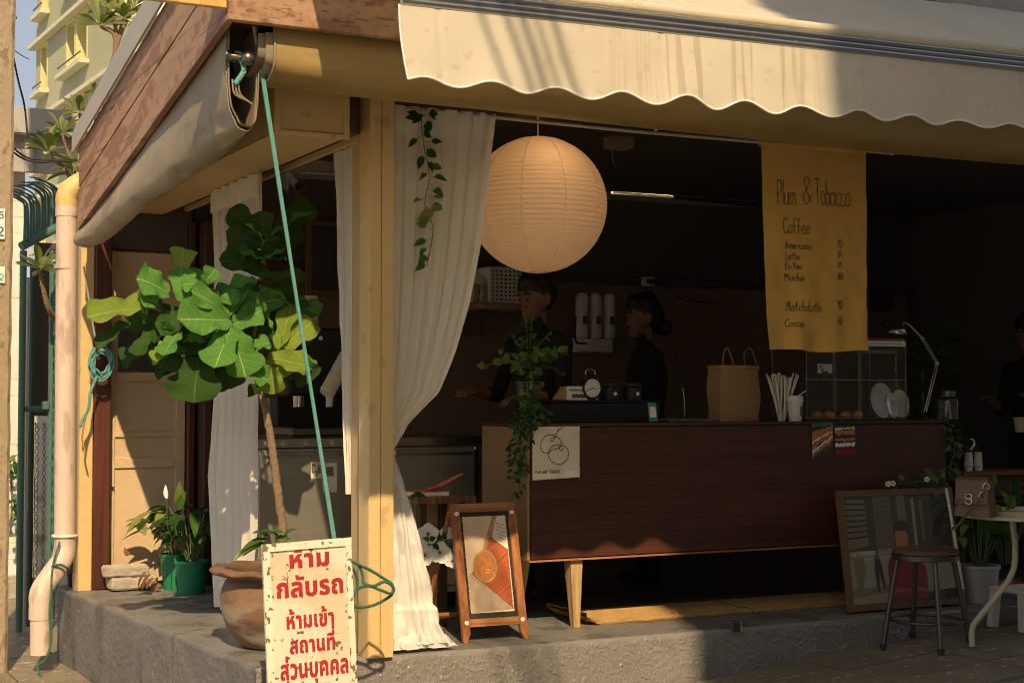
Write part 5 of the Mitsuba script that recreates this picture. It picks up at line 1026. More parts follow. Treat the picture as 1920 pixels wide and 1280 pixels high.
k = thing('water_filter', 'three white filter cartridges mounted upright on the wall', 'water filter'); c = PT(1122, 608, 3.1)
put(k, bx(c[0] - .17, c[0] + .16, 3.16, 3.26, c[2] - .20, c[2] - .10, .01), 'plastic_white')
for i in range(3): 
    q = part(k, 'cartridge', lathe([(.001, 0), (.034, 0), (.046, .02), (.046, .30), (.03, .325), (.001, .33)], 24, (c[0] - .115 + .113 * i, 3.14, c[2] - .10)), 'plastic_white', 40); put(q + '__label', bx(c[0] - .115 + .113 * i - .02, c[0] - .115 + .113 * i + .02, 3.090, 3.093, c[2] + .0, c[2] + .06, .001), 'photo_mid')
part(k, 'hose', tube(spline([c + [-.1, 0, -.14], c + [-.2, -.02, -.12], c + [-.2, -.02, .05]], 8), .008, 6), 'black_paint', True)
k = thing('wall_picture', 'small pale framed print on the back wall right of the menu', 'picture'); a, b = PT(1626, 530, 3.25), PT(1676, 586, 3.25)
put(k, bx(a[0], b[0], 3.24, 3.275, b[2], a[2], .004), 'photo_mid'); part(k, 'print', bx(a[0] + .02, b[0] - .02, 3.237, 3.2395, b[2] + .03, a[2] - .03, 0), 'photo_dark')
k = thing('wall_picture', 'tall dark framed drawing on the inner wall behind the fig tree', 'picture'); a, b = PT(575, 412, 3.2), PT(640, 555, 3.2)
put(k, bx(a[0], b[0], 3.20, 3.235, b[2], a[2], .004), 'frame_wood'); part(k, 'print', bx(a[0] + .035, b[0] - .03, 3.196, 3.1995, b[2] + .035, a[2] - .035, 0), 'photo_dark')
dw = [line2([(0.05 * math.sin(t * 2), t * .1) for t in np.linspace(0, 3, 6)], .006), line2([(-.05 + .03 * math.cos(t * 3), .05 + t * .07) for t in np.linspace(0, 3, 6)], .005)]
print_on(k, 'drawing', [xf(m_, ((a[0] + b[0]) / 2, (a[2] + b[2]) / 2 - .15, 0)) for m_ in dw], 'photo_mid', F0(3.196), .001)
k = thing('tube_light', 'thin white tube light glowing under the ceiling right of the lantern', 'tube light')
a, b = PT(1148, 361, 1.6), PT(1262, 367, 1.6); b[2] = a[2]
put(k, bx(a[0] - .02, PT(1424, 376, 1.6)[0], 1.61, 1.63, a[2] + .004, a[2] + .018, .003), 'steel_dark')
tb = part(k, 'glowing_tube', tube([a, b], .008, 8), 'lamp_glow', True); scene[tb]['emitter'] = {'type': 'area', 'radiance': rgb((.36, .34, .28))}
k = thing('ceiling_speaker', 'small grey box hanging under the ceiling above the counter', 'speaker'); c = PT(1162, 268, 1.0)
put(k, bx(c[0] - .07, c[0] + .07, .95, 1.07, c[2] - .035, c[2] + .035, .006), 'photo_tan'); part(k, 'arm', tube([c + [0, .06, .03], [c[0], 1.06, 2.66]], .008, 6), 'black_paint')
part(k, 'wire', tube(spline([c + [-.06, 0, -.02], c + [-.02, 0, -.14], c + [.1, -.02, -.03], c + [.2, -.02, .02]], 8), .003, 5), 'steel_dark', True)
for px, py, dx, lab in ((556, 346, .06, 'chrome track spotlight near the post, turned to the right'), (532, 358, -.03, 'track spotlight half hidden by the rope above the fig')):
    k = thing('spotlight', lab, 'spotlight'); c = PT(px, py, 2.2); d_ = np.array([dx, -.05, -.11]); d_ /= np.linalg.norm(d_)
    put(k, tube([c - d_ * .11, c], .026, 14), 'plastic_white', 40); part(k, 'reflector', tube([c + d_ * .001, c + d_ * .05], [.026, .044], 20), 'chrome', 40); part(k, 'stem', tube([c - d_ * .09, [c[0] - d_[0] * .1, c[1], 2.66]], .008, 6), 'black_paint')
k = thing('track_rod', 'thin white rod under the ceiling left of the corner post', 'rod'); put(k, tube([PT(570, 323, 1.9), PT(640, 327, 1.9)], .008, 6), 'white_cord', True); part(k, 'end_clip', ball(PT(570, 323, 1.9), .011), 'white_cord', True)
# stainless counter fridge
FY = 1.30
k = thing('steel_counter_fridge', 'low stainless steel counter fridge inside behind the corner post', 'fridge'); xa, xb = px_x(478, FY, 900), px_x(902, FY, 900); zf = px_z(640, 819, FY)
put(k, bx(xa, xb, FY, FY + .68, .10, zf - .058, .004), 'fridge_steel')
part(k, 'worktop', bx(xa - .01, xb + .01, FY - .018, FY + .70, zf - .056, zf, .006), 'steel')
m_ = (xa + xb) / 2 + .06
for a, b in ((xa + .015, m_ - .01), (m_ + .01, xb - .05)):
    d_ = part(k, 'door', bx(a, b, FY - .022, FY - .001, .14, zf - .075, .006), 'fridge_steel'); put(d_ + '__handle', bx(a + .02, b - .02, FY - .030, FY - .0225, zf - .105, zf - .090, .003), 'steel')
part(k, 'edge_strip', bx(xb - .045, xb - .02, FY - .012, FY - .001, .1, zf - .06, .003), 'steel')
for x in (xa + .05, xb - .05): part(k, 'foot', tube([[x, FY + .05, 0], [x, FY + .05, .10]], .02, 10), 'black_paint', 40)
for px in (497, 530, 572, 622): part(k, 'knob', lathe([(.016, 0), (.014, .014), (.001, .016)], 16), 'chrome', 40); scene[list(scene)[-1]] = mikit.ply(xf(lathe([(.017, 0), (.015, .014), (.001, .016)], 16), (px_x(px, FY, 826), FY - .019, zf - .028), rx=math.pi / 2), 'chrome', smooth=40)
k = thing('paper_notice', 'small white notice with a chemical formula taped to the fridge', 'notice'); a, b = PT(583, 866, FY - .024), PT(606, 896, FY - .024)
put(k, bx(a[0], b[0], FY - .026, FY - .0235, b[2], a[2], 0), 'paper')
for tx, px, py, h in (('C', 585, 886, .045), ('5', 592, 892, .026), ('H', 597, 887, .043)): 
    q = PT(px, py, FY - .026); m, L = write(tx, h, .005, sx=.62); print_on(k, 'lettering', xf(m, (q[0], q[2], 0)), 'ink', F0(FY - .026), .001)
k = thing('paper_notice', 'blank white sheet taped to the fridge behind the rope', 'notice'); a, b = PT(606, 868, FY - .028), PT(632, 922, FY - .028); put(k, bx(a[0], b[0], FY - .0265, FY - .0235, b[2], a[2], 0), 'paper_white'); part(k, 'printed_block', bx(a[0] + .015, b[0] - .02, FY - .0278, FY - .0268, a[2] - .07, a[2] - .02, 0), 'photo_tan')
# espresso machine on the fridge
k = thing('espresso_machine', 'black espresso machine with cup stacks behind the fig tree', 'coffee machine'); xe0, xe1 = px_x(525, 1.7, 700), px_x(690, 1.7, 700); ze0, ze1 = zf + .001, px_z(600, 615, 1.6)
put(k, bx(xe0, xe1, 1.55, 1.95, ze0 + .22, ze1, .015), 'black_paint'); part(k, 'back_panel', bx(xe0 + .02, xe1 - .02, 1.80, 1.94, ze0 + .05, ze0 + .22, .004), 'black_matte'); part(k, 'base', bx(xe0, xe1, 1.50, 1.95, ze0, ze0 + .05, .008), 'steel_dark')
q = PT(601, 634, 1.545); part(k, 'badge', xf(lathe([(.012, 0), (.012, .004), (.001, .005)], 20), q, rx=math.pi / 2), 'paper_white', 40)
for px in (560, 620): part(k, 'group_head', xf(lathe([(.03, 0), (.032, .06), (.001, .061)], 20), (px_x(px, 1.62, 720), 1.62, ze0 + .16)), 'chrome', 40)
for px, py, n, lab in ((583, 605, 7, 'stack of white takeaway cups on the espresso machine'), (571, 598, 5, 'shorter stack of white cups behind the front stack on the machine')):
    k = thing('cup_stack', lab, 'cups'); x = px_x(px, 1.7 if n > 5 else 1.85, 600); yy = 1.7 if n > 5 else 1.85
    for i in range(n):
        m_ = lathe([(.036, 0), (.044, .010), (.044, .014), (.036, .1 if i == n - 1 else .016), (.034, .1 if i == n - 1 else .016)] + ([(.001, .1)] if i == n - 1 else []), 24, (x, yy, ze1 + .001 + .014 * i))
        put(k, m_, 'paper', 40) if i == 0 else part(k, 'cup', m_, 'paper', 40)
k = thing('cup_sleeve', 'slanted sleeve of nested paper cups on the wall of the machine', 'cups'); a, b = PT(612, 738, 1.35), PT(650, 668, 1.40); d_ = (b - a) / np.linalg.norm(b - a)
for i in range(9):
    m_ = tube([a + d_ * .028 * i, a + d_ * (.028 * i + .027)], [.040, .044], 18); put(k, m_, 'paper', 40) if i == 0 else part(k, 'cup', m_, 'paper', 40)
k = thing('bottle_rack', 'small lit shelf of jars and bottles behind the fig trunk', 'rack'); a, b = PT(505, 788, 2.2), PT(582, 755, 2.2)
put(k, bx(a[0], b[0], 2.1, 2.3, a[2] - .012, a[2], .002), 'steel_dark'); part(k, 'back_board', bx(a[0], b[0], 2.30, 2.31, a[2], b[2] + .03, 0), 'paper')
for i, px in enumerate((520, 540, 556, 570)): part(k, 'bottle', lathe([(.001, 0), (.024, 0), (.026, .06), (.012, .085), (.012, .11), (.001, .112)], 18, (px_x(px, 2.18, 780), 2.18, a[2] + .001)), ['paper', 'bun', 'paper_white', 'dark_wood'][i], 40)
# side table of live edge wood with book and orchid
k = thing('side_table', 'small dark side table with a live edge slab top', 'table'); xa, xb, zt_ = px_x(765, .62, 940), px_x(871, .62, 940), px_z(820, 930, .56)
ol = [(xa + (xb - xa) * t, .50 + .015 * math.sin(t * 17) + .01 * math.sin(t * 41)) for t in np.linspace(0, 1, 30)] + [(xb - (xb - xa) * t, .84 + .02 * math.sin(t * 13)) for t in np.linspace(0, 1, 20)]
put(k, prism(ol, .032, ((0, 0, zt_ - .032), (1, 0, 0), (0, 1, 0), (0, 0, 1))), 'slab_wood')
for x, y in ((xa + .05, .56), (xb - .05, .56), (xa + .05, .78), (xb - .05, .78)): part(k, 'leg', bx(x - .02, x + .02, y - .02, y + .02, .0, zt_ - .033, .004), 'dark_wood')
part(k, 'lower_panel', bx(xa + .12, xb - .07, .80, .81, .02, zt_ - .04, .002), 'cream_dull')
k = thing('book', 'white book with a coral ribbon cover lying on the side table', 'book'); a = PT(775, 928, .58); b = PT(838, 914, .58)
put(k, bx(a[0], b[0], .55, .67, zt_ + .001, zt_ + .022, .002), 'paper_white'); part(k, 'cover', bx(a[0] - .003, b[0] + .003, .548, .672, zt_ + .0222, zt_ + .026, .001), 'coral')
k = thing('folded_ribbon', 'bunch of coral red paper ribbon on the white book', 'ribbon')
for i in range(7):
    s0 = np.array([a[0] + .05 + .015 * i, .57 + .01 * i, zt_ + .028]); m_ = tube(spline([s0, s0 + [.06, .01, .016 + .004 * i], s0 + [.12 + .006 * i, .0, .03 + .008 * i]], 6), .006, 5)
    put(k, m_, 'coral', True) if i == 0 else part(k, 'strand', m_, 'coral', True)
k = thing('orchid', 'white orchid blooms on an arching stem beside the curtain', 'flower')
sp = spline([PT(765, 930, .50), PT(775, 1000, .46), PT(800, 1018, .42), PT(830, 1012, .40), PT(848, 1020, .38)], 8); put(k, tube(sp, .004, 6), 'stem_green', True)
def bloom(px, py, y, s, tilt):
    c = PT(px, py, y); f = None
    for j in range(5):
        a_ = j * 2 * math.pi / 5 + tilt; d = RT * math.cos(a_) + UPV * math.sin(a_) + TOCAM * .25
        leaf(k, c + TOCAM * .004 * (j % 2), c + d * s, s * .95, TOCAM + d * -.4, 'petal', name='petal', shape='spoon', curl=.12, fold=.1, nu=6, nv=8, wave=.02, seed=j)
    part(k, 'flower_heart', ball(c + TOCAM * .012, s * .14), 'leaf_light', True)
for q in ((803, 1000, .42, .055, .3), (785, 1022, .43, .05, .9), (795, 1040, .43, .055, 1.4), (825, 1035, .40, .058, .1), (838, 998, .42, .038, .5), (848, 1050, .37, .04, 1.2)): bloom(*q)
for (a, b, c_, d_) in ((805, 1012, 793, 1008), (806, 1012, 817, 1006), (812, 1018, 824, 1031), (832, 1010, 836, 998), (845, 1014, 846, 1030), (768, 945, 772, 985), (770, 935, 782, 925), (775, 925, 800, 930), (768, 960, 778, 978)): leaf(k, PT(a, b, .40), PT(c_, d_, .38), .028, TOCAM + UPV * .4, R.choice(['leaf_mid', 'leaf_dark']))

# ---------------------------------------------------------------- people behind the counter
def person(label, loc, rz, s, arms, look=0.0, nod=0.0, hair='short', female=False):
    """arms: for each side (elbow, hand) as offsets from the shoulder, in body axes (x right, y ahead, z up)."""
    k = thing('person', label, 'person')
    W = .19 if not female else .165
    Mx = lambda m: xf(m, loc, rz=rz, s=s)
    hip, ch = .93, 1.28
    bones = [[(0, 0, hip, .135), (0, .01, 1.08, .12)], [(0, .01, 1.08, .12), (-.07, .0, ch, .115), (.07, 0, ch, .115)], [(-.07, 0, ch, .115), (.07, 0, ch, .115), (-W + .02, 0, 1.42, .062), (W - .02, 0, 1.42, .062)], [(-W, 0, 1.415, .062), (W, 0, 1.415, .062), (0, .005, 1.46, .065)],
             [(0, 0, 1.45, .058), (0, .015, 1.56, .052)]]
    for sx in (-1, 1): bones += [[(sx * .085, 0, hip, .095), (sx * .095, .01, .50, .062)], [(sx * .095, .01, .50, .062), (sx * .10, -.01, .09, .042)], [(sx * .10, -.02, .05, .045), (sx * .105, .13, .03, .032)]]
    hands = []
    for sx, (e, h) in zip((-1, 1), arms):
        sh = np.array([sx * W, 0, 1.415]); e = sh + np.array(e); h = sh + np.array(h)
        bones += [[(*sh, .058), (*e, .043)]]; hands.append((e, h, sx))
    put(k, Mx(body(bones, .03)), 'black_cloth', True)
    for e, h, sx in hands:
        part(k, 'sleeve', Mx(body([[(*e, .044), (*(e + (h - e) * .35), .040)]], .02, 6)), 'black_cloth', True)
        d = (h - e) / np.linalg.norm(h - e); u = np.cross(d, [0, 0, 1]); u /= np.linalg.norm(u); v = np.cross(u, d)
        hb = [[(*(e + (h - e) * .3), .036), (*h, .025)], [(*h, .024), (*(h + d * .05 + u * .022), .018), (*(h + d * .05 - u * .022), .018)]]
        for f in range(4):
            b0 = h + d * .07 + u * (.030 - .020 * f); b1 = b0 + d * (.034 - .004 * abs(f - 1.4)) - v * .012; b2 = b1 + d * .016 - v * .026
            hb += [[(*(b0 - d * .02), .010), (*b1, .0088)], [(*b1, .0088), (*b2, .0075)]]
        hb += [[(*(h + d * .015 - sx * u * .02), .013), (*(h + d * .05 - sx * u * .05 - v * .01), .010)], [(*(h + d * .05 - sx * u * .05 - v * .01), .010), (*(h + d * .08 - sx * u * .045 - v * .02), .008)]]
        part(k, 'arm', Mx(body(hb, .010, 6)), 'skin', True)
    hd = body([[(0, .0, 1.70, .098), (0, -.025, 1.715, .098)], [(0, 0, 1.68, .085), (0, .045, 1.62, .055), (0, .065, 1.585, .036)], [(0, .085, 1.67, .022), (0, .075, 1.70, .02)], [(0, .088, 1.672, .011), (0, .108, 1.650, .012)], [(-.015, .096, 1.646, .008), (.015, .096, 1.646, .008), (0, .106, 1.646, .008)], [(-.07, .0, 1.665, .03), (.07, 0, 1.665, .03), (0, .05, 1.64, .05)]], .012, 5)
    Hm = lambda m: Mx(xf(xf(xf(m, (0, 0, -1.56)), (0, 0, 0), rx=nod, rz=look), (0, .01, 1.56)))
    part(k, 'head', Hm(hd), 'skin', True)
    part(k, 'neck', Mx(body([[(0, .0, 1.44, .053), (0, .012, 1.60, .050)]], .02, 6)), 'skin', True)
    for sx in (-1, 1):
        part(k, 'eye', Hm(ball((sx * .032, .088, 1.693), .0105)), 'eye_white', True); part(k, 'iris', Hm(ball((sx * .032, .0945, 1.692), .0066)), 'hair', True)
        part(k, 'ear', Hm(body([[(sx * .094, -.012, 1.69, .014), (sx * .092, -.008, 1.65, .010)]], .01, 4)), 'skin', True); part(k, 'eyebrow', Hm(tube(spline([(sx * .015, .104, 1.716), (sx * .034, .102, 1.722), (sx * .052, .088, 1.714)], 4), .0045, 5)), 'hair', True)
    part(k, 'lips', Hm(body([[(-.020, .094, 1.608, .006), (0, .104, 1.609, .008)], [(0, .104, 1.609, .008), (.020, .094, 1.608, .006)]], .008, 3)), 'lips', True)
    cap = [[(0, -.015, 1.735, .105), (0, -.045, 1.70, .100)], [(0, .035, 1.775, .062), (0, -.04, 1.77, .075)], [(-.085, -.03, 1.69, .028), (.085, -.03, 1.69, .028), (0, -.09, 1.66, .045)]]
    if hair == 'bun': cap += [[(0, -.10, 1.62, .05), (0, -.14, 1.60, .052)], [(-.08, -.02, 1.66, .03), (.08, -.02, 1.66, .03), (0, -.1, 1.60, .04)]]
    part(k, 'hair', Hm(jitter(body(cap, .012, 4), .010, 45)), 'hair', True)
    return k
p1 = PT(1010, 700, 1.22)
person('person in a black top working behind the vase under the lantern', (p1[0], 1.22, .06), math.pi / 2 + .30, 1.0, ((( -.06, .06, -.29), (.02, .30, -.30)), ((.10, .05, -.28), (.04, .30, -.26))), .05, -.18)
p2 = PT(1212, 700, 1.75)
person('person in black with hair tied in a low bun, seen in profile', (p2[0], 1.75, .03), math.pi / 2 - .25, .985, (((-.03, .03, -.29), (-.02, .24, -.36)), ((.03, .02, -.29), (.02, .22, -.38))), .1, -.12, 'bun', True)
p3 = PT(1935, 760, 1.3)
person('person in black at the right edge holding a cup', (p3[0], 1.3, 0), math.pi / 2 + .3, .96, (((-.05, .05, -.27), (.0, .28, -.18)), ((.05, .04, -.28), (.02, .25, -.2))), 0, -.2, 'short', True)
k = thing('paper_cup', 'pale paper cup in the hand at the far right', 'cup'); c = PT(1912, 810, 1.25); put(k, lathe([(.001, 0), (.03, 0), (.042, .10), (.040, .10), (.028, .01)], 24, c), 'paper', 40); part(k, 'rim', tube([c + [.042 * math.cos(a), .042 * math.sin(a), .10] for a in np.linspace(0, 2 * math.pi, 22)[:-1]], .003, 5, closed=True), 'paper', True)
# ---------------------------------------------------------------- red lettered sign, ropes
k = thing('warning_sign', 'weathered white metal sign with red lettering, standing before the post', 'sign')
SY = -.52; sA, sB = PT(491, 1021, SY), PT(656, 1012, SY); SW = float(np.linalg.norm(sB - sA)); SH = 1.04
u_ = np.array([1.0, -.02, .035]); u_ /= np.linalg.norm(u_); v_ = np.array([-.03, .045, 1.0]); v_ -= u_ * (v_ @ u_); v_ /= np.linalg.norm(v_); n_ = np.cross(u_, v_)
TLc = sA - v_ * SH
SF = (TLc, u_, v_, n_)
put(k, prism([(.004, .0), (SW - .004, .0), (SW - .004, SH), (.004, SH)], .022, (TLc - n_ * .024, u_, v_, n_)), 'sign_enamel')
bw = .030
for nm, q in (('frame_rail', [(0, SH - bw), (SW, SH - bw), (SW + .002, SH + .003), (0, SH + .001)]), ('frame_rail', [(0, 0), (bw, 0), (bw, SH - bw - .001), (0, SH - bw - .001)]), ('frame_rail', [(SW - bw * .85, 0), (SW, 0), (SW, SH - bw - .001), (SW - bw * .85, SH - bw - .001)]), ('frame_rail', [(bw, 0), (SW - bw, 0), (SW - bw, bw), (bw, bw)])):
    m_ = prism(q, .008, (TLc - n_ * .001, u_, v_, n_)); part(k, nm, m_, 'sign_edge')
px_s = SW / 165.0                                                              # metres per photo pixel on the board
for i, (cx, by, w, h) in enumerate(((578, 1065, 74, 26), (577, 1117, 124, 28), (575, 1174, 88, 24), (577, 1219, 84, 24), (579, 1264, 126, 28))):
    m_ = thai_mesh(i, 1.0); bb = m_.bounds; sx = w * px_s / (bb[1][0] - bb[0][0]); base_h = 72.0
    m_.apply_translation([-bb[0][0], 0, 0]); m_.apply_scale([sx, h * .00222 / base_h, 1])
    lx = (cx - w / 2 - 492) * px_s; ly = SH - (by - 1018) * .00222
    part(k, 'lettering', place(m_, (TLc + u_ * lx + v_ * ly + n_ * .0004, u_, v_, n_)), 'red_paint')
for dx in (.05, SW - .05): part(k, 'rear_strut', tube([TLc + u_ * dx + v_ * (SH - .05) - n_ * .03, TLc + u_ * dx + v_ * .02 - n_ * .25], .009, 8), 'steel_dark')
top_r = at(482, 84, y=-.46); bot_r = at(628, 1012, y=-.40)
k = thing('rope', 'taut teal rope running from the eave corner down to the sign', 'rope')
put(k, rope_mesh(np.array([top_r + (bot_r - top_r) * t + [0, 0, -.01 * math.sin(math.pi * t)] for t in np.linspace(0, 1, 20)]), .0082, .04), 'teal_rope', True)
part(k, 'second_strand', rope_mesh(np.array([top_r + [.008, 0, 0] + (bot_r + [-.012, .0, -.02] - top_r) * t for t in np.linspace(0, 1, 20)]), .006, .04), 'teal_rope', True)
part(k, 'upper_end', rope_mesh(spline([top_r, top_r + [-.012, .02, .10], top_r + [-.03, .04, .2]], 6), .008, .04), 'white_cord', True)
k = thing('rope_coil', 'loose dark green rope loops hanging at the right edge of the sign', 'rope')
q = lambda a, b, y=-.42: at(a, b, y=y)
for pts in ([(655, 1052), (672, 1058), (680, 1078), (682, 1092), (700, 1098), (722, 1090), (738, 1102), (730, 1118), (700, 1134), (672, 1138), (660, 1132)], [(658, 1052), (690, 1066), (720, 1084), (736, 1096), (734, 1112), (715, 1106), (690, 1098), (668, 1106), (661, 1130), (664, 1148)], [(656, 1056), (668, 1078), (670, 1100), (662, 1120), (660, 1150)]):
    m_ = rope_mesh(spline([q(a, b, -.44 + .02 * math.sin(i)) for i, (a, b) in enumerate(pts)], 8), .0068, .03)
    put(k, m_, 'green_rope', True) if k not in scene else part(k, 'loop', m_, 'green_rope', True)
part(k, 'tail', rope_mesh(spline([q(660, 1150), q(664, 1200, -.45), q(662, 1250, -.47), q(660, 1290, -.5)], 8), .006, .03), 'teal_rope', True)
k = thing('rope_coil', 'coiled teal rope hung on the brown post beside the door', 'rope'); c = at(190, 680, y=2.98); rr = random.Random(4)
for i in range(17):
    a0 = rr.uniform(0, 6); rx_, rz_ = .078 * rr.uniform(.55, 1.08), .098 * rr.uniform(.6, 1.08)
    m_ = tube(spline([c + [rx_ * math.cos(a + a0) + rr.uniform(-.008, .008), rr.uniform(-.03, .03), rz_ * math.sin(a + a0) + rr.uniform(-.01, .01)] for a in np.linspace(0, 2 * math.pi, 11)[:-1]], 5, True), .0052, 6, closed=True)
    put(k, m_, 'teal_rope', True) if i == 0 else part(k, 'loop', m_, 'teal_rope', True)
part(k, 'tail', rope_mesh(spline([at(182, 705, y=2.95), at(170, 735, y=2.95), at(166, 765, y=2.95), at(156, 785, y=2.95), at(150, 800, y=2.95)], 8), .010, .04), 'teal_rope', True)
part(k, 'tail', rope_mesh(spline([at(165, 770, y=2.95), at(160, 785, y=2.95), at(154, 820, y=2.95), at(160, 850, y=2.95)], 8), .006, .03), 'kraft', True)
part(k, 'hanging_cord', tube(spline([at(190, 662, y=2.97), at(180, 640, y=2.9), at(170, 580, y=2.8), at(157, 500, y=2.68)], 8), .006, 6), 'white_cord', True)
# ---------------------------------------------------------------- sandwich board with the coffee photograph
k = thing('sandwich_board', 'wooden A frame board with a printed photo of a coffee cup', 'sandwich board')
bl, br_ = at(868, 1206, z=0.0), at(990, 1197, z=0.0); tl, tr_ = np.array([bl[0] - .005, bl[1] + .16, .655]), np.array([br_[0] - .005, br_[1] + .16, .655])
bu = (br_ - bl) / np.linalg.norm(br_ - bl); bv = (tl - bl); BHt = float(np.linalg.norm(bv)); bv /= BHt; bv -= bu * (bu @ bv); bv /= np.linalg.norm(bv); bn = np.cross(bu, bv); BWd = float(np.linalg.norm(br_ - bl))
fr = lambda lift=0.0: (bl + bn * lift, bu, bv, bn)
fw_ = .042
put(k, prism([(fw_, .10), (BWd - fw_, .10), (BWd - fw_, BHt - fw_), (fw_, BHt - fw_)], .006, fr(-.008)), 'black_matte')
for q in ([(0, .075), (fw_, .075), (fw_, BHt), (0, BHt)], [(BWd - fw_, .075), (BWd, .075), (BWd, BHt), (BWd - fw_, BHt)]): part(k, 'stile', prism(q, .022, fr(-.012)), 'board_wood')
for q in ([(fw_ + .0005, BHt - fw_), (BWd - fw_ - .0005, BHt - fw_), (BWd - fw_ - .0005, BHt), (fw_ + .0005, BHt)], [(fw_ + .0005, .075), (BWd - fw_ - .0005, .075), (BWd - fw_ - .0005, .112), (fw_ + .0005, .112)]): part(k, 'rail', prism(q, .021, fr(-.012)), 'board_wood_flat')
for s in (0, 1):
    q = [(0, .0745), (0, 0), (.020, 0), (.040, .045), (.040, .0745)]; q = [(BWd - a, b) for a, b in q] if s else q
    part(k, 'leg', prism(q, .022, fr(-.012)), 'board_wood')
    x = BWd - .02 if s else .02
    part(k, 'rear_leg', tube([tl + bu * (x + .0) + [0, .025, -.03], bl + bu * (x - (.05 if not s else 0)) + [-.02, .36, .0]], .014, 4), 'board_wood')
part(k, 'rear_brace', tube([bl + bu * -.03 + [-.02, .34, .09], bl + bu * (BWd - .02) + [0, .34, .09]], .014, 4), 'board_wood_flat')
for a, b in ((.024, BHt - .050), (BWd - .024, BHt - .050), (.024, .095), (BWd - .024, .095)): part(k, 'screw', place(trimesh.creation.cylinder(.011, .006, sections=18), (bl + bu * a + bv * b + bn * .0125, bu, bv, bn)), 'paper_white')
# the print: flat sheets one on another (cream table, walnut board, spoon, coffee cup)
P0 = (fw_ + .016, .140); PW, PH = BWd - 2 * fw_ - .030, BHt - fw_ - .022 - .140
pp = lambda pts: [(P0[0] + PW * a, P0[1] + PH * b) for a, b in pts]
sheetp = lambda nm, pts, m_, l: part(k, nm, place(flat(pp(pts)), fr(-.0015 + l)), m_)
put(k + '__print', prism(pp([(0, 0), (1, 0), (1, 1), (0, 1)]), .0012, fr(-.0018)), 'paper')
scene['print_cream'] = two(pri(proc(lambda p, n, uv: mix((.56, .40, .25), (.70, .58, .43), fbm(p.x * 12, p.z * 12, p.y * 12, octaves=4))), .5)); scene['print_brown'] = two(pri(proc(lambda p, n, uv: mix((.34, .24, .16), (.55, .45, .33), fbm(p.x * 30, p.z * 30, 0.0, octaves=4))), .5))
scene['print_walnut'] = two(pri(proc(lambda p, n, uv: mix((.30, .055, .02), (.52, .15, .06), fbm((p.x * .82 + p.z * .57) * 10, (p.z * .82 - p.x * .57) * 190, 0.0, octaves=3))), .45)); scene['print_coffee'] = two(pri(proc(lambda p, n, uv: mix((.36, .11, .03), (.62, .26, .08), fbm(p.x * 90, p.z * 90, 0.0, octaves=3))), .45))
K = k + '__print'
def pr(nm, pts, m_, l): put(uniq(K + '__' + nm), place(flat(pp(pts)), fr(-.0004 + l)), m_)
pr('table_area', [(0, .40), (.10, .42), (.85, 1), (0, 1)], 'print_cream', .0002); pr('lower_area', [(0, 0), (1, .02), (1, .05), (.06, .42), (0, .38)], 'print_brown', .0003)
pr('walnut_area', [(.10, .40), (.97, .03), (.99, .66), (.64, .78), (.78, .995), (.70, .995), (.30, .55)], 'print_walnut', .0005); pr('page', [(.66, .76), (.99, .64), (.99, 1), (.78, 1)], 'paper', .0007)
for j in range(5): pr('page_line', [(.74 + .01 * j, .93 - .035 * j), (.96, .90 - .04 * j), (.96, .894 - .04 * j), (.74 + .01 * j, .924 - .035 * j)], 'photo_tan', .0009)
pr('spoon_handle', [(.30, .56), (.36, .55), (.80, .985), (.72, .985)], 'leg_wood', .0009); pr('spoon_handle', [(.02, .36), (.10, .40), (.36, .58), (.31, .58)], 'leg_wood', .0011)
el = lambda rx_, ry_: [(.42 + rx_ * math.cos(a), .48 + ry_ * math.sin(a)) for a in np.linspace(0, 2 * math.pi, 40)[:-1]]
pr('cup_rim', el(.275, .172), 'leg_wood', .0013); pr('cup_inner', el(.245, .153), 'bun', .0015); pr('coffee', [(a, b - .012) for a, b in el(.230, .138)], 'print_coffee', .0017)
for j in range(6):
    m_, L = write('o', .014, .0016); put(uniq(K + '__froth_mark'), place(xf(m_, (P0[0] + PW * (.42 + .03 * (j % 3)), P0[1] + PH * (.40 + .028 * (j // 3)), 0)), fr(.0016)), 'petal_yellow')
# ---------------------------------------------------------------- bricks, pipe, small pot, curb bracket
for i, (px, py, w, d, h, z, rz, lab) in enumerate(((232, 1098, .29, .13, .075, 0, .08, 'lower rough grey stone block of the pair by the brown post'), (225, 1072, .27, .12, .07, .078, -.05, 'upper rough grey stone block lying on the lower one'))):
    k = thing('stone_block', lab, 'stone block'); c = at(px, 1098, z=0)
    m_ = bx(-w / 2, w / 2, -d / 2, d / 2, 0, h, .012); m_ = m_.subdivide().subdivide().subdivide(); m_ = jitter(m_, .009, 22, i); m_.apply_translation([0, 0, -m_.bounds[0][2] + .001])
    put(k, xf(m_, (c[0] + (.0 if i == 0 else -.02), 3.02, z), rz=rz), 'stone_block', 35)
for i in range(6): pass
k = thing('fallen_leaf', 'dry brown leaf curled on top of the stone blocks', 'leaf'); m_, _u = leaf_mesh(at(240, 1042, y=3.0), at(233, 1026, y=3.0), .03, TOCAM, shape='ovate', curl=.6); put(k, m_, 'dry_leaf', True)
k = thing('drain_pipe', 'pale pink plastic drain pipe with a yellow elbow by the platform corner', 'pipe'); yp = 3.12
top_ = at(125, 385, y=yp); d0 = at(121, 1010, y=yp)
put(k, tube([top_ - [0, 0, .0], d0], .062, 24), 'pvc', 40)
el_ = spline([top_ + [0, 0, -.01], top_ + [0, 0, .05], top_ + [.03, .0, .10], top_ + [.10, 0, .15], top_ + [.22, 0, .17]], 6); part(k, 'elbow', tube(el_, .066, 20), 'pvc_yellow', 50)
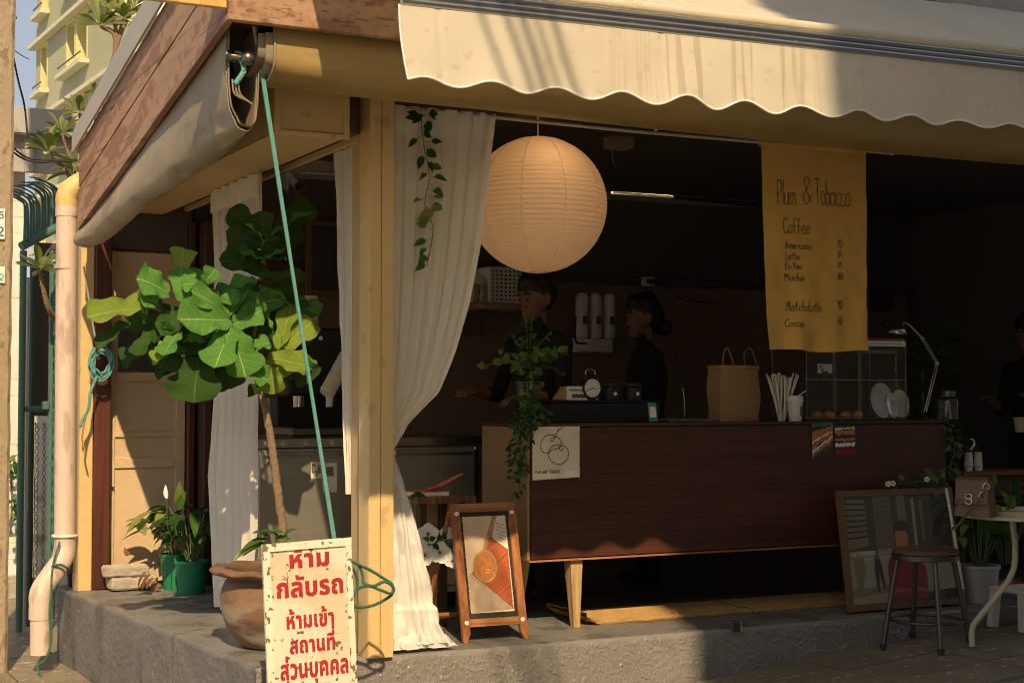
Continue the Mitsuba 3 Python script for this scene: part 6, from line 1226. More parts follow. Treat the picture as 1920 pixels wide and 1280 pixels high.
part(k, 'collar', tube([top_ + [0, 0, -.07], top_ + [0, 0, -.01]], .067, 24), 'pvc', 40); part(k, 'collar', tube([at(122, 500, y=yp) + [0, 0, -.014], at(122, 500, y=yp) + [0, 0, .014]], .067, 24), 'pvc', 40)
q = [d0 + [0, 0, .02], d0 + [0, 0, -.06], d0 + [-.03, -.03, -.14], at(78, 1105, y=yp - .1), at(75, 1135, y=yp - .12), at(74, 1160, y=yp - .12)]; part(k, 'lower_bend', tube(spline(q, 6), .064, 20), 'pvc', 50)
b1, b2 = at(75, 1115, y=yp - .12), at(75, 1226, y=yp - .12); part(k, 'outlet_length', tube([b1, b2], .058, 24), 'pvc', 40); part(k, 'outlet_collar', tube([b1 + [0, 0, .0], b1 + [0, 0, -.055]], .063, 24), 'pvc', 40)
part(k, 'mouth', tube([b2 + [0, 0, .0005], b2 + [0, 0, .0015]], .050, 20), 'black_matte')
part(k, 'bracket_clamp', tube([[d0[0] + .069 * math.cos(a), d0[1] + .069 * math.sin(a), d0[2] + .02] for a in np.linspace(0, 2 * math.pi, 26)[:-1]], .010, 6, closed=True), 'plastic_white', True)
part(k, 'rope_binding', tube(spline([at(97, 1062, y=yp - .1), at(112, 1058, y=yp - .14), at(128, 1066, y=yp - .12), at(128, 1074, y=yp)], 6), .008, 6), 'green_rope', True); part(k, 'wire', tube(spline([at(112, 1015, y=yp - .08), at(100, 1055, y=yp - .12), at(96, 1100, y=yp - .16), at(97, 1180, y=yp - .2), at(92, 1225, y=yp - .2)], 8), .006, 6), 'green_rope', True)
part(k, 'wire', rope_mesh(spline([at(97, 1105, y=yp - .16), at(93, 1150, y=yp - .2), at(96, 1200, y=yp - .2), at(85, 1235, y=yp - .2), at(70, 1248, y=yp - .2), at(78, 1268, y=yp - .25)], 8), .007, .03), 'green_rope', True)
k = thing('supply_pipe', 'thin brown pipe running down the wall beside the drain pipe', 'pipe'); put(k, tube([at(140, 500, y=3.14), at(133, 1030, y=3.14)], .009, 8), 'cream_dull', True); part(k, 'valve', tube([at(134, 1008, y=3.10), at(134, 1048, y=3.10)], .016, 10), 'steel', 40)
pot('plant_pot', 'small black plastic pot with a withered plant beside the pipe', at(140, 1098, z=0) + [0, -.02, 0], .045, .052, .115, 'black_paint', .002)
k = thing('withered_plant', 'tuft of dry brown leaves in the small black pot', 'plant'); c = at(138, 1066, y=3.3); put(k, tube([c + [0, 0, -.06], c], .006, 6), 'bark')
for i in range(14): a = i * 2.4; leaf(k, c + [0, 0, -.03], c + [.05 * math.cos(a), .05 * math.sin(a), .03 + .03 * (i % 3)], .03, [math.cos(a), math.sin(a) - .4, .5], 'dry_leaf', curl=.6)
k = thing('metal_bracket', 'small metal hinge plate fixed on the platform edge', 'bracket'); c = at(1380, 1172, y=.025); put(k, bx(c[0] - .03, c[0] + .02, .015, .022, c[2] - .03, c[2] + .02, .002), 'steel_dark'); part(k, 'flap', bx(c[0] - .05, c[0] + .015, -.005, .030, c[2] + .021, c[2] + .025, .001), 'steel'); part(k, 'pin', tube([[c[0] + .022, .010, c[2] - .03], [c[0] + .022, .010, c[2] + .02]], .003, 6), 'steel', True)
# ---------------------------------------------------------------- the lane on the left: pole, fence, wall, canopy, tall building
k = thing('concrete_pole', 'chipped concrete utility pole at the left edge of the lane', 'utility pole')
pc = at(11, 1250, z=-.45) + np.array([-.155, .02, 0])
m_ = trimesh.creation.extrude_polygon(Polygon([(-.15, -.13), (.13, -.13), (.15, -.11), (.15, .12), (.13, .13), (-.15, .13)]), 6.6, engine='earcut')
for _ in range(5): m_ = m_.subdivide_to_size(.16)
m_.apply_translation([pc[0], pc[1], -.5]); put(k, jitter(m_, .007, 14, 3), 'pole_concrete')
part(k, 'steel_strip', tube([[pc[0] + .156, pc[1] + .10, z] for z in np.linspace(-.45, 5.5, 30)], .010, 6), 'steel_dark')
def plate(lab, py0, py1, rows):
    q0, q1 = at(9, py0, y=pc[1] - .135), at(9, py1, y=pc[1] - .135)
    kk = thing('number_plate', lab, 'number plate'); put(kk, bx(q0[0] - .16, q0[0], pc[1] - .146, pc[1] - .139, q1[2], q0[2], .001), 'paper_white')
    for tx, dz, h, mm in rows:
        t = meshkit.text_mesh(tx, h, .0008, True); L = t.bounds[1][0]; part(kk, 'lettering', place(t, FRONT(q0[0] - L - .006, pc[1] - .1463, q0[2] - dz)), mm)
plate('upper blue lettered number plate on the concrete pole', 392, 449, [('5', .06, .042, 'blue_ink'), ('12', .165, .055, 'blue_ink')])
plate('lower green lettered number plate on the concrete pole', 500, 531, [('52', .085, .04, 'teal_card')])
k = thing('hanging_cable', 'bundle of black cables drooping beside the concrete pole', 'cable')
cy_ = pc[1] + .35
for pts in ([(16, -30), (17, 40), (16, 140), (14, 205), (11, 240)], [(18, -30), (19, 60), (24, 100), (34, 150), (46, 200), (52, 260)], [(11, 235), (14, 258), (28, 280), (55, 297), (95, 300), (145, 299)], [(13, 255), (24, 284), (60, 303), (110, 303), (145, 301)]):
    m_ = tube(spline([at(a, b, y=cy_) for a, b in pts], 8), .0065, 6); put(k, m_, 'cable_black', True) if k not in scene else part(k, 'strand', m_, 'cable_black', True)
for pts in ([(18, 32), (28, 30), (31, 35), (24, 37), (17, 33)], [(8, 28), (14, 31), (10, 36), (18, 40)], [(27, 95), (40, 104), (55, 112)], [(18, 40), (27, 47), (22, 58), (10, 62)]): part(k, 'tie_end', tube(spline([at(a, b, y=cy_) for a, b in pts], 6), .003, 5), 'cable_black', True)
# green gate with chain link and barbed spikes
GY = 4.6
k = thing('green_gate', 'green steel gate with chain link mesh and curved barbed spikes', 'gate')
gp = lambda a, b, y=GY: at(a, b, y=y)
put(k, tube([gp(44, 470), [gp(44, 470)[0], GY, -.44]], .024, 14), 'green_paint', 40)
part(k, 'post', tube([gp(62, 500, GY + .25), [gp(62, 500, GY + .25)[0], GY + .25, -.44]], .022, 12), 'green_wire', 40); part(k, 'thin_pipe', tube([gp(53, 520, GY + .1), [gp(53, 520, GY + .1)[0], GY + .1, -.44]], .010, 8), 'grey_metal', 40)
part(k, 'post', bx(gp(97, 500)[0] - .012, gp(97, 500)[0] + .012, GY - .03, GY + .03, -.44, gp(96, 470)[2], .006), 'green_paint')
part(k, 'top_rail', tube([gp(40, 462), gp(108, 426, GY + .12)], .032, 12), 'green_paint', 40); part(k, 'latch_bar', tube([gp(46, 766), gp(104, 766)], .022, 10), 'green_paint', 40); part(k, 'latch_plate', bx(gp(76, 770)[0], gp(90, 770)[0], GY - .05, GY - .03, gp(80, 768)[2], gp(80, 752)[2], .008), 'green_paint')
part(k, 'bottom_rail', tube([gp(60, 1090, GY + .25), gp(100, 1090, GY + .25)], .028, 10), 'green_paint', 40)
def chain(x0, x1, z0, z1, yf, cell=.052, r=.0032):
    ms = []; n = int((x1 - x0) / cell) + 1; rows = int((z1 - z0) / cell)
    for i in range(-1, n + 1):
        pts = [[x0 + cell * (i + .5 * (j % 2)) + (.0), yf((x0 + cell * (i + .5 * (j % 2)))) + .004 * ((j % 2) * 2 - 1), z0 + cell * j] for j in range(rows + 1)]
        pts = [[min(max(p[0], x0), x1), p[1], p[2]] for p in pts]; ms.append(tube(pts, r, 4))
        pts = [[x0 + cell * (i + .5 * ((j + 1) % 2)), yf(x0 + cell * i) + .004 * ((j % 2) * 2 - 1), z0 + cell * j] for j in range(rows + 1)]
        pts = [[min(max(p[0], x0), x1), p[1], p[2]] for p in pts]; ms.append(tube(pts, r, 4))
    return cat(ms)
part(k, 'chain_link', chain(gp(66, 800, GY + .26)[0], gp(97, 800, GY + .26)[0] + .03, -.40, 1.05, lambda x: GY + .26), 'green_wire', kind='stuff')
part(k, 'chain_link', chain(gp(97, 800)[0] + .0, gp(97, 800)[0] + .11, -.2, 2.25, lambda x: GY + .02 + (x - gp(97, 800)[0]) * 2.2, .045), 'green_paint', kind='stuff')
part(k, 'solid_panel', bx(gp(66, 500, GY + .3)[0], gp(112, 500, GY + .3)[0], GY + .30, GY + .31, 1.05, gp(80, 455, GY + .3)[2], 0), 'interior_dark')
for i in range(13):
    t = i / 12; b = gp(46 + 66 * t, 452 - 22 * t, GY - .05 + .4 * t); rr_ = R.uniform(.9, 1.1); h = (.30 + .05 * t) * rr_; side = -1
    for lay in range(1 + i % 2):
        c = b + np.array([.012 * lay, .14 * lay, 0]); part(k, 'spike', tube(spline([c, c + [0, 0, h * .62], c + [side * .02, -.02, h * .86], c + [side * .10 * rr_, -.04, h * 1.0], c + [side * .17 * rr_, -.05, h * 1.02]], 5), np.linspace(.011, .004, 21), 6), 'green_paint', True)
# old white wall
k = thing('white_wall', 'stained white painted brick wall at the end of the lane', 'wall'); put(k, bx(-1.05, -.42, 6.6, 6.75, -.5, 3.25, .01), 'white_wall_paint'); part(k, 'wall_plinth', bx(-1.05, -.42, 6.57, 6.5995, -.5, -.26, .01), 'stone_block')
part(k, 'side_wall', bx(-.425, 2.6, 6.9, 7.05, -.5, 1.6, .01), 'white_wall_paint')
k = thing('wall_shrub', 'leafy green creeper growing on the white wall beside the pole', 'shrub'); put(k, tube(spline([at(20, 1000, y=6.3), at(22, 930, y=6.3), at(19, 870, y=6.3)], 5), .008, 6), 'stem_green')
for i in range(60): 
    c = at(R.uniform(14, 32), R.choice([R.uniform(860, 895), R.uniform(935, 1010)]), y=R.uniform(6.1, 6.5)); d = np.array([R.uniform(-1, 1), R.uniform(-1, .2), R.uniform(-.6, 1)]); leaf(k, c, c + d * .055, .04, [R.uniform(-1, 1), -1, .6], 'leaf_light' if i % 3 == 0 else 'leaf_dark', nu=4, nv=5)
# grey metal canopy over the lane
k = thing('metal_canopy', 'grey sheet metal canopy panel spanning the lane', 'canopy'); a, b = at(10, 198, y=6.3), at(150, 322, y=6.3)
put(k, bx(a[0] - .8, b[0] + 2.2, 6.3, 6.34, at(60, 252, y=6.3)[2], a[2], .004), 'grey_metal'); part(k, 'lower_panel', bx(a[0] - .8, b[0] + 2.2, 6.40, 6.43, b[2] - .02, at(60, 252, y=6.4)[2] - .012, .004), 'grey_metal'); part(k, 'edge_strip', bx(a[0] - .8, b[0] + 2.2, 6.285, 6.2995, at(60, 256, y=6.3)[2], at(60, 250, y=6.3)[2], .003), 'steel_dark')
part(k, 'post', bx(at(46, 300, y=6.38)[0], at(62, 300, y=6.38)[0], 6.345, 6.395, b[2] - .02, at(50, 253, y=6.38)[2] - .004, .004), 'grey_metal'); part(k, 'roof_sheet', bx(a[0] - .8, b[0] + 2.2, 6.34, 8.4, a[2] - .03, a[2] - .004, .004), 'grey_metal')
k = thing('corrugated_roof', 'white corrugated roof sheet behind the plumeria at the top', 'roof'); c = at(268, 20, y=5.6)
for i in range(9): 
    m_ = tube([[c[0] - .25 + .075 * i, 5.2, c[2] - .12], [c[0] - .25 + .075 * i, 6.1, c[2] + .34]], .036, 8); put(k, m_, 'plastic_white', True) if i == 0 else part(k, 'corrugation', m_, 'plastic_white', True)
# tall olive building far down the lane: the face along the lane, its far corner on the left
k = thing('apartment_building', 'tall olive green apartment building with yellow window frames and ledges', 'building')
BD = 56.0; B0 = at(68, 93, d=BD); bdir = np.array([.045, -1.0, 0]); bdir /= np.linalg.norm(bdir); bnor = np.array([-1.0, -.045, 0]); bnor /= np.linalg.norm(bnor)
UPB = np.array([0, 0, 1.0]); ST = 145 / F_PX * BD
def BB(u0, u1, z0, z1, n0, n1, b=0.01):
    m = bx(u0, u1, z0, z1, n0, n1, b); return place(m, ((B0[0], B0[1], 0), bdir, UPB, bnor))
def u_of(px):
    r = (FH + RT * (px - 960) / F_PX)[:2]; M = np.array([r, -bdir[:2]]).T; return float(np.linalg.solve(M, (B0 - CAM)[:2])[1])
put(k, BB(0, 40, -.5, B0[2] + 9, -10, -.6, 0), 'olive_render')
zl = B0[2]
wins = [(u_of(70), u_of(83)), (u_of(118), u_of(135)), (u_of(136.5), u_of(158))] 
step = wins[2][1] - wins[0][0] + 2.2
wins += [(a + step * j, b + step * j) for j in (1, 2) for a, b in wins[1:3]]
for i in range(-4, 4):
    z = zl + ST * i
    part(k, 'ledge', BB(-.15, 40, z - .04, z + .12, 0, .28), 'pale_trim')
    wt, wb = z - .14, z - 1.78
    us = [-.0] + [v for w in wins for v in w] + [40.0]
    for j in range(0, len(us), 2): part(k, 'wall_panel', BB(us[j], us[j + 1], z - ST + .121, z - .041, -.6, 0, 0), 'olive_render')
    for u0, u1 in wins:
        part(k, 'wall_panel', BB(u0, u1, z - ST + .121, wb, -.6, 0, 0), 'olive_render')
        w = part(k, 'window', BB(u0, u1, wb, z - .041, -.59, -.5, 0), 'dark_glass')
        for nm, q in (('jamb', (u0, u0 + .10, wb, wt, -.49, .02)), ('jamb', (u1 - .10, u1, wb, wt, -.49, .02)), ('mullion', ((u0 + u1) / 2 - .06, (u0 + u1) / 2 + .06, wb, wt, -.49, -.35)), ('head', (u0, u1, wt, z - .042, -.49, .02)), ('blind', (u0 + .11, u0 + (u1 - u0) * .42, wb + .1, wt - .1, -.49, -.44))): put(uniq(w + '__' + nm), BB(*q), 'yellow_frame' if nm != 'blind' else 'pale_trim')
        put(uniq(w + '__sill'), BB(u0 - .25, u1 + .25, wb - .16, wb - .002, .001, .34), 'pale_trim'); put(uniq(w + '__guard_bar'), place(tube([[u0 - .1, wb + .22, .26], [u1 + .1, wb + .22, .26]], .03, 6), ((B0[0], B0[1], 0), bdir, UPB, bnor)), 'steel_dark')
# plumeria trees
def rosette(k, c, n, L, seed):
    rr = random.Random(seed)
    for i in range(n):
        a = i * 2.399 + rr.uniform(-.2, .2); el = rr.uniform(.05, 1.25) if i > n * .35 else rr.uniform(-.35, .3); s = L * rr.uniform(.75, 1.1)
        d = np.array([math.cos(a) * math.cos(el), math.sin(a) * math.cos(el), math.sin(el)]); leaf(k, c + d * .012, c + d * s, s * .30, [-d[0] * math.sin(el), -d[1] * math.sin(el), math.cos(el) + .2], rr.choice(['plumeria_leaf', 'plumeria_leaf', 'leaf_light']), shape='spoon', curl=.12, fold=.25, nu=4, nv=8, seed=i)
k = thing('plumeria_tree', 'plumeria tree with leaf rosettes rising behind the side fascia', 'tree'); PY = 4.5
root = at(150, 700, y=PY); put(k, tube(spline([[root[0], PY, -.44], root, at(150, 420, y=PY), at(140, 330, y=PY)], 6), .03, 8), 'bark', True)
for px, py, L, b in ((188, 48, .17, (215, 100)), (232, 36, .17, (215, 100)), (148, 212, .13, (160, 260)), (116, 250, .14, (140, 330)), (90, 285, .15, (135, 340)), (138, 320, .16, (140, 360)), (176, 172, .07, (180, 230)), (205, 20, .12, (215, 100)), (250, 15, .12, (215, 100))):
    c = at(px, py, y=PY); part(k, 'branch', tube(spline([at(145, 400, y=PY), at(b[0], b[1], y=PY), c], 6), np.linspace(.02, .012, 13), 7), 'bark', True); rosette(k, c, 26, L * 1.25, px)
k = thing('plumeria_tree', 'young plumeria with one rosette leaning in front of the green gate', 'tree'); c = at(75, 505, y=4.25)
put(k, tube(spline([at(104, 600, y=4.4), at(90, 575, y=4.3), at(80, 535, y=4.25), c], 6), np.linspace(.022, .013, 19), 8), 'bark', True); rosette(k, c, 24, .19, 77)
for i in range(60): q = spline([at(104, 600, y=4.4), at(90, 575, y=4.3), at(80, 535, y=4.25), c], 6)[i % 18]; a = i * 2.4; part(k, 'leaf_scar', ball(q + .017 * np.array([math.cos(a), math.sin(a), 0]), .006, 1), 'leaf_pale')
# ---------------------------------------------------------------- right hand side: framed picture, stool, table, bag, plants
k = thing('framed_picture', 'large framed street photograph leaning against the counter, figure in red', 'picture')
f0, f1 = at(1592, 1128, z=.0), at(1812, 1108, y=.17); f0[1] = .17; L = 1.0
u_ = np.array([1, 0, 0.0]); v_ = np.array([0, .15, 1.0]); v_ /= np.linalg.norm(v_); n_ = np.cross(u_, v_)
FO = np.array([at(1592, 1120, y=.16)[0], .16, .012]); FWd = at(1800, 1100, y=.16)[0] - FO[0] + .03; FHt = .66
ff = lambda l: (FO + n_ * l, u_, v_, n_)
put(k, prism([(.02, .02), (FWd - .02, .02), (FWd - .02, FHt - .02), (.02, FHt - .02)], .008, ff(-.016)), 'photo_mid')
for q in ([(0, 0), (FWd, 0), (FWd, .035), (0, .035)], [(0, FHt - .035), (FWd, FHt - .035), (FWd, FHt), (0, FHt)], [(0, .0355), (.035, .0355), (.035, FHt - .0355), (0, FHt - .0355)], [(FWd - .035, .0355), (FWd, .0355), (FWd, FHt - .0355), (FWd - .035, FHt - .0355)]): part(k, 'frame_rail', prism(q, .026, ff(-.018)), 'frame_wood')
IW, IH = FWd - .07, FHt - .07; cnt = [0]
pk2 = part(k, 'print', prism([(.036, .036), (FWd - .036, .036), (FWd - .036, FHt - .036), (.036, FHt - .036)], .002, ff(-.0075)), 'photo_tan')
def pic(pts, m_, nm='print_area'):
    cnt[0] += 1; put(uniq(pk2 + '__' + nm), place(flat([(.037 + (IW - .004) * a, .037 + (IH - .004) * b) for a, b in pts]), ff(-.0054 + .00008 * cnt[0])), m_)
R4 = lambda a, b, c, d: [(a, b), (c, b), (c, d), (a, d)]
pic(R4(0, .45, 1, 1), 'photo_mid'); pic([(0, 0), (1, 0), (1, .45), (0, .42)], 'photo_pale'); pic([(0, .5), (.20, .54), (.20, .97), (.05, .98), (0, .93)], 'photo_tan')
for i in range(7): pic([(0, .60 + .055 * i), (.20, .62 + .05 * i), (.20, .635 + .05 * i), (0, .615 + .055 * i)], 'photo_dark')
pic(R4(.28, .45, .44, 1), 'photo_tan'); pic(R4(.50, .52, .58, 1), 'photo_tan'); pic(R4(.64, .52, .67, .97), 'photo_pale'); pic(R4(.72, .55, .745, .95), 'photo_tan'); pic(R4(.84, .45, 1, 1), 'photo_dark')
for i in range(8): pic(R4(.295 + .018 * i, .5, .302 + .018 * i, .98), 'photo_mid')
pic([(0, .44), (.25, .45), (.25, .49), (0, .48)], 'photo_pale'); pic([(0, .14), (.40, .16), (.40, .10), (0, .06)], 'photo_tan'); pic([(.62, .0), (1, .0), (1, .10), (.62, .06)], 'photo_dark')
pic([(.06, .06), (.10, .06), (.12, .2), (.15, .30), (.13, .44), (.08, .47), (.04, .40), (.05, .25)], 'photo_tan'); pic([(.24, .10), (.26, .10), (.27, .28), (.30, .12), (.32, .12), (.30, .34), (.28, .46), (.24, .44), (.23, .30)], 'photo_dark')
pic([(.35, .0), (.72, .0), (.72, .30), (.66, .42), (.58, .47), (.46, .47), (.38, .42), (.355, .30)], 'red_coat', 'red_figure'); pic([(.47, .46), (.55, .46), (.57, .58), (.56, .68), (.46, .68), (.45, .58)], 'bun', 'red_figure'); pic([(.44, .62), (.46, .74), (.52, .77), (.58, .74), (.59, .62), (.565, .66), (.46, .67)], 'photo_dark', 'red_figure')
for i in range(10): pic([(.62 + .035 * i, .42 + .01 * (i % 3)), (.635 + .035 * i, .42), (.63 + .035 * i, .47)], 'photo_pale' if i % 2 else 'photo_dark')
part(k, 'glazing', place(flat([(.035, .035), (FWd - .035, .035), (FWd - .035, FHt - .035), (.035, FHt - .035)]), ff(.003)), 'glass')
k = thing('artificial_vine', 'vine with small white flowers draped over the framed picture', 'vine')
vine(k, [at(1650, 908, y=.30), at(1700, 905, y=.28), at(1730, 900, y=.26), at(1760, 885, y=.25), at(1785, 870, y=.30)], 26, (.04, .065), ['leaf_dark', 'leaf_dark', 'leaf_grey', 'leaf_mid'], .05, 21)
for a, b in ((1742, 892), (1755, 893), (1775, 905), (1752, 920), (1738, 885), (1765, 888)): c = at(a, b, y=.24); leaf(k, c, c + [R.uniform(-.04, .05), -.01, R.uniform(-.06, .03)], .04, TOCAM, 'leaf_grey')
for a, b in ((1665, 907), (1674, 906), (1738, 898)):
    c = at(a, b, y=.24)
    for j in range(5): an = j * 1.257; leaf(k, c, c + (RT * math.cos(an) + UPV * math.sin(an)) * .018, .016, TOCAM, 'petal', name='petal', shape='spoon', nu=4, nv=5)
    part(k, 'flower_heart', ball(c + TOCAM * .004, .005, 1), 'petal_yellow')
k = thing('artificial_vine', 'leafy vine hanging down the right end of the counter', 'vine')
vine(k, [at(1778, 790, y=.44), at(1785, 815, y=.40), at(1790, 840, y=.38), at(1783, 870, y=.36), at(1778, 900, y=.33)], 34, (.035, .055), ['leaf_grey', 'leaf_mid', 'leaf_grey', 'leaf_dark'], .045, 23)
# stool
k = thing('metal_stool', 'dark metal stool with a round wooden seat and foot ring', 'stool'); sc_ = at(1737, 1211, z=-.13); gx = gz(sc_[0]); sh_ = at(1740, 1033, d=float((sc_ - CAM) @ FW))[2]
put(k, lathe([(.001, 0), (.165, 0), (.172, .004), (.172, .020), (.165, .026), (.001, .027)], 44, (sc_[0], sc_[1], sh_ - .014)), 'stool_seat', 40); part(k, 'seat_rim', lathe([(.166, -.028), (.176, -.026), (.176, -.001), (.166, .0)], 44, (sc_[0], sc_[1], sh_ - .015)), 'stool_metal', 40)
for i in range(4):
    a = i * math.pi / 2 - YAW + .06; d = np.array([math.cos(a), math.sin(a), 0]); t_ = np.array([sc_[0], sc_[1], sh_ - .03]) + d * .135; zb = gz(sc_[0] + d[0] * .235) + .002
    part(k, 'leg', tube(spline([t_ + [0, 0, -.002] - d * .04, t_ + d * .006 + [0, 0, -.012], t_ + d * .025 + [0, 0, -.06], np.array([sc_[0], sc_[1], zb]) + d * .235], 8), .0145, 10), 'stool_metal', 40)
    part(k, 'foot_cap', tube([np.array([sc_[0], sc_[1], zb]) + d * .235, np.array([sc_[0], sc_[1], zb + .03]) + d * .230], .0165, 10), 'black_matte', 40)
zr_ = (sh_ + gx) / 2 - .11; part(k, 'foot_ring', tube([[sc_[0] + .185 * math.cos(a), sc_[1] + .185 * math.sin(a), zr_] for a in np.linspace(0, 2 * math.pi, 50)[:-1]], .008, 8, closed=True), 'stool_metal', True)
k = thing('folding_chair_edge', 'thin pale bar of a folded chair behind the stool', 'bar'); put(k, tube([at(1774, 915, y=.02), at(1806, 1104, y=-.02)], .008, 8), 'plastic_white', True); part(k, 'lower_leg', tube([at(1806, 1104, y=-.02), at(1818, 1195, y=-.05)], .009, 8), 'stool_metal', True); part(k, 'foot_cap', ball(at(1818, 1192, y=-.05), .016, 2), 'plastic_white', True)
# round cream table
k = thing('garden_table', 'round cream metal table on bent tube legs at the right edge', 'table'); tc = at(1935, 965, d=8.0); tz = tc[2]
put(k, lathe([(.001, .004), (.30, .004), (.352, .0), (.36, .004), (.36, .014), (.345, .020), (.335, .012), (.001, .012)], 64, (tc[0], tc[1], tz - .012)), 'table_cream', 40); part(k, 'raised_centre', lathe([(.27, .0), (.275, .024), (.262, .026), (.258, .003)], 48, (tc[0], tc[1], tz)), 'table_cream', 40)
for i in range(4):
    a = i * math.pi / 2 + math.pi * .77; d = np.array([math.cos(a), math.sin(a), 0]); o = np.array([tc[0], tc[1], 0]); zb = gz(tc[0] + d[0] * .3) + .003
    part(k, 'leg', tube(spline([o + d * .10 + [0, 0, tz - .014], o + d * .085 + [0, 0, tz - .18], o + d * .11 + [0, 0, tz - .32], o + d * .24 + [0, 0, tz - .50], o + d * .30 + [0, 0, zb + .10], o + d * .305 + [0, 0, zb]], 8), .016, 10), 'table_cream', 40)
part(k, 'centre_column', tube([[tc[0], tc[1], tz - .014], [tc[0], tc[1], tz - .40]], .024, 12), 'stool_metal', 40)
# handbag
k = thing('handbag', 'brown leather handbag with pleated side lying on the cream table', 'handbag'); c = at(1830, 958, d=7.78); c[2] = tz + .012
hb_ = []
for t in np.linspace(0, 1, 9):
    w = .088 - .010 * t; dd = .060 * (1 - .55 * t); hb_.append([[x * w, y * dd * (1 + .10 * math.sin(i * 3.0)), .185 * t + (.012 if t == 1 else 0) * (1 - abs(x))] for i, (x, y) in enumerate([(-1, -1), (-.5, -1.06), (0, -1.08), (.5, -1.06), (1, -1), (.86, -.6), (1.02, -.3), (.86, 0), (1.02, .3), (.86, .6), (1, 1), (.5, 1.05), (0, 1.06), (-.5, 1.05), (-1, 1), (-.88, .5), (-1.02, 0), (-.88, -.5)])])
hb_ = [[[0, 0, .001]] * 18] + hb_ + [[[0, 0, .19]] * 18]
RZB = 3.2
put(k, xf(grid_mesh(np.array(hb_), closed_v=True), c, rz=RZB * -0.35), 'bag_leather', 45)
part(k, 'flap', xf(grid_mesh(np.array([[[x * .083, -.064 + .012 * t - (.0 if t > .2 else .004), .192 - .13 * (1 - t)] for t in np.linspace(0, 1, 8)] + [[x * .081, .02, .196]] for x in np.linspace(-1, 1, 12)])), c, rz=RZB * -.35), 'bag_leather', True)
part(k, 'clasp', xf(cat([tube([[.018 * math.cos(a) - .01, -.073, .075 + .026 * j + .013 * math.sin(a)] for a in np.linspace(0, 2 * math.pi, 14)[:-1]], .004, 5, closed=True) for j in (0, 1)]), c, rz=RZB * -.35), 'chrome', True)
for j, (a, b) in enumerate(((1849, 912), (1842, 929))): q = at(a, b, d=7.70); part(k, 'buckle', tube([q + RT * .016 * math.cos(t) + UPV * .018 * math.sin(t) for t in np.linspace(0, 2 * math.pi, 16)[:-1]], .004, 6, closed=True), 'chrome', True)
def strap(pts, w):
    q = spline(pts, 8); return grid_mesh(np.array([[p - UPV * w / 2, p + UPV * w / 2] for p in q]))
part(k, 'strap', strap([at(1846, 920, d=7.69), at(1835, 940, d=7.68), at(1812, 965, d=7.66), at(1795, 985, d=7.64), at(1785, 991, d=7.63)], .020), 'bag_leather', True); part(k, 'strap', strap([at(1786, 991, d=7.63), at(1788, 965, d=7.68), at(1796, 935, d=7.76)], .018), 'bag_leather', True)
# potted plant under the table
bc = at(1838, 1128, z=0); bc[1] = max(bc[1], .16)
pot('bucket_pot', 'pale grey bucket pot with a leafy plant under the cream table', bc, .085, .108, .215, 'bucket', .008)
k = thing('potted_shrub', 'bushy green plant growing in the pale bucket pot', 'plant'); put(k, tube([bc + [0, 0, .18], bc + [0, 0, .26]], .012, 7), 'bark')
arching_plant(k, bc + [0, 0, .2], 44, .15, .42, .30, ['leaf_dark', 'leaf_dark', 'leaf_mid'], (.045, .07), seed=31)
arching_plant(k, bc + [.25, .05, .2], 30, .2, .5, .28, ['leaf_dark', 'leaf_mid', 'leaf_light'], (.045, .07), seed=32)
for a, b, p_, q_ in ((1858, 915, 1866, 888), (1895, 950, 1880, 920), (1890, 955, 1902, 930), (1880, 960, 1862, 948), (1800, 1000, 1815, 985), (1802, 1005, 1808, 1025), (1900, 1000, 1880, 988)): leaf(k, at(a, b, d=8.25), at(p_, q_, d=8.15), .05, TOCAM + UPV * .5, R.choice(['leaf_light', 'leaf_pale']), shape='lance')
k = thing('clay_saucer', 'orange clay saucer on the ledge behind the table legs', 'saucer'); c = at(1888, 1098, z=.02); put(k, lathe([(.001, 0), (.10, 0), (.13, .03), (.122, .03), (.09, .008)], 36, (c[0], max(c[1], .25), .002)), 'bun', 40); part(k, 'rim', tube([[c[0] + .128 * math.cos(a), max(c[1], .25) + .128 * math.sin(a), .034] for a in np.linspace(0, 2 * math.pi, 30)[:-1]], .005, 6, closed=True), 'coral', True)
k = thing('plastic_stool', 'low white plastic stool under the table at the right edge', 'stool'); c = at(1948, 1185, z=-.11)
put(k, bx(c[0] - .13, c[0] + .16, c[1] - .02, c[1] + .24, .10, .125, .012), 'plastic_white')
for sx in (-.105, .135):
    for sy in (.005, .215): part(k, 'leg', trimesh.convex.convex_hull(np.array([[c[0] + sx * q + a * .025, c[1] + (sy - .11) * q + .11 + b * .02, z] for q, z in ((1, .099), (1.12, gz(c[0]) + .002)) for a in (-1, 1) for b in (-1, 1)])), 'plastic_white')
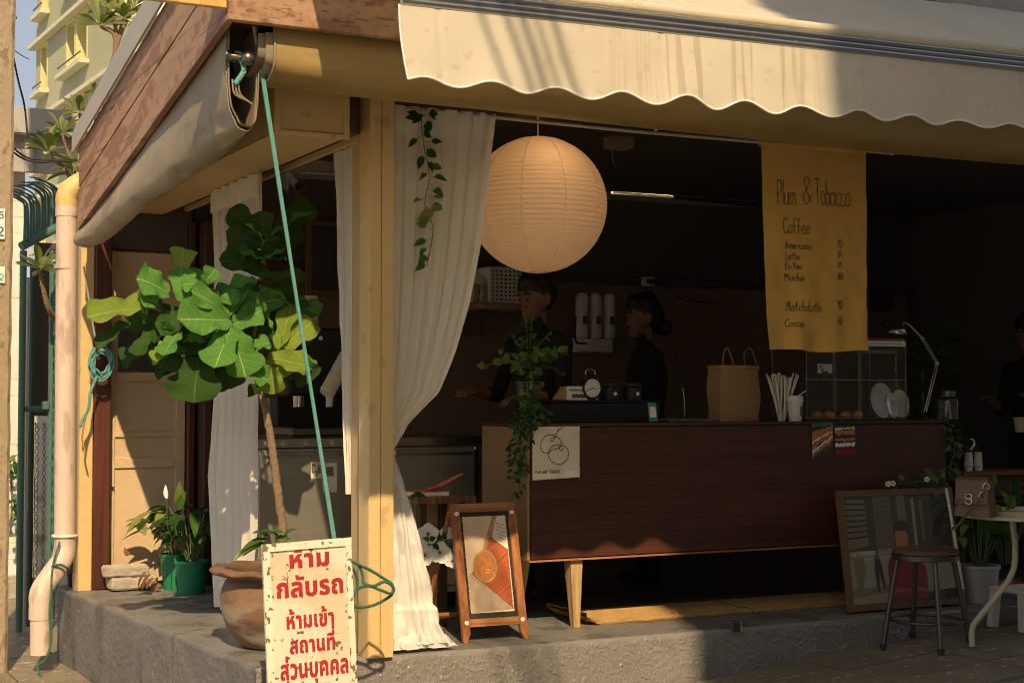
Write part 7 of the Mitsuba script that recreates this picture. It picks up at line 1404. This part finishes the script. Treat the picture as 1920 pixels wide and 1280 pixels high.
# dark wall shelf with stacked cups, at the right
k = thing('wall_bench', 'dark wooden ledge shelf right of the counter', 'shelf'); a, b = at(1800, 884, y=.75), at(1908, 886, y=.75); put(k, bx(a[0], b[0] + .2, .72, 1.0, a[2] - .03, a[2], .004), 'slab_wood'); part(k, 'apron', bx(a[0] + .03, b[0] + .2, .76, .78, a[2] - .16, a[2] - .031, .003), 'dark_wood')
for x in (a[0] + .05, b[0] + .12): part(k, 'leg', bx(x - .02, x + .02, .78, .82, .0, a[2] - .031, .003), 'dark_wood')
for i, (px, lab) in enumerate(((1816, 'left stack of white cups on the dark ledge shelf'), (1834, 'right stack of white cups on the dark ledge shelf'))):
    k = thing('cup_stack', lab, 'cups'); x = px_x(px, .80, 860)
    put(k, lathe([(.001, 0), (.024, .0), (.026, .03), (.024, .03), (.028, .034), (.022, .115), (.001, .116)], 22, (x, .80, a[2] + .001)), 'paper_white', 40); part(k, 'rim', tube([[x + .027 * math.cos(t), .80 + .027 * math.sin(t), a[2] + .032] for t in np.linspace(0, 2 * math.pi, 20)[:-1]], .0025, 5, closed=True), 'paper', True)
k = thing('cup_holder', 'black metal cup holder behind the white cup stacks', 'holder'); x = px_x(1822, .86, 850); put(k, bx(x - .07, x + .07, .86, .90, a[2] + .001, a[2] + .17, .01), 'black_paint'); part(k, 'chrome_lever', tube(spline([[x - .075, .83, a[2] + .19], [x - .06, .80, a[2] + .20], [x - .045, .79, a[2] + .17], [x - .07, .80, a[2] + .13]], 6), .009, 7), 'chrome', True)
# plants in the dark behind the lamp
k = thing('indoor_plant', 'dim leafy plant standing behind the display case and lamp', 'plant'); c = PT(1730, 780, 1.15); put(k, tube([c + [0, 0, -.9], c + [0, 0, .3]], .01, 6), 'stem_green')
for i in range(60): 
    q = PT(R.uniform(1700, 1800), R.uniform(600, 790), R.uniform(1.0, 1.3)); d = np.array([R.uniform(-1, 1), -.3, R.uniform(-.6, .6)]); d /= np.linalg.norm(d); leaf(k, q, q + d * .09, .05, TOCAM + [R.uniform(-.5, .5), 0, .5], 'leaf_dark', nu=4, nv=6)
